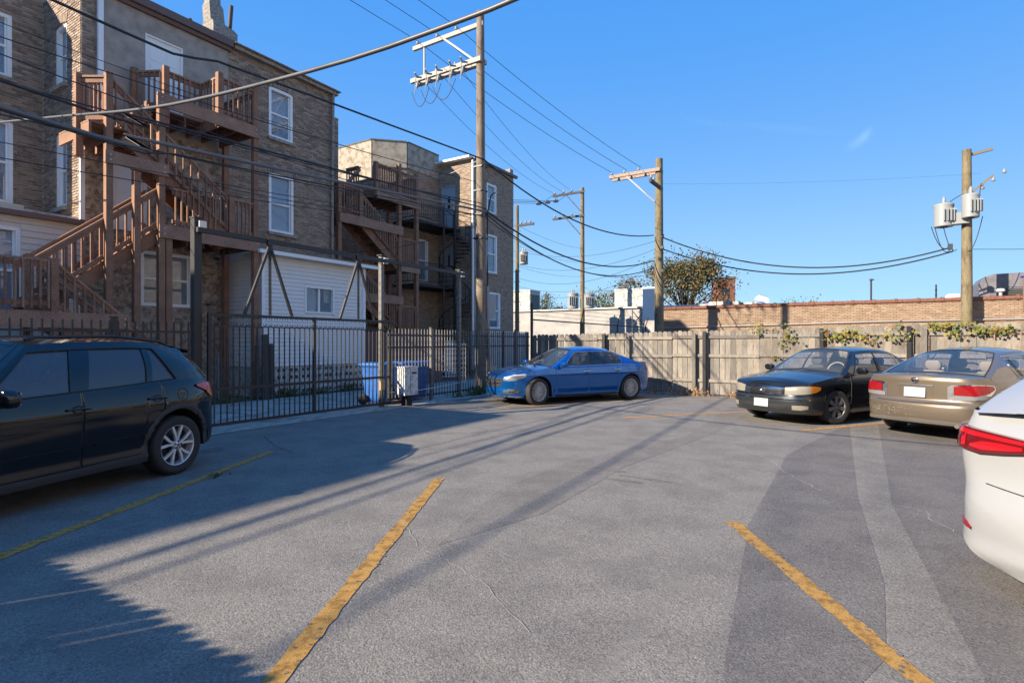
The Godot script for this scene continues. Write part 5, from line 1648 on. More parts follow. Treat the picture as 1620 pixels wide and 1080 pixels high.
	wire("heavy grey cable crossing high over the parking lot in front of the flats", hp, 0.019, "", M("heavy_cable", Color(0.09, 0.088, 0.09), 0.45))

# ------------------------------------------------------------------ cars
# Local axes of a car: x forward, z to its right, origin on the ground below the middle of the wheelbase.
# The skin follows a plan outline s (metres, from the middle of the nose round to the middle of the tail) and a height y,
# set in from the outline by profiles for nose, flank and tail.
class CarShell:
	var pts := PackedVector2Array()    # x, z
	var nrm := PackedVector2Array()
	var len := PackedFloat32Array()
	var nose := []
	var flank := []
	var tail := []
	var top := []      # [x, y] shoulder line
	var bot := []      # [x, y] lower edge
	var arches := []   # [x, y, radius]
	var seams := []
	func setup(ctrl: Array, at_seams: Array) -> void:
		var raw := PackedVector2Array()
		var N := ctrl.size()
		for i in N - 1:
			var a := Vector2(ctrl[i][0], ctrl[i][1])
			var b := Vector2(ctrl[i + 1][0], ctrl[i + 1][1])
			var p := Vector2(ctrl[i - 1][0], ctrl[i - 1][1]) if i > 0 else Vector2(b.x, -b.y)
			var q := Vector2(ctrl[i + 2][0], ctrl[i + 2][1]) if i < N - 2 else Vector2(a.x, -a.y)
			for k in 14:
				raw.append(a.cubic_interpolate(b, p, q, k / 14.0))
		raw.append(Vector2(ctrl[-1][0], ctrl[-1][1]))
		var cum := PackedFloat32Array([0.0])
		for i in range(1, raw.size()):
			cum.append(cum[i - 1] + raw[i].distance_to(raw[i - 1]))
		var total := cum[-1]
		var want := []
		var s := 0.0
		while s < total:
			want.append(s)
			s += 0.035
		want.append(total)
		# where the side passes a seam, put close columns
		for x in at_seams:
			for i in range(1, raw.size()):
				if raw[i].y > 0.5 and raw[i - 1].x >= x and raw[i].x < x:
					var c := cum[i - 1]
					seams.append(c)
					for d in [-0.009, -0.004, 0.0, 0.004, 0.009]:
						want.append(c + d)
					break
		want.sort()
		var j := 0
		for w in want:
			while j < cum.size() - 2 and cum[j + 1] < w:
				j += 1
			var t := clampf((w - cum[j]) / maxf(cum[j + 1] - cum[j], 1e-6), 0, 1)
			pts.append(raw[j].lerp(raw[j + 1], t))
			len.append(w)
		for i in pts.size():
			var d := (pts[mini(i + 1, pts.size() - 1)] - pts[maxi(i - 1, 0)])
			if i == 0:
				d = Vector2(0, 1)
			if i == pts.size() - 1:
				d = Vector2(0, -1)
			d = d.normalized()
			nrm.append(Vector2(d.y, -d.x))
	func curve(a: Array, x: float) -> float:   # smooth through [x, y] pairs with x rising
		if x <= a[0][0]:
			return a[0][1]
		for i in a.size() - 1:
			if x <= a[i + 1][0]:
				var t: float = (x - a[i][0]) / (a[i + 1][0] - a[i][0])
				var p: float = a[i - 1][1] if i > 0 else a[i][1]
				var q: float = a[i + 2][1] if i < a.size() - 2 else a[i + 1][1]
				var v := cubic_interpolate(a[i][1], a[i + 1][1], p, q, t)
				return clampf(v, minf(a[i][1], a[i + 1][1]) - 0.02, maxf(a[i][1], a[i + 1][1]) + 0.02)
		return a[-1][1]
	func inset(i: int, y: float) -> float:
		var n := nrm[i]
		var f := n.x * n.x
		return (curve(nose, y) if n.x > 0 else curve(tail, y)) * f + curve(flank, y) * (1.0 - f)
	func index(s: float) -> float:
		if s < 0:
			s = len[-1] + s
		for i in len.size() - 1:
			if len[i + 1] >= s:
				return i + clampf((s - len[i]) / maxf(len[i + 1] - len[i], 1e-6), 0, 1)
		return len.size() - 1.0
	func place(i: int, y: float, off := 0.0) -> Vector3:
		var p := pts[i] - nrm[i] * (inset(i, y) - off)
		return Vector3(p.x, y, maxf(p.y, 0.0) if nrm[i].y >= 0.0 else p.y)
	func on(s: float, y: float, off := 0.0) -> Vector3:   # s < 0 counts back from the tail
		var f := index(s)
		var i := int(f)
		var a := place(i, y, off)
		if i >= len.size() - 1:
			return a
		return a.lerp(place(i + 1, y, off), f - i)
	func side_s(x: float) -> float:
		for i in range(1, pts.size()):
			if pts[i].y > 0.5 and pts[i].x <= x:
				return len[i]
		return len[-1] * 0.5
	func low(i: int) -> float:
		var y := curve(bot, pts[i].x)
		if absf(nrm[i].y) > 0.35:
			for a in arches:
				var d := absf(pts[i].x - a[0])
				if d < a[2]:
					y = maxf(y, a[1] + sqrt(a[2] * a[2] - d * d))
		return y
	func half(x: float) -> float:   # half width at the shoulder
		var s := side_s(x)
		return on(s, curve(top, x)).z

func mirror(g: Geo) -> Geo:
	var o := Geo.new()
	for i in range(0, g.v.size(), 3):
		for k in [0, 2, 1]:
			o.v.append(g.v[i + k] * Vector3(1, 1, -1))
			o.n.append(g.n[i + k] * Vector3(1, 1, -1))
	return o

func join(a: Geo, b: Geo) -> Geo:
	a.v.append_array(b.v)
	a.n.append_array(b.n)
	return a

# a panel lying on the skin; cols: [s, low y, high y]
func skin_patch(parent: Node3D, called: String, k: CarShell, cols: Array, m: Material, off := 0.004, sides := [1, -1], rows := 6) -> void:
	var fine := []
	for i in cols.size() - 1:
		for q in 5:
			var t := q / 5.0
			fine.append([lerpf(cols[i][0], cols[i + 1][0], t), lerpf(cols[i][1], cols[i + 1][1], t), lerpf(cols[i][2], cols[i + 1][2], t)])
	fine.append(cols[-1])
	var g := Geo.new()
	var gr := []
	for c in fine:
		var row := []
		for j in rows + 1:
			row.append(k.on(c[0], lerpf(c[1], c[2], float(j) / rows), off))
		gr.append(row)
	g.grid(gr)
	# thin rim so that the panel has an edge
	var rim := []
	for c in fine:
		rim.append([k.on(c[0], c[1], -0.004), k.on(c[0], c[1], off)])
	g.grid(rim)
	rim = []
	for c in fine:
		rim.append([k.on(c[0], c[2], off), k.on(c[0], c[2], -0.004)])
	g.grid(rim)
	for s in sides:
		put(parent, called, g if s > 0 else mirror(g), m)

func wheel(car: Node3D, o: Vector3, r: float, w: float, style: String, side: float, turn := 0.0) -> void:
	var h := Node3D.new()
	h.name = "wheel"
	car.add_child(h, true)
	h.position = o
	h.rotation.y = turn
	var ax := Vector3(0, 0, side)
	var rr := r * (0.70 if style == "multi" else 0.68)
	if style == "seven":
		rr = r * 0.62
	var g := Geo.new()
	g.lathe([[rr * 0.98, -w], [r * 0.93, -w], [r * 0.985, -w * 0.93], [r, -w * 0.75], [r, -w * 0.3], [r * 0.985, -0.02], [r * 0.93, 0.0], [r * 0.85, 0.006], [rr * 1.04, 0.0], [rr, -0.012]], Vector3.ZERO, ax, 40)
	put(h, "tyre", g, M("tyre_rubber", Color(0.022, 0.021, 0.021), 0.8))
	var alloy: Material = {"twin": M("machined_alloy", Color(0.66, 0.66, 0.67), 0.35, 0.5), "multi": M("bright_alloy", Color(0.62, 0.60, 0.56), 0.35, 0.3), "seven": M("dull_alloy", Color(0.30, 0.29, 0.28), 0.45, 0.7)}[style]
	var black := M("wheel_black", Color(0.012, 0.012, 0.013), 0.4)
	g = Geo.new()
	g.lathe([[rr, -0.012], [rr * 0.97, -0.014], [rr * 0.94, -0.03], [rr * 0.92, -w * 0.8]], Vector3.ZERO, ax, 40)
	put(h, "rim", g, alloy)
	g = Geo.new()
	g.lathe([[0.0, -0.09], [rr * 0.62, -0.085], [rr * 0.93, -0.1]], Vector3.ZERO, ax, 30)
	put(h, "brake_shield", g, black)
	g = Geo.new()
	var arms := []
	match style:
		"twin":
			for k in 5:
				for d in [-0.17, 0.17]:
					arms.append([TAU * k / 5 + PI / 2 + d * 0.55, TAU * k / 5 + PI / 2 + d * 1.75, 0.0125, 0.015])
		"multi":
			for k in 10:
				for d in [-0.09, 0.09]:
					arms.append([TAU * k / 10 + d, TAU * k / 10 + d * 1.9, 0.0075, 0.0075])
		"seven":
			for k in 7:
				arms.append([TAU * k / 7 + PI / 2, TAU * k / 7 + PI / 2, 0.028, 0.036])
	for a in arms:
		var d0 := Vector3(cos(a[0]), sin(a[0]), 0)
		var d1 := Vector3(cos(a[1]), sin(a[1]), 0)
		var p0 := d0 * rr * 0.17 + ax * -0.022
		var pm := d0.lerp(d1, 0.55).normalized() * rr * 0.55 + ax * -0.018
		var p1 := d1 * rr * 0.965 + ax * -0.016
		for seg in [[p0, pm, a[2]], [pm, p1, a[3]]]:
			var dir: Vector3 = seg[1] - seg[0]
			var sd := dir.cross(ax).normalized()
			g.obox((seg[0] + seg[1]) / 2 - ax * 0.012, dir * 0.53, ax * 0.014, sd * seg[2])
	g.lathe([[0.0, -0.004], [rr * 0.13, -0.006], [rr * 0.2, -0.014], [rr * 0.23, -0.03], [rr * 0.23, -0.06]], Vector3.ZERO, ax, 20)
	put(h, "spokes", g, alloy)
	g = Geo.new()
	for k in 5:
		var a := TAU * k / 5 + 0.4
		g.cyl(Vector3(cos(a), sin(a), 0) * rr * 0.17 - ax * 0.02, Vector3(cos(a), sin(a), 0) * rr * 0.17 + ax * -0.004, 0.011, 0.011, 8)
	put(h, "wheel_nuts", g, black)

# the glasshouse: sides as ruled sheets from belt to roof rail, with windows let in
func cab_side(k: CarShell, d: Dictionary, s: float, t: float) -> Vector3:   # s from windscreen to rear window, t from belt to roof rail
	var xb: float = lerpf(d.xb0, d.xb1, s)
	var yb := k.curve(k.top, xb)
	var b := Vector3(xb, yb - 0.01, k.half(xb) - 0.012)
	var xt: float = lerpf(d.xt0, d.xt1, s)
	var e: float = 2.0 * s - 1.0
	var tp := Vector3(xt, d.yr - (d.df * e * e if e < 0 else d.dr * e * e), d.zt - 0.03 * e * e)
	var p := b.lerp(tp, t)
	p.z += 0.035 * sin(PI * t)
	return p

func cab_sheet(k: CarShell, d: Dictionary, b0: float, b1: float, u0: float, u1: float, ta: float, tb: float, inset_: float) -> Geo:   # from s b0..b1 at the belt to u0..u1 at the rail
	var t0: float = d.get("t0", 0.07)
	var t1: float = d.get("t1", 0.90)
	var g := Geo.new()
	var gr := []
	var n := 14
	for i in n + 1:
		var row := []
		for j in 9:
			var t := lerpf(ta, tb, j / 8.0)
			var q := clampf((t - t0) / (t1 - t0), 0, 1)
			var s := lerpf(lerpf(b0, u0, q), lerpf(b1, u1, q), float(i) / n)
			row.append(cab_side(k, d, s, t) - Vector3(0, 0, inset_))
		gr.append(row)
	g.grid(gr)
	return g

func cab_screen(k: CarShell, d: Dictionary, e: int, w: float, t: float) -> Vector3:   # e 0 windscreen, 1 rear window; w across
	var sgn := 1.0 if e == 0 else -1.0
	var bb: float = d.get("bow_b", 0.16) if e == 0 else d.get("bow_br", 0.10)
	var bt: float = d.get("bow_t", 0.10) if e == 0 else d.get("bow_tr", 0.08)
	var p := cab_side(k, d, float(e), t)
	var q := 1 - w * w
	var yb: float = d.hood_crown if e == 0 else d.deck_crown
	return Vector3(p.x + sgn * q * (lerpf(bb, bt, t) + 0.03 * sin(PI * t)), p.y + q * lerpf(yb, d.crown, t), -p.z * w)

func cabin(car: Node3D, k: CarShell, d: Dictionary, paint: Material, dark: Material, clear: Material, side_glass: Material) -> void:
	var t0: float = d.get("t0", 0.07)
	var t1: float = d.get("t1", 0.90)
	var W: Array = d.windows
	var body := Geo.new()
	join(body, cab_sheet(k, d, 0.0, 1.0, 0.0, 1.0, 0.0, t0, 0.0))
	join(body, cab_sheet(k, d, 0.0, 1.0, 0.0, 1.0, t1, 1.0, 0.0))
	var edge := [[0.0, 0.0]]
	for w in W:
		edge.append([w[0], w[2]])
		edge.append([w[1], w[3]])
	edge.append([1.0, 1.0])
	for i in range(0, edge.size(), 2):
		var g: Geo = cab_sheet(k, d, edge[i][0], edge[i + 1][0], edge[i][1], edge[i + 1][1], t0, t1, 0.0)
		if i == 0 or i == edge.size() - 2 or not d.get("black_pillars", true):
			join(body, g)
		else:
			put(car, "pillar", g, dark)
			put(car, "pillar", mirror(g), dark)
	# roof between the rails
	var roof := Geo.new()
	var gr := []
	for i in 19:
		var s := i / 18.0
		var p: Vector3 = cab_side(k, d, s, 1.0)
		var row := []
		for j in 17:
			var w := j / 8.0 - 1.0
			row.append(Vector3(p.x + (1 - w * w) * lerpf(d.get("bow_t", 0.10), -d.get("bow_tr", 0.08), s), p.y + d.crown * (1 - pow(absf(w), 2.4)), -p.z * w))
		gr.append(row)
	roof.grid(gr)
	put(car, "roof", roof, d.get("roof_mat", paint))
	# screens, with the pillars beside them
	for e in [0, 1]:
		var sgn := 1.0 if e == 0 else -1.0
		var sw: float = 0.91 if e == 0 else d.get("rear_w", 0.91)
		for part in [[-1.0, -sw], [-sw, sw], [sw, 1.0]]:
			var g := Geo.new()
			var rows := []
			var n := 16 if part[1] - part[0] > 1 else 3
			for i in n + 1:
				var row := []
				for j in 11:
					row.append(cab_screen(k, d, e, lerpf(part[0], part[1], float(i) / n), j / 10.0))
				rows.append(row)
			if e == 0:
				rows.reverse()
			g.grid(rows)
			if n == 16:
				put(car, "windscreen" if e == 0 else "rear_window", g, clear if e == 0 else d.get("rear_glass", clear))
				# black ceramic band round the screen
				var band := Geo.new()
				for q in [[-sw, sw, 0.0, 0.06], [-sw, sw, 0.95, 1.0], [-sw, 0.03 - sw, 0.06, 0.95], [sw - 0.03, sw, 0.06, 0.95]]:
					var br := []
					for i in 13:
						var row := []
						for j in 5:
							var v: Vector3 = cab_screen(k, d, e, lerpf(q[0], q[1], i / 12.0), lerpf(q[2], q[3], j / 4.0))
							row.append(v + Vector3(sgn * 0.003, 0.003, 0))
						br.append(row)
					band.grid(br)
				put(car, "screen_surround", band, dark)
			else:
				join(body, g)
	var both := join(mirror(body), body)
	put(car, "cabin_frame", both, paint)
	for w in W:
		var g: Geo = cab_sheet(k, d, w[0], w[1], w[2], w[3], t0, t1, 0.012)
		put(car, "side_window", g, w[4] if w.size() > 4 else side_glass)
		put(car, "side_window", mirror(g), w[4] if w.size() > 4 else side_glass)
	if d.has("trim"):
		# bright or black moulding round the window line
		var tr := Geo.new()
		var line := []
		for i in 25:
			line.append(cab_side(k, d, lerpf(W[0][0], W[-1][1], i / 24.0), t0) + Vector3(0, 0, 0.006))
		tr.tube(line, 0.008, 0.008, 6)
		line = []
		for i in 25:
			line.append(cab_side(k, d, lerpf(W[0][2], W[-1][3], i / 24.0), t1) + Vector3(0, 0, 0.006))
		tr.tube(line, 0.007, 0.007, 6)
		for w in [[W[0][0], W[0][2]], [W[-1][1], W[-1][3]]]:
			line = []
			for i in 9:
				line.append(cab_side(k, d, lerpf(w[0], w[1], i / 8.0), lerpf(t0, t1, i / 8.0)) + Vector3(0, 0, 0.006))
			tr.tube(line, 0.007, 0.007, 6)
		put(car, "window_moulding", tr, d.trim)
		put(car, "window_moulding", mirror(tr), d.trim)

func soft_box(o: Vector3, s: Vector3, lean := 0.0) -> Geo:
	var g := Geo.new()
	var rows := []
	for i in 7:
		var t := i / 6.0
		var y := lerpf(-0.5, 0.5, t)
		var k := 1.0 - pow(absf(t * 2 - 1), 3.0) * 0.35
		var row := []
		for j in 14:
			var a := TAU * j / 14
			var cx := signf(cos(a)) * pow(absf(cos(a)), 0.5)
			var cz := signf(sin(a)) * pow(absf(sin(a)), 0.5)
			row.append(o + Vector3(cx * s.x / 2 * k + lean * y * s.y, y * s.y, cz * s.z / 2 * k))
		rows.append(row)
	g.grid(rows, true)
	for e in [0, 6]:
		var c := Vector3.ZERO
		for p in rows[e]:
			c += p / 14.0
		for j in 14:
			g.tri(c, rows[e][(j + 1) % 14], rows[e][j])
	return g

func car_body(car: Node3D, k: CarShell, d: Dictionary, paint: Material, dark: Material) -> void:
	var R := 24
	var gr := []
	var N := k.pts.size()
	for i in N:
		var yb := k.low(i)
		var yt := k.curve(k.top, k.pts[i].x)
		var row := []
		var groove := false
		for s in k.seams:
			if absf(k.len[i] - s) < 0.005:
				groove = true
		for j in R + 1:
			var y := lerpf(yb, yt, float(j) / R)
			row.append(k.place(i, y, -0.012 if groove and y > 0.3 else 0.0))
		gr.append(row)
	var g := Geo.new()
	g.grid(gr)
	put(car, "body", join(mirror(g), g), paint)
	# wheel arch lips turned inwards
	for a in k.arches:
		g = Geo.new()
		var rim := []
		for i in N:
			if absf(k.pts[i].x - a[0]) < a[2] + 0.04 and absf(k.nrm[i].y) > 0.35:
				var p := k.place(i, k.low(i))
				rim.append([p, p - Vector3(0, 0, 0.03), p - Vector3(0, 0, 0.30)])
		if rim.size() > 1:
			g.grid(rim)
			put(car, "wheel_housing", g, M("black_plastic", Color(0.012, 0.012, 0.013), 0.7))
			put(car, "wheel_housing", mirror(g), M("black_plastic", Color(0.012, 0.012, 0.013), 0.7))
	if d.get("flares", false):
		for a in k.arches:
			g = Geo.new()
			var rim := []
			for q in 41:
				var an: float = lerpf(-0.16, PI + 0.16, q / 40.0)
				var row := []
				for e in [[0.0, 0.0], [0.004, 0.010], [0.05, 0.010], [0.056, 0.0]]:
					var x: float = a[0] + cos(an) * (a[2] + e[0])
					var y: float = a[1] + sin(an) * (a[2] + e[0])
					row.append(k.on(k.side_s(x), y, e[1]))
				rim.append(row)
			g.grid(rim)
			put(car, "arch_moulding", g, M("grey_plastic_trim", Color(0.03, 0.03, 0.032), 0.55))
			put(car, "arch_moulding", mirror(g), M("grey_plastic_trim", Color(0.03, 0.03, 0.032), 0.55))
	# bonnet, boot lid; between them a dark lid stands in for cabin shade
	var zones := {"bonnet": [], "cabin_shade_lid": [], "boot_lid": []}
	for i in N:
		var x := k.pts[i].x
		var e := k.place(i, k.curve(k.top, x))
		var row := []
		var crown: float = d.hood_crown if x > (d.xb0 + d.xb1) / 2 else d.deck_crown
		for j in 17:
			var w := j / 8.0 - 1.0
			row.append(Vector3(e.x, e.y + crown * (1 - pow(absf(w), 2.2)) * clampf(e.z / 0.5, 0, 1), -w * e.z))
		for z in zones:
			if (z == "bonnet" and x > d.xb0 + 0.06) or (z == "boot_lid" and x < d.xb1 - 0.02) or (z == "cabin_shade_lid" and x < d.xb0 + 0.11 and x > d.xb1 - 0.06):
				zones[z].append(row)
	for z in zones:
		if zones[z].size() > 1:
			g = Geo.new()
			if z == "cabin_shade_lid":
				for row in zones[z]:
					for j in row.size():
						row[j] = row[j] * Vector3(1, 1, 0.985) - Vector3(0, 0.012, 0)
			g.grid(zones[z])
			put(car, z, g, dark if z == "cabin_shade_lid" else paint)
	# underside
	g = Geo.new()
	var L0: float = k.pts[0].x
	var L1: float = k.pts[N - 1].x
	g.box(Vector3((L0 + L1) / 2, 0.36, 0), Vector3(L0 - L1 - 0.5, 0.30, d.W * 1.1))
	for x in [L0 - 0.45, L1 + 0.45]:
		g.box(Vector3(x, 0.42, 0), Vector3(0.4, 0.28, d.W * 1.25))
	g.box(Vector3((k.arches[0][0] + k.arches[1][0]) / 2, 0.36, 0), Vector3(k.arches[0][0] - k.arches[1][0] - 0.85, 0.26, d.W * 1.86))
	put(car, "underbody", g, M("black_plastic", Color(0.012, 0.012, 0.013), 0.7))

func handles(car: Node3D, k: CarShell, list: Array, m: Material) -> void:
	for h in list:
		var g := Geo.new()
		var s := k.side_s(h[0])
		var row := []
		for i in 9:
			var t := i / 8.0
			row.append(k.on(s + lerpf(-0.11, 0.11, t), h[1] + 0.006 * sin(PI * t), 0.012 + 0.024 * sin(PI * t)))
		g.tube(row, 0.013, 0.016, 8)
		put(car, "door_handle", g, m)
		put(car, "door_handle", mirror(g), m)
		g = Geo.new()
		var cup := []
		for i in 9:
			var c := []
			for j in 5:
				var a := PI * 2 * i / 8.0
				c.append(k.on(s + cos(a) * 0.068 * j / 4.0, h[1] - 0.004 + sin(a) * 0.042 * j / 4.0, 0.002 - 0.006 * (1.0 - j / 4.0)))
			cup.append(c)
		g.grid(cup)
		put(car, "handle_cup", g, M("black_plastic", Color(0.012, 0.012, 0.013), 0.7))
		put(car, "handle_cup", mirror(g), M("black_plastic", Color(0.012, 0.012, 0.013), 0.7))

func mirrors(car: Node3D, o: Vector3, s: Vector3, m: Material, stalk: Material) -> void:
	for z in [1.0, -1.0]:
		var g := soft_box(o * Vector3(1, 1, z), s, 0.15)
		var q := put(car, "door_mirror", g, m)
		g = Geo.new()
		g.beam(o * Vector3(1, 1, z) + Vector3(0, -s.y * 0.3, 0), (o - Vector3(0.0, s.y * 0.55, s.z * 0.7)) * Vector3(1, 1, z), 0.05, 0.035)
		put(q, "stalk", g, stalk)
		g = Geo.new()
		g.obox(o * Vector3(1, 1, z) - Vector3(s.x * 0.5, 0, 0), Vector3(0.004, 0, 0), Vector3(0, s.y * 0.36, 0), Vector3(0, 0, s.z * 0.36))
		put(q, "mirror_glass", g, M("mirror_glass", Color(0.6, 0.62, 0.64), 0.03, 1.0))

func seats(car: Node3D, list: Array, m: Material) -> void:
	for e in list:
		var s := put(car, "seat_back", soft_box(Vector3(e[0], e[1] - 0.12, e[2]), Vector3(0.16, 0.42, 0.44), -0.25), m)
		put(s, "headrest", soft_box(Vector3(e[0] - 0.06, e[1] + 0.18, e[2]), Vector3(0.10, 0.17, 0.25), -0.2), m)

func plate(car: Node3D, o: Vector3, out: Vector3, tone: Color) -> void:
	var side := out.cross(Vector3.UP).normalized()
	var up := side.cross(out).normalized()
	var g := Geo.new()
	g.obox(o, side * 0.152, up * 0.076, out * 0.004)
	var p := put(car, "license_plate", g, M("plate_white", Color(0.34, 0.36, 0.40), 0.4))
	g = Geo.new()
	g.obox(o + out * 0.005 + up * 0.045, side * 0.14, up * 0.022, out * 0.001)
	put(p, "plate_band", g, M("plate_band_%d" % int(tone.r * 100), tone, 0.4))

func paint_of(key: String, c: Color, metal: float, rough: float) -> StandardMaterial3D:
	var m := M(key, c, rough, metal)
	m.clearcoat_enabled = true
	m.clearcoat = 1.0
	m.clearcoat_roughness = 0.02
	m.metallic_specular = 0.25
	return m

func facing(X: float, D: float) -> float:   # turn so that the car's nose points along view-space right X, depth D
	var u := 0.5335 * X + 0.8458 * D
	var v := -0.8458 * X + 0.5335 * D
	return atan2(v, u)

func spot(X: float, D: float) -> Vector3:
	return at(0.5335 * X + 0.8458 * D, 0, -0.8458 * X + 0.5335 * D)

func build_cars() -> void:
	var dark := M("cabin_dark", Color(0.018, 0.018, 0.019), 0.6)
	var chrome := M("chrome", Color(0.72, 0.72, 0.73), 0.08, 1.0)
	var red := paint_of("red_lens", Color(0.20, 0.005, 0.008), 0.0, 0.15)
	var lens := paint_of("clear_lens", Color(0.26, 0.27, 0.29), 0.4, 0.15)
	var amber := paint_of("amber_lens", Color(0.45, 0.15, 0.015), 0.0, 0.15)
	var plastic := M("black_plastic", Color(0.012, 0.012, 0.013), 0.7)
	suv(dark, chrome, red, lens, amber, plastic)
	blue_sedan(dark, chrome, red, lens, amber, plastic)
	black_sedan(dark, chrome, red, lens, amber, plastic)
	gold_sedan(dark, chrome, red, lens, amber, plastic)
	white_car(dark, chrome, red, lens, amber, plastic)

func suv(dark, chrome, red, lens, amber, plastic) -> void:
	var paint := paint_of("black_paint", Color(0.006, 0.0065, 0.008), 0.0, 0.12)
	var c := thing("crossover_car", "glossy black crossover parked in the shade beside the iron gate", "car", spot(-5.10, 5.47), facing(-0.253, -0.967))
	var k := CarShell.new()
	k.nose = [[0.2, 0.10], [0.35, 0.02], [0.5, 0.0], [0.7, 0.02], [0.85, 0.07], [1.0, 0.14]]
	k.flank = [[0.2, 0.06], [0.3, 0.04], [0.42, 0.045], [0.52, 0.028], [0.62, 0.018], [0.76, 0.008], [0.84, 0.0], [0.88, 0.004], [0.98, 0.022], [1.06, 0.045], [1.12, 0.075]]
	k.tail = [[0.2, 0.09], [0.35, 0.02], [0.55, 0.0], [0.66, 0.02], [0.72, 0.06], [0.9, 0.085], [1.0, 0.11], [1.15, 0.16]]
	k.top = [[-2.2, 1.10], [-1.4, 1.11], [-0.5, 1.065], [0.4, 1.03], [0.95, 1.0], [1.5, 0.95], [2.1, 0.82]]
	k.bot = [[-2.2, 0.33], [-1.7, 0.27], [-0.8, 0.235], [0.8, 0.235], [1.7, 0.25], [2.2, 0.28]]
	k.arches = [[1.335, 0.35, 0.42], [-1.335, 0.35, 0.42]]
	k.setup([[2.2, 0.0], [2.17, 0.4], [2.05, 0.68], [1.8, 0.83], [1.335, 0.885], [0.5, 0.875], [-0.5, 0.875], [-1.335, 0.89], [-1.75, 0.85], [-2.0, 0.74], [-2.1, 0.5], [-2.14, 0.0]], [0.78, -0.27, -1.15])
	var d := {"W": 0.88, "xb0": 0.80, "xb1": -2.0, "xt0": 0.10, "xt1": -1.62, "yr": 1.56, "df": 0.03, "dr": 0.10, "zt": 0.60, "crown": 0.055, "hood_crown": 0.05, "deck_crown": 0.02, "bow_b": 0.2, "bow_t": 0.12, "bow_br": 0.1, "bow_tr": 0.1, "flares": true, "t1": 0.86, "t0": 0.05,
		"windows": [], "trim": M("black_trim", Color(0.01, 0.01, 0.011), 0.3)}
	var tint := glass("privacy_glass", Color(0.06, 0.065, 0.075), 0.93)
	tint.metallic = 0.16
	var front := glass("front_door_glass", Color(0.09, 0.10, 0.115), 0.66)
	front.metallic = 0.18
	d.windows = [[0.05, 0.325, 0.03, 0.231, front], [0.39, 0.63, 0.337, 0.654, tint], [0.655, 0.775, 0.70, 0.735, tint]]
	d.rear_glass = tint
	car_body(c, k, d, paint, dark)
	cabin(c, k, d, paint, paint, glass("screen_glass", Color(0.10, 0.12, 0.13), 0.3), tint)
	for w in [[1.335, 1, 0.0], [1.335, -1, 0.0], [-1.335, 1, 0.0], [-1.335, -1, 0.0]]:
		wheel(c, Vector3(w[0], 0.345, w[1] * 0.868), 0.345, 0.22, "twin", w[1])
	handles(c, k, [[-0.13, 0.90], [-1.03, 0.925]], paint_of("black_paint", Color(0.006, 0.0065, 0.008), 0.0, 0.12))
	mirrors(c, Vector3(0.53, 1.07, 0.98), Vector3(0.13, 0.15, 0.2), paint, plastic)
	seats(c, [[0.1, 1.1, 0.36], [0.1, 1.1, -0.36], [-0.85, 1.12, 0.36], [-0.85, 1.12, -0.36]], M("dark_cloth", Color(0.03, 0.03, 0.032), 0.9))
	var total := k.len[-1]
	var rc := k.side_s(-1.72)
	skin_patch(c, "tail_light", k, [[rc - 0.13, 1.02, 1.04], [rc + 0.02, 0.96, 1.05], [rc + 0.15, 0.91, 1.05], [rc + 0.28, 0.88, 1.04], [rc + 0.46, 0.88, 1.01]], paint_of("strong_red_lens", Color(0.45, 0.02, 0.03), 0.0, 0.15), 0.02)  # tail lens in a stronger red than the shared lens colour
	skin_patch(c, "rear_indicator", k, [[rc + 0.05, 0.93, 0.955], [rc + 0.16, 0.86, 0.907], [rc + 0.28, 0.81, 0.877], [rc + 0.42, 0.83, 0.877]], amber, 0.019)
	skin_patch(c, "rear_skid", k, [[rc + 0.15, 0.33, 0.47], [rc + 0.5, 0.33, 0.52], [total, 0.33, 0.52]], plastic, 0.006)
	skin_patch(c, "headlight", k, [[0.42, 0.70, 0.79], [0.75, 0.72, 0.85], [1.05, 0.76, 0.88]], lens, 0.006)
	skin_patch(c, "grille", k, [[0.0, 0.32, 0.72], [0.3, 0.34, 0.70], [0.42, 0.45, 0.62]], plastic, 0.008)
	skin_patch(c, "sill_moulding", k, [[k.side_s(0.9), 0.235, 0.32], [k.side_s(0.0), 0.235, 0.315], [k.side_s(-0.9), 0.235, 0.33]], M("grey_plastic_trim", Color(0.03, 0.03, 0.032), 0.55), 0.02)
	skin_patch(c, "door_crease", k, [[k.side_s(0.7), 0.50, 0.525], [k.side_s(-0.22), 0.505, 0.53]], paint, 0.012)
	skin_patch(c, "door_crease", k, [[k.side_s(-0.31), 0.505, 0.53], [k.side_s(-0.88), 0.53, 0.555]], paint, 0.012)
	# fuel flap
	var g := Geo.new()
	var ring := []
	for i in 25:
		var a := TAU * i / 24.0
		ring.append(k.on(k.side_s(-1.36) + cos(a) * 0.075, 0.935 + sin(a) * 0.075, 0.001))
	g.tube(ring, 0.004, 0.004, 5)
	put(c, "fuel_flap", mirror(g), M("black_trim", Color(0.01, 0.01, 0.011), 0.3))
	# roof rails and rear spoiler
	for z in [1.0, -1.0]:
		g = Geo.new()
		g.tube([Vector3(0.1, 1.575, 0.55 * z), Vector3(0.0, 1.60, 0.56 * z), Vector3(-0.8, 1.615, 0.57 * z), Vector3(-1.35, 1.56, 0.55 * z), Vector3(-1.45, 1.525, 0.54 * z)], 0.016, 0.016, 8)
		put(c, "roof_rail", g, M("black_trim", Color(0.01, 0.01, 0.011), 0.3))
	g = Geo.new()
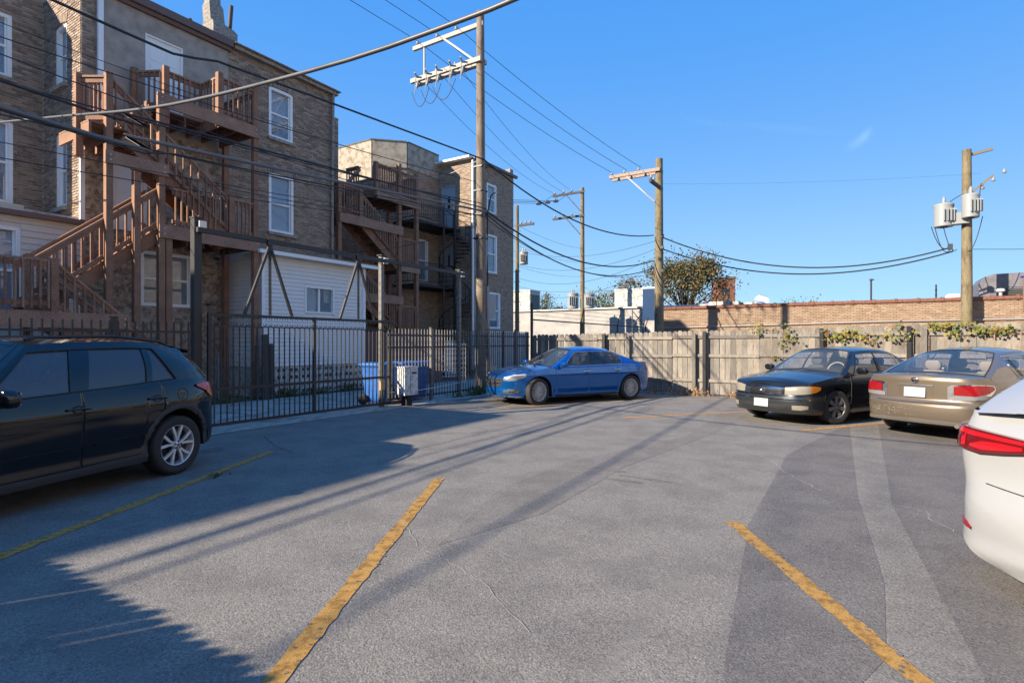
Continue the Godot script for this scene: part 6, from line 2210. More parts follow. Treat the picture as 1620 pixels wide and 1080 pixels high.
	g.grid([[Vector3(-1.55, 1.50, -0.55), Vector3(-1.62, 1.545, 0.0), Vector3(-1.55, 1.50, 0.55)], [Vector3(-1.82, 1.44, -0.52), Vector3(-1.9, 1.475, 0.0), Vector3(-1.82, 1.44, 0.52)], [Vector3(-1.80, 1.415, -0.52), Vector3(-1.88, 1.45, 0.0), Vector3(-1.80, 1.415, 0.52)]])
	put(c, "rear_spoiler", g, paint)

func sedan_common(c: Node3D, k: CarShell, d: Dictionary, paint: Material, dark: Material, clear: Material, side: Material, seat: Material) -> void:
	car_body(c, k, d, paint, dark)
	cabin(c, k, d, paint, dark, clear, side)
	seats(c, [[0.02, d.yr - 0.42, 0.37], [0.02, d.yr - 0.42, -0.37]], seat)
	seats(c, [[-0.88, d.yr - 0.44, 0.40], [-0.88, d.yr - 0.44, -0.40]], seat)
	var g := Geo.new()
	var ring := []
	for i in 25:
		var a := TAU * i / 24.0
		ring.append(Vector3(0.52 - 0.06 * sin(a), d.yr - 0.42 + 0.17 * sin(a), -0.37 + 0.18 * cos(a)))
	g.tube(ring, 0.014, 0.014, 7)
	put(c, "steering_wheel", g, M("wheel_grey", Color(0.30, 0.28, 0.25), 0.6))

func blue_sedan(dark, chrome, red, lens, amber, plastic) -> void:
	var paint := paint_of("blue_paint", Color(0.008, 0.12, 0.42), 0.65, 0.18)
	var c := thing("blue_sedan", "metallic blue sedan with multi spoke wheels parked nose to the iron fence", "car", spot(1.53, 15.02), facing(-0.884, -0.467))
	var k := CarShell.new()
	k.nose = [[0.15, 0.12], [0.22, 0.03], [0.32, 0.0], [0.42, 0.015], [0.6, 0.03], [0.7, 0.07], [0.82, 0.2]]
	k.flank = [[0.15, 0.07], [0.25, 0.035], [0.4, 0.04], [0.55, 0.022], [0.68, 0.006], [0.74, 0.0], [0.80, 0.012], [0.88, 0.03], [0.97, 0.06]]
	k.tail = [[0.18, 0.10], [0.3, 0.02], [0.5, 0.0], [0.66, 0.01], [0.85, 0.05], [0.96, 0.06], [1.02, 0.09]]
	k.top = [[-2.32, 0.99], [-1.7, 1.0], [-1.0, 0.955], [0.0, 0.93], [0.85, 0.925], [1.5, 0.86], [2.0, 0.76], [2.3, 0.66]]
	k.bot = [[-2.35, 0.30], [-1.8, 0.22], [-0.8, 0.19], [0.8, 0.185], [1.8, 0.19], [2.35, 0.2]]
	k.arches = [[1.43, 0.335, 0.375], [-1.43, 0.335, 0.375]]
	k.setup([[2.34, 0.0], [2.28, 0.42], [2.12, 0.68], [1.9, 0.80], [1.43, 0.885], [0.5, 0.885], [-0.6, 0.885], [-1.43, 0.90], [-1.9, 0.83], [-2.18, 0.70], [-2.32, 0.4], [-2.37, 0.0]], [0.92, -0.12, -1.02])
	var d := {"W": 0.89, "xb0": 1.02, "xb1": -1.78, "xt0": 0.22, "xt1": -0.92, "yr": 1.36, "df": 0.035, "dr": 0.05, "zt": 0.55, "crown": 0.07, "hood_crown": 0.07, "deck_crown": 0.03, "bow_b": 0.2, "bow_t": 0.1, "trim": chrome, "t0": 0.05, "t1": 0.86,
		"windows": [[0.115, 0.405, 0.06, 0.44], [0.425, 0.655, 0.47, 0.88], [0.665, 0.775, 0.90, 0.985]]}
	var side := glass("dark_door_glass", Color(0.03, 0.035, 0.04), 0.62)
	d.rear_glass = side
	sedan_common(c, k, d, paint, dark, glass("screen_glass", Color(0.10, 0.12, 0.13), 0.3), side, M("dark_cloth", Color(0.03, 0.03, 0.032), 0.9))
	for w in [[1.43, 1], [1.43, -1], [-1.43, 1], [-1.43, -1]]:
		wheel(c, Vector3(w[0], 0.335, w[1] * 0.875), 0.335, 0.23, "multi", w[1], 0.18 if w[0] > 0 else 0.0)
	handles(c, k, [[0.05, 0.80], [-0.92, 0.82]], chrome)
	mirrors(c, Vector3(0.78, 0.985, 0.96), Vector3(0.13, 0.13, 0.19), paint, plastic)
	skin_patch(c, "headlight", k, [[0.50, 0.62, 0.66], [0.62, 0.60, 0.70], [0.8, 0.605, 0.735], [1.0, 0.66, 0.75], [1.12, 0.70, 0.755]], lens, 0.005)
	skin_patch(c, "running_light", k, [[0.52, 0.665, 0.685], [0.8, 0.735, 0.75], [1.1, 0.755, 0.77]], M("lamp_white", Color(0.7, 0.7, 0.7), 0.2), 0.007)
	skin_patch(c, "grille", k, [[0.0, 0.44, 0.66], [0.3, 0.45, 0.665], [0.46, 0.50, 0.65]], plastic, 0.006)
	for y in [0.515, 0.60]:
		skin_patch(c, "grille_bar", k, [[0.1, y, y + 0.022], [0.43, y + 0.015, y + 0.035]], chrome, 0.014)
	skin_patch(c, "bumper_intake", k, [[0.52, 0.30, 0.36], [0.72, 0.28, 0.42], [0.92, 0.31, 0.40], [1.0, 0.34, 0.37]], M("grey_plastic_trim", Color(0.03, 0.03, 0.032), 0.55), 0.006)
	for y in [0.335, 0.37]:
		skin_patch(c, "intake_fin", k, [[0.58, y, y + 0.012], [0.93, y, y + 0.012]], chrome, 0.014)
	skin_patch(c, "lower_lip", k, [[0.0, 0.205, 0.235], [0.6, 0.205, 0.235], [1.0, 0.205, 0.23]], chrome, 0.008)
	var total := k.len[-1]
	var rc := k.side_s(-1.98)
	skin_patch(c, "tail_light", k, [[rc, 0.80, 0.86], [rc + 0.2, 0.77, 0.90], [rc + 0.45, 0.77, 0.89], [rc + 0.65, 0.80, 0.87]], red, 0.006)
	skin_patch(c, "sill_trim", k, [[k.side_s(0.95), 0.19, 0.225], [k.side_s(-0.95), 0.19, 0.225]], plastic, 0.012)
	# round three pointed emblem on the grille
	var o := k.on(0.0, 0.555, 0.03)
	var g := Geo.new()
	var ring := []
	for i in 25:
		var a := TAU * i / 24.0
		ring.append(o + Vector3(0, sin(a) * 0.085, cos(a) * 0.085))
	g.tube(ring, 0.009, 0.009, 6)
	for i in 3:
		var a := PI / 2 + TAU * i / 3.0
		g.beam(o, o + Vector3(0, sin(a) * 0.085, cos(a) * 0.085), 0.02, 0.012, Vector3.RIGHT)
	put(c, "emblem", g, chrome)

func black_sedan(dark, chrome, red, lens, amber, plastic) -> void:
	var paint := paint_of("dark_navy_paint", Color(0.010, 0.0125, 0.017), 0.3, 0.28)
	var grey := paint_of("grey_green_lower", Color(0.028, 0.032, 0.036), 0.3, 0.35)
	var c := thing("black_sedan", "older black sedan with chrome grille facing out from the wooden fence", "car", spot(6.85, 11.85), facing(-0.87, -0.49))
	var k := CarShell.new()
	k.nose = [[0.15, 0.10], [0.25, 0.03], [0.35, 0.0], [0.50, 0.01], [0.56, 0.035], [0.7, 0.06], [0.8, 0.14]]
	k.flank = [[0.15, 0.06], [0.25, 0.03], [0.4, 0.02], [0.5, 0.005], [0.56, 0.012], [0.7, 0.006], [0.78, 0.012], [0.88, 0.035], [0.96, 0.07]]
	k.tail = [[0.18, 0.08], [0.3, 0.01], [0.5, 0.0], [0.6, 0.03], [0.85, 0.05], [1.0, 0.09]]
	k.top = [[-2.4, 0.98], [-1.6, 1.0], [-0.8, 0.96], [0.2, 0.94], [0.9, 0.93], [1.5, 0.875], [2.0, 0.80], [2.36, 0.735]]
	k.bot = [[-2.5, 0.28], [-1.8, 0.22], [0.0, 0.2], [1.8, 0.2], [2.4, 0.22]]
	k.arches = [[1.36, 0.325, 0.365], [-1.36, 0.325, 0.365]]
	k.setup([[2.34, 0.0], [2.30, 0.45], [2.18, 0.72], [1.95, 0.83], [1.36, 0.90], [0.4, 0.905], [-0.6, 0.905], [-1.36, 0.90], [-2.0, 0.86], [-2.36, 0.72], [-2.48, 0.4], [-2.52, 0.0]], [0.88, -0.18, -1.06])
	var d := {"W": 0.90, "xb0": 1.0, "xb1": -1.62, "xt0": 0.28, "xt1": -1.02, "yr": 1.385, "df": 0.03, "dr": 0.04, "zt": 0.58, "crown": 0.065, "hood_crown": 0.075, "deck_crown": 0.03, "bow_b": 0.18, "bow_t": 0.1, "trim": M("black_trim", Color(0.01, 0.01, 0.011), 0.3), "t0": 0.05, "t1": 0.87,
		"windows": [[0.10, 0.44, 0.05, 0.42], [0.475, 0.74, 0.465, 0.86], [0.75, 0.82, 0.875, 0.96]]}
	sedan_common(c, k, d, paint, dark, glass("clear_screen", Color(0.2, 0.24, 0.25), 0.16), glass("light_door_glass", Color(0.08, 0.1, 0.1), 0.3), M("charcoal_leather", Color(0.035, 0.035, 0.037), 0.7))
	for w in [[1.36, 1], [1.36, -1], [-1.36, 1], [-1.36, -1]]:
		wheel(c, Vector3(w[0], 0.325, w[1] * 0.885), 0.325, 0.215, "seven", w[1], -0.22 if w[0] > 0 else 0.0)
	handles(c, k, [[-0.02, 0.82], [-0.95, 0.83]], paint)
	mirrors(c, Vector3(0.72, 1.0, 0.99), Vector3(0.13, 0.13, 0.2), paint, plastic)
	skin_patch(c, "headlight", k, [[0.44, 0.575, 0.70], [0.6, 0.575, 0.725], [0.78, 0.585, 0.735], [0.92, 0.60, 0.735]], paint_of("hazy_lens", Color(0.24, 0.22, 0.18), 0.1, 0.25), 0.006)
	skin_patch(c, "indicator", k, [[0.92, 0.60, 0.735], [1.05, 0.625, 0.73], [1.14, 0.66, 0.715]], amber, 0.006)
	skin_patch(c, "grille", k, [[0.0, 0.555, 0.71], [0.3, 0.56, 0.705], [0.42, 0.575, 0.695]], chrome, 0.010)
	for i in 4:
		skin_patch(c, "grille_slot", k, [[0.0, 0.58 + i * 0.03, 0.595 + i * 0.03], [0.38, 0.582 + i * 0.028, 0.596 + i * 0.028]], M("dark_metal", Color(0.05, 0.05, 0.055), 0.4, 0.8), 0.014)
	skin_patch(c, "bumper_cover", k, [[0.0, 0.22, 0.53], [0.6, 0.22, 0.53], [1.0, 0.23, 0.535], [k.side_s(1.76), 0.24, 0.54]], grey, 0.010)
	skin_patch(c, "bumper_strip", k, [[0.0, 0.475, 0.495], [0.9, 0.475, 0.495]], chrome, 0.017)
	skin_patch(c, "lower_intake", k, [[0.0, 0.29, 0.38], [0.4, 0.29, 0.38], [0.48, 0.32, 0.36]], plastic, 0.015)
	skin_patch(c, "fog_lamp", k, [[0.58, 0.30, 0.38], [0.72, 0.295, 0.385], [0.86, 0.32, 0.375]], paint_of("hazy_lens", Color(0.24, 0.22, 0.18), 0.1, 0.25), 0.015)
	plate(c, k.on(0.0, 0.40, 0.024), Vector3(1, 0.05, 0).normalized(), Color(0.5, 0.36, 0.40))
	var total := k.len[-1]
	skin_patch(c, "tail_light", k, [[total - 0.95, 0.68, 0.82], [total - 0.45, 0.68, 0.84]], red, 0.006)
	skin_patch(c, "sill_moulding", k, [[k.side_s(0.9), 0.2, 0.36], [k.side_s(-0.9), 0.2, 0.36]], grey, 0.006)
	var o := k.on(0.0, 0.645, 0.02)
	var g := Geo.new()
	for e in [[0.06, 0.038], [0.022, 0.036], [0.05, 0.016]]:
		var ring := []
		for i in 21:
			var a := TAU * i / 20.0
			ring.append(o + Vector3(0, sin(a) * e[1], cos(a) * e[0]))
		g.tube(ring, 0.005, 0.005, 5)
	put(c, "emblem", g, chrome)

func gold_sedan(dark, chrome, red, lens, amber, plastic) -> void:
	var paint := paint_of("gold_beige_paint", Color(0.145, 0.118, 0.09), 0.45, 0.33)
	var fwd := Vector2(0.87, 0.49)
	var c := thing("gold_sedan", "gold beige sedan parked nose in with scuffed rear bumper", "car", spot(6.42 + fwd.x * 2.5, 8.88 + fwd.y * 2.5), facing(fwd.x, fwd.y))
	var k := CarShell.new()
	k.nose = [[0.15, 0.10], [0.3, 0.0], [0.55, 0.01], [0.7, 0.05], [0.8, 0.14]]
	k.flank = [[0.15, 0.06], [0.25, 0.03], [0.4, 0.035], [0.55, 0.02], [0.72, 0.0], [0.82, 0.008], [0.93, 0.045], [1.02, 0.09]]
	k.tail = [[0.2, 0.12], [0.27, 0.05], [0.36, 0.015], [0.48, 0.0], [0.585, 0.01], [0.62, 0.05], [0.65, 0.062], [0.80, 0.055], [0.9, 0.05], [0.985, 0.055], [1.02, 0.09]]
	k.top = [[-2.5, 0.995], [-1.7, 1.01], [-0.9, 0.97], [0.2, 0.95], [0.9, 0.94], [1.5, 0.88], [2.0, 0.79], [2.36, 0.70]]
	k.bot = [[-2.5, 0.27], [-1.9, 0.24], [0.0, 0.2], [1.8, 0.2], [2.4, 0.22]]
	k.arches = [[1.4, 0.33, 0.37], [-1.4, 0.33, 0.37]]
	k.setup([[2.4, 0.0], [2.34, 0.45], [2.18, 0.72], [1.9, 0.84], [1.4, 0.91], [0.4, 0.915], [-0.6, 0.915], [-1.4, 0.92], [-2.0, 0.885], [-2.3, 0.80], [-2.42, 0.66], [-2.49, 0.35], [-2.51, 0.0]], [0.9, -0.15, -1.08])
	var d := {"W": 0.915, "xb0": 1.0, "xb1": -1.92, "xt0": 0.25, "xt1": -0.95, "yr": 1.40, "df": 0.03, "dr": 0.04, "zt": 0.57, "crown": 0.065, "hood_crown": 0.07, "deck_crown": 0.045, "bow_b": 0.18, "bow_t": 0.1, "bow_br": 0.12, "bow_tr": 0.09, "trim": chrome, "t0": 0.06, "t1": 0.86,
		"windows": [[0.10, 0.40, 0.05, 0.43], [0.425, 0.63, 0.465, 0.86], [0.64, 0.715, 0.875, 0.97]], "rear_glass": glass("rear_screen", Color(0.06, 0.085, 0.09), 0.28)}
	sedan_common(c, k, d, paint, dark, glass("clear_screen", Color(0.2, 0.24, 0.25), 0.16), glass("light_door_glass", Color(0.08, 0.1, 0.1), 0.3), M("beige_leather", Color(0.36, 0.30, 0.22), 0.7))
	# parcel shelf
	block(c, "parcel_shelf", Vector3(-1.35, 1.02, 0), Vector3(0.5, 0.02, 1.25), M("beige_leather", Color(0.36, 0.30, 0.22), 0.7))
	for w in [[1.4, 1], [1.4, -1], [-1.4, 1], [-1.4, -1]]:
		wheel(c, Vector3(w[0], 0.33, w[1] * 0.895), 0.33, 0.22, "seven", w[1])
	handles(c, k, [[0.0, 0.83], [-0.95, 0.85]], paint)
	mirrors(c, Vector3(0.75, 1.02, 1.0), Vector3(0.13, 0.13, 0.2), paint, plastic)
	var T := k.len[-1]
	skin_patch(c, "tail_light", k, [[T - 1.14, 0.83, 0.88], [T - 0.98, 0.77, 0.895], [T - 0.82, 0.735, 0.895], [T - 0.64, 0.735, 0.885], [T - 0.52, 0.74, 0.87]], red, 0.010)
	skin_patch(c, "reversing_light", k, [[T - 0.96, 0.70, 0.765], [T - 0.8, 0.675, 0.732], [T - 0.55, 0.665, 0.732], [T - 0.47, 0.668, 0.72]], lens, 0.010)
	skin_patch(c, "tail_light_surround", k, [[T - 1.17, 0.83, 0.885], [T - 0.98, 0.69, 0.905], [T - 0.8, 0.665, 0.905], [T - 0.5, 0.655, 0.895], [T - 0.44, 0.665, 0.86]], chrome, 0.004)
	skin_patch(c, "plate_recess", k, [[T - 0.25, 0.665, 0.855], [T - 0.2, 0.655, 0.865], [T, 0.655, 0.87]], M("gold_recess", Color(0.12, 0.098, 0.075), 0.4, 0.4), 0.002)
	skin_patch(c, "plate_garnish", k, [[T - 0.26, 0.855, 0.875], [T, 0.862, 0.885]], chrome, 0.012)
	skin_patch(c, "boot_seam", k, [[T - 0.60, 0.600, 0.607], [T, 0.588, 0.595]], M("panel_gap", Color(0.008, 0.008, 0.008), 0.9), 0.004)
	skin_patch(c, "lower_valance", k, [[T - 0.95, 0.26, 0.31], [T - 0.5, 0.265, 0.33], [T, 0.27, 0.34]], M("grey_valance", Color(0.11, 0.10, 0.09), 0.6), 0.005)
	plate(c, k.on(T, 0.755, 0.02), Vector3(-1, 0.06, 0).normalized(), Color(0.25, 0.42, 0.62))
	var o := k.on(T, 0.945, 0.02)
	var g := Geo.new()
	for z in [-1.0, 1.0]:
		g.beam(o + Vector3(0, -0.03, z * 0.022), o + Vector3(0, 0.03, z * 0.032), 0.012, 0.012, Vector3.RIGHT)
	g.beam(o + Vector3(0, -0.002, -0.025), o + Vector3(0, -0.002, 0.025), 0.012, 0.012, Vector3.UP)
	var ring := []
	for i in 25:
		var a := TAU * i / 24.0
		ring.append(o + Vector3(0, sin(a) * 0.042, cos(a) * 0.05))
	g.tube(ring, 0.005, 0.005, 5)
	put(c, "emblem", g, chrome)
	g = Geo.new()
	g.cyl(Vector3(-2.42, 0.27, 0.55), Vector3(-2.2, 0.28, 0.55), 0.035, 0.035, 14)
	put(c, "tailpipe", g, chrome)
	# scuffs where the bumper has been rubbed bare
	for i in 80:
		var s := T + clampf(0.5 + rng.randfn() * 0.22, 0.02, 0.85)
		var y := 0.44 + rng.randfn() * 0.05
		var w := rng.randf_range(0.002, 0.007) * (1.7 if i % 9 == 0 else 1.0)
		var h := rng.randf_range(0.0015, 0.005)
		skin_patch(c, "scuff", k, [[2 * T - s - w, y, y + h * 0.5], [2 * T - s, y - h, y + h], [2 * T - s + w, y - h * 0.4, y]], M("bare_scuff", Color(0.36, 0.34, 0.31), 0.7), 0.0015, [-1], 1)

func white_car(dark, chrome, red, lens, amber, plastic) -> void:
	var paint := paint_of("white_paint", Color(0.285, 0.295, 0.31), 0.0, 0.3)
	var fwd := Vector2(0.95, 0.31)
	var c := thing("white_crossover", "white crossover with jutting dark red tail lights, parked past the yellow line", "car", spot(3.06 + fwd.x * 2.2, 2.92 + fwd.y * 2.2), facing(fwd.x, fwd.y))
	var k := CarShell.new()
	k.nose = [[0.2, 0.10], [0.4, 0.0], [0.6, 0.02], [0.8, 0.08], [0.95, 0.18]]
	k.flank = [[0.2, 0.06], [0.3, 0.03], [0.45, 0.05], [0.62, 0.03], [0.8, 0.0], [0.9, 0.01], [1.0, 0.03], [1.1, 0.06]]
	k.tail = [[0.16, 0.05], [0.21, 0.01], [0.26, 0.0], [0.32, 0.012], [0.37, 0.004], [0.5, 0.0], [0.57, 0.025], [0.66, 0.075], [0.75, 0.095], [0.85, 0.09], [0.95, 0.09], [1.02, 0.12], [1.12, 0.2]]
	k.top = [[-2.2, 1.10], [-1.4, 1.12], [-0.5, 1.06], [0.4, 1.03], [0.95, 1.0], [1.5, 0.95], [2.1, 0.82]]
	k.bot = [[-2.23, 0.12], [-2.16, 0.17], [-2.03, 0.29], [-1.8, 0.30], [-0.8, 0.24], [0.8, 0.24], [1.7, 0.25], [2.2, 0.28]]
	k.arches = [[1.32, 0.35, 0.41], [-1.32, 0.35, 0.41]]
	k.setup([[2.2, 0.0], [2.16, 0.4], [2.03, 0.68], [1.8, 0.83], [1.32, 0.9], [0.5, 0.88], [-0.5, 0.88], [-1.32, 0.91], [-1.75, 0.875], [-2.03, 0.77], [-2.16, 0.5], [-2.22, 0.0]], [1.0, -0.02, -1.0])
	var d := {"W": 0.89, "xb0": 0.98, "xb1": -2.0, "xt0": 0.22, "xt1": -1.35, "yr": 1.50, "df": 0.03, "dr": 0.06, "zt": 0.6, "crown": 0.055, "hood_crown": 0.05, "deck_crown": 0.04, "bow_b": 0.2, "bow_t": 0.12, "bow_br": 0.1, "bow_tr": 0.1, "rear_w": 0.62, "flares": true, "t1": 0.86,
		"windows": [[0.055, 0.335, 0.03, 0.215], [0.385, 0.62, 0.275, 0.60], [0.66, 0.76, 0.68, 0.72]]}
	var tint := glass("privacy_glass", Color(0.02, 0.03, 0.05), 0.90)
	d.rear_glass = tint
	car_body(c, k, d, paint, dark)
	cabin(c, k, d, paint, paint, glass("screen_glass", Color(0.10, 0.12, 0.13), 0.3), tint)
	for w in [[1.32, 1], [1.32, -1], [-1.32, 1], [-1.32, -1]]:
		wheel(c, Vector3(w[0], 0.345, w[1] * 0.885), 0.345, 0.22, "twin", w[1])
	handles(c, k, [[0.13, 0.92], [-0.86, 0.95]], paint)
	mirrors(c, Vector3(0.78, 1.06, 0.99), Vector3(0.13, 0.15, 0.2), paint, plastic)
	var T := k.len[-1]
	# tail lights stand proud as boomerangs: dark shell, bright inner blades
	skin_patch(c, "tail_light", k, [[T - 1.28, 0.99, 1.02], [T - 1.05, 0.925, 1.015], [T - 0.84, 0.865, 1.005], [T - 0.66, 0.85, 0.995], [T - 0.5, 0.87, 0.985], [T - 0.3, 0.905, 0.97]], paint_of("deep_red_lens", Color(0.10, 0.006, 0.008), 0.0, 0.12), 0.035)
	skin_patch(c, "tail_light_blade", k, [[T - 1.22, 0.985, 1.008], [T - 0.84, 0.965, 0.992], [T - 0.66, 0.955, 0.98], [T - 0.32, 0.945, 0.962]], paint_of("bright_red_lens", Color(0.40, 0.008, 0.014), 0.0, 0.15), 0.040)
	skin_patch(c, "tail_light_blade", k, [[T - 0.72, 0.885, 0.90], [T - 0.62, 0.875, 0.93], [T - 0.5, 0.89, 0.935], [T - 0.36, 0.912, 0.93]], paint_of("bright_red_lens", Color(0.40, 0.008, 0.014), 0.0, 0.15), 0.040)
	skin_patch(c, "tail_light_blade", k, [[T - 0.80, 0.88, 0.93], [T - 0.755, 0.89, 0.965]], paint_of("bright_red_lens", Color(0.40, 0.008, 0.014), 0.0, 0.15), 0.040)
	skin_patch(c, "rear_reflector", k, [[T - 0.80, 0.385, 0.41], [T - 0.72, 0.365, 0.40], [T - 0.66, 0.36, 0.37]], red, 0.012)
	skin_patch(c, "hatch_seam", k, [[T - 0.62, 0.66, 0.665], [T, 0.62, 0.625]], M("panel_gap", Color(0.008, 0.008, 0.008), 0.9), 0.005)
	plate(c, k.on(T, 0.74, 0.02), Vector3(-1, 0.06, 0).normalized(), Color(0.25, 0.42, 0.62))

# ------------------------------------------------------------------ bins, control box, vines, weeds
func cart(label: String, u: float, v: float, turn: float) -> void:
	var c := thing("wheeled_bin", label, "bin", at(u, 0, v), turn, "blue wheeled bins in the alley")
	var blue := MT("blue_plastic", Color(0.025, 0.15, 0.52), 0.5, "blotch", Vector3(1, 1, 1))
	var g := Geo.new()
	var rows := []
	for r in [[0.06, 0.24, 0.26], [0.10, 0.25, 0.27], [0.55, 0.275, 0.31], [0.93, 0.295, 0.35], [0.935, 0.32, 0.375], [0.985, 0.325, 0.38]]:
		var row := []
		for j in 28:
			var a := TAU * j / 28
			var x := signf(cos(a)) * pow(absf(cos(a)), 0.28)
			var z := signf(sin(a)) * pow(absf(sin(a)), 0.28)
			row.append(Vector3(x * r[1], r[0], z * r[2]))
		rows.append(row)
	g.grid(rows, true)
	put(c, "tub", g, blue)
	g = Geo.new()
	rows = []
	for r in [[0.985, 0.335, 0.39], [1.01, 0.335, 0.39], [1.035, 0.29, 0.34], [1.045, 0.0, 0.0]]:
		var row := []
		for j in 28:
			var a := TAU * j / 28
			row.append(Vector3(signf(cos(a)) * pow(absf(cos(a)), 0.28) * r[1], r[0], signf(sin(a)) * pow(absf(sin(a)), 0.28) * r[2]))
		rows.append(row)
	g.grid(rows, true)
	put(c, "lid", g, blue)
	for k in 3:
		block(c, "rib", Vector3(-0.15 + 0.15 * k, 0.5, 0.318), Vector3(0.025, 0.7, 0.02), blue)
	g = Geo.new()
	g.tube([Vector3(-0.2, 0.96, -0.36), Vector3(-0.2, 1.0, -0.46), Vector3(0.2, 1.0, -0.46), Vector3(0.2, 0.96, -0.36)], 0.018, 0.018, 8)
	put(c, "handle", g, blue)
	for x in [-1.0, 1.0]:
		g = Geo.new()
		g.lathe([[0.0, -0.03], [0.12, -0.03], [0.135, -0.015], [0.135, 0.015], [0.12, 0.03], [0.05, 0.03], [0.0, 0.025]], Vector3(x * 0.30, 0.135, -0.27), Vector3(x, 0, 0), 20)
		put(c, "wheel", g, M("tyre_rubber", Color(0.022, 0.021, 0.021), 0.8))

func build_small_things() -> void:
	cart("blue wheeled bin half behind the gate post", 10.0, 10.25, 0.25)
	cart("blue wheeled bin standing second from the gate post", 10.75, 10.2, -0.1)
	cart("blue wheeled bin nearest the fence post past the control box", 11.35, 10.35, 0.1)
	cart("lone blue wheeled bin beyond the slat fence down the alley", 22.5, 12.6, 0.3)
	# gate operator
	var b := thing("gate_operator", "white metal gate operator cabinet on black pedestal in front of the bins", "control box", at(10.05, 0, 9.38))
	var white := MT("white_cabinet", Color(0.60, 0.61, 0.62), 0.5, "stain", Vector3(0.9, 0.9, 0.9))
	var black := M("black_steel", Color(0.02, 0.02, 0.023), 0.5, 0.3)
	block(b, "cabinet", Vector3(0, 0.60, 0), Vector3(0.46, 0.66, 0.34), white)
	block(b, "cabinet_lid", Vector3(0, 0.945, 0), Vector3(0.49, 0.03, 0.37), white)
	block(b, "pedestal", Vector3(0.02, 0.13, 0.0), Vector3(0.16, 0.27, 0.2), black)
	block(b, "door_line", Vector3(-0.04, 0.60, 0.172), Vector3(0.008, 0.62, 0.004), black)
	block(b, "slot", Vector3(0.1, 0.80, 0.172), Vector3(0.16, 0.045, 0.006), black)
	block(b, "label_plate", Vector3(0.1, 0.74, 0.172), Vector3(0.14, 0.02, 0.004), M("white_print", Color(0.6, 0.6, 0.6), 0.5))
	var g := Geo.new()
	g.tube([Vector3(-0.2, 0.35, 0.1), Vector3(-0.35, 0.12, 0.12), Vector3(-0.45, 0.35, 0.1), Vector3(-0.55, 0.55, 0.05)], 0.012, 0.012, 6)
	put(b, "cable", g, black)
	var sb := thing("sensor_box", "tan weathered sensor box strapped to the gate post", "box", at(9.42, 0.42, 9.56))
	block(sb, "case", Vector3(0, 0.1, 0.0), Vector3(0.1, 0.2, 0.1), M("tan_case", Color(0.35, 0.24, 0.12), 0.7))
	block(sb, "cover", Vector3(0, 0.21, 0), Vector3(0.115, 0.02, 0.115), M("tan_case", Color(0.35, 0.24, 0.12), 0.7))
	var ch := Geo.new()
	ch.tube(sagged(at(9.6, 0.35, 9.5), at(12.4, 0.42, 9.55), 0.05, 10), 0.012, 0.012, 6)
	tag(put(self, "chain", ch, M("pale_cable", Color(0.4, 0.4, 0.4), 0.5)), "slack drive chain of the gate strung low along the iron fence", "chain")
	# vines on the fence, turning colour
	var vm := M("vine_leaf", Color(1, 1, 1), 0.7)
	vm.vertex_color_use_as_albedo = true
	vm.backlight_enabled = true
	vm.backlight = Color(0.4, 0.4, 0.15)
	for e in [[2.35, 1.9, 0.5, 0.10, 22, "sparse vine sprig with few yellow leaves on the wooden fence"], [1.75, 1.55, 0.35, 0.32, 40, "thin vine trailing down the wooden fence beside the steel post"], [0.35, 1.72, 1.1, 0.15, 130, "leafy yellow green vine over the fence top behind the black sedan"], [-0.75, 1.85, 0.6, 0.18, 36, "reddish vine patch on the fence left of the steel post"], [-2.3, 1.85, 1.7, 0.12, 210, "thick turning vine over the fence above the gold sedan"], [-4.4, 1.75, 1.6, 0.05, 110, "thin green vine strand running along the fence rail"]]:
		var t := thing("vine", e[5], "vine", at(16.52, e[1] - 0.3, e[0]), 0.0, "vines on the wooden fence")
		g = Geo.new()
		g.tinted = true
		var pts := []
		for i in 9:
			pts.append(Vector3(-0.03 + rng.randf_range(-0.01, 0.01), 0.3 + rng.randf_range(-e[3], e[3]) * 0.6, -e[2] / 2 + e[2] * i / 8.0))
		var st := Geo.new()
		st.tube(pts, 0.006, 0.004, 5)
		put(t, "stem", st, M("vine_stem", Color(0.12, 0.08, 0.05), 0.9))
		var clumps := []
		for i in int(3 + e[2] * 4):
			clumps.append(Vector3(-0.06, 0.3 + rng.randf_range(-1, 1) * e[3], rng.randf_range(-0.5, 0.5) * e[2]))
		for i in e[4]:
			var c: Vector3 = clumps[rng.randi() % clumps.size()] + Vector3(rng.randfn() * 0.03, rng.randfn() * e[3] * 0.4, rng.randfn() * 0.10)
			var tone: Color = [Color(0.17, 0.165, 0.025), Color(0.10, 0.13, 0.022), Color(0.20, 0.165, 0.03), Color(0.12, 0.06, 0.02), Color(0.07, 0.105, 0.02)][rng.randi() % 5]
			g.col = tone * rng.randf_range(0.8, 1.2)
			var n := Vector3(-1, rng.randf_range(-0.2, 0.8), rng.randf_range(-0.6, 0.6)).normalized()
			var x := n.cross(Vector3.UP).normalized().rotated(n, rng.randf() * TAU)
			var y := n.cross(x)
			var s := rng.randf_range(0.028, 0.05)
			g.tri(c - x * s, c + y * s * 0.8, c + y * s * 0.1 + n * s * 0.2)
			g.tri(c + y * s * 0.8, c + x * s, c + y * s * 0.1 + n * s * 0.2)
			g.tri(c + x * s, c - y * s, c + y * s * 0.1 + n * s * 0.2)
			g.tri(c - y * s, c - x * s, c + y * s * 0.1 + n * s * 0.2)
		put(t, "leaves", g, vm)
	# dry weeds along the foot of the fences
	var wg := Geo.new()
	wg.tinted = true
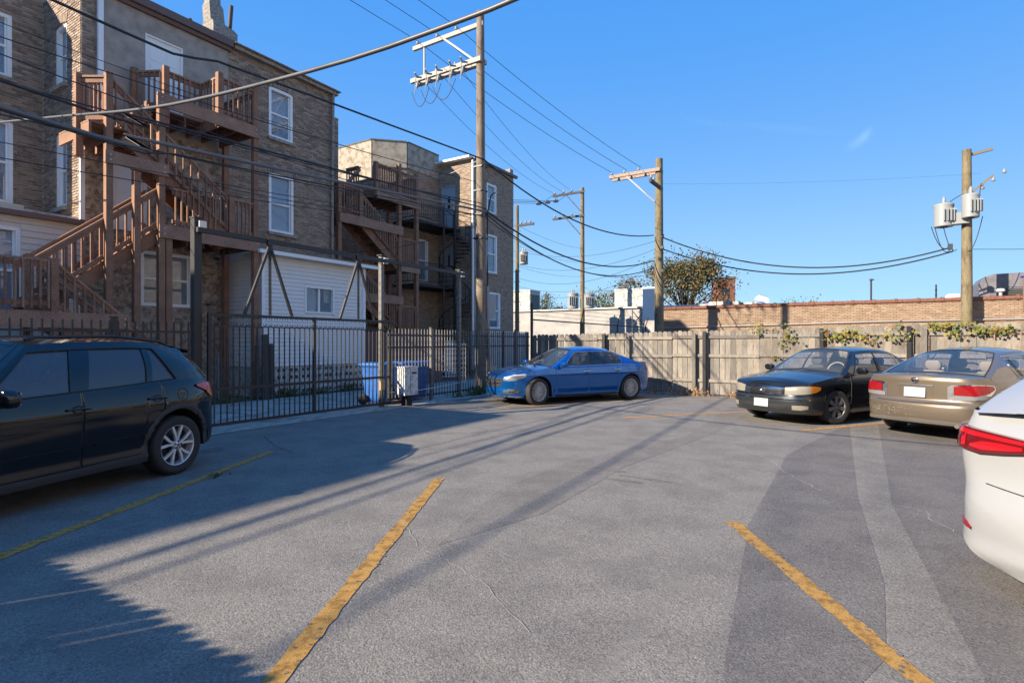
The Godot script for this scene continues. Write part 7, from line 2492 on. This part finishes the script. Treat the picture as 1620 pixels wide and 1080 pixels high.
	for e in [[16.3, 4.4, 0.28, 90], [16.25, 3.9, 0.2, 60], [16.3, 2.8, 0.22, 150], [16.28, 2.0, 0.25, 170], [16.3, 1.2, 0.26, 170], [16.3, 5.2, 0.2, 60]]:
		for i in e[3]:
			var o := at(e[0] + rng.randfn() * 0.10, 0.0, e[1] + rng.randfn() * 0.28)
			var h := rng.randf_range(0.04, e[2])
			var lean := Vector3(rng.randfn() * 0.08, h, rng.randfn() * 0.08)
			wg.col = [Color(0.34, 0.20, 0.09), Color(0.42, 0.29, 0.14), Color(0.26, 0.14, 0.07)][rng.randi() % 3]
			var sd := Vector3(rng.randfn(), 0, rng.randfn()).normalized() * 0.008
			wg.tri(o - sd, o + lean, o + sd)
			wg.tri(o + lean * 0.7 - sd * 2, o + lean * 1.05, o + lean * 0.7 + sd * 2)
	var w := put(self, "dry_weeds", wg, brick_vc())
	w.set_meta("kind", "stuff")
	tag(w, "dry rust coloured weeds along the foot of the wooden fence", "weeds")
	wg = Geo.new()
	wg.tinted = true
	for e in [[13.2, 9.5, 0.3, 120], [14.2, 9.55, 0.28, 150], [14.9, 9.6, 0.25, 90], [12.5, 9.55, 0.2, 40], [9.9, 13.8, 0.3, 120], [11.0, 13.82, 0.22, 90], [12.2, 13.82, 0.25, 90], [8.0, 13.6, 0.18, 120], [7.2, 13.6, 0.18, 120], [3.62, 6.35, 0.04, 16]]:
		for i in e[3]:
			var o := at(e[0] + rng.randfn() * (0.05 if e[2] < 0.1 else 0.25), 0.0, e[1] + rng.randfn() * 0.06)
			var h := rng.randf_range(0.03, e[2])
			var lean := Vector3(rng.randfn() * 0.06, h, rng.randfn() * 0.06)
			wg.col = [Color(0.05, 0.085, 0.02), Color(0.09, 0.11, 0.03), Color(0.14, 0.13, 0.05)][rng.randi() % 3]
			var sd := Vector3(rng.randfn(), 0, rng.randfn()).normalized() * 0.012
			wg.tri(o - sd, o + lean, o + sd)
			wg.tri(o + lean * 0.6 - sd * 2, o + lean * 1.1, o + lean * 0.6 + sd * 2)
	w = put(self, "green_weeds", wg, brick_vc())
	w.set_meta("kind", "stuff")
	tag(w, "green weeds in the joints along the iron fence and alley edge", "weeds")
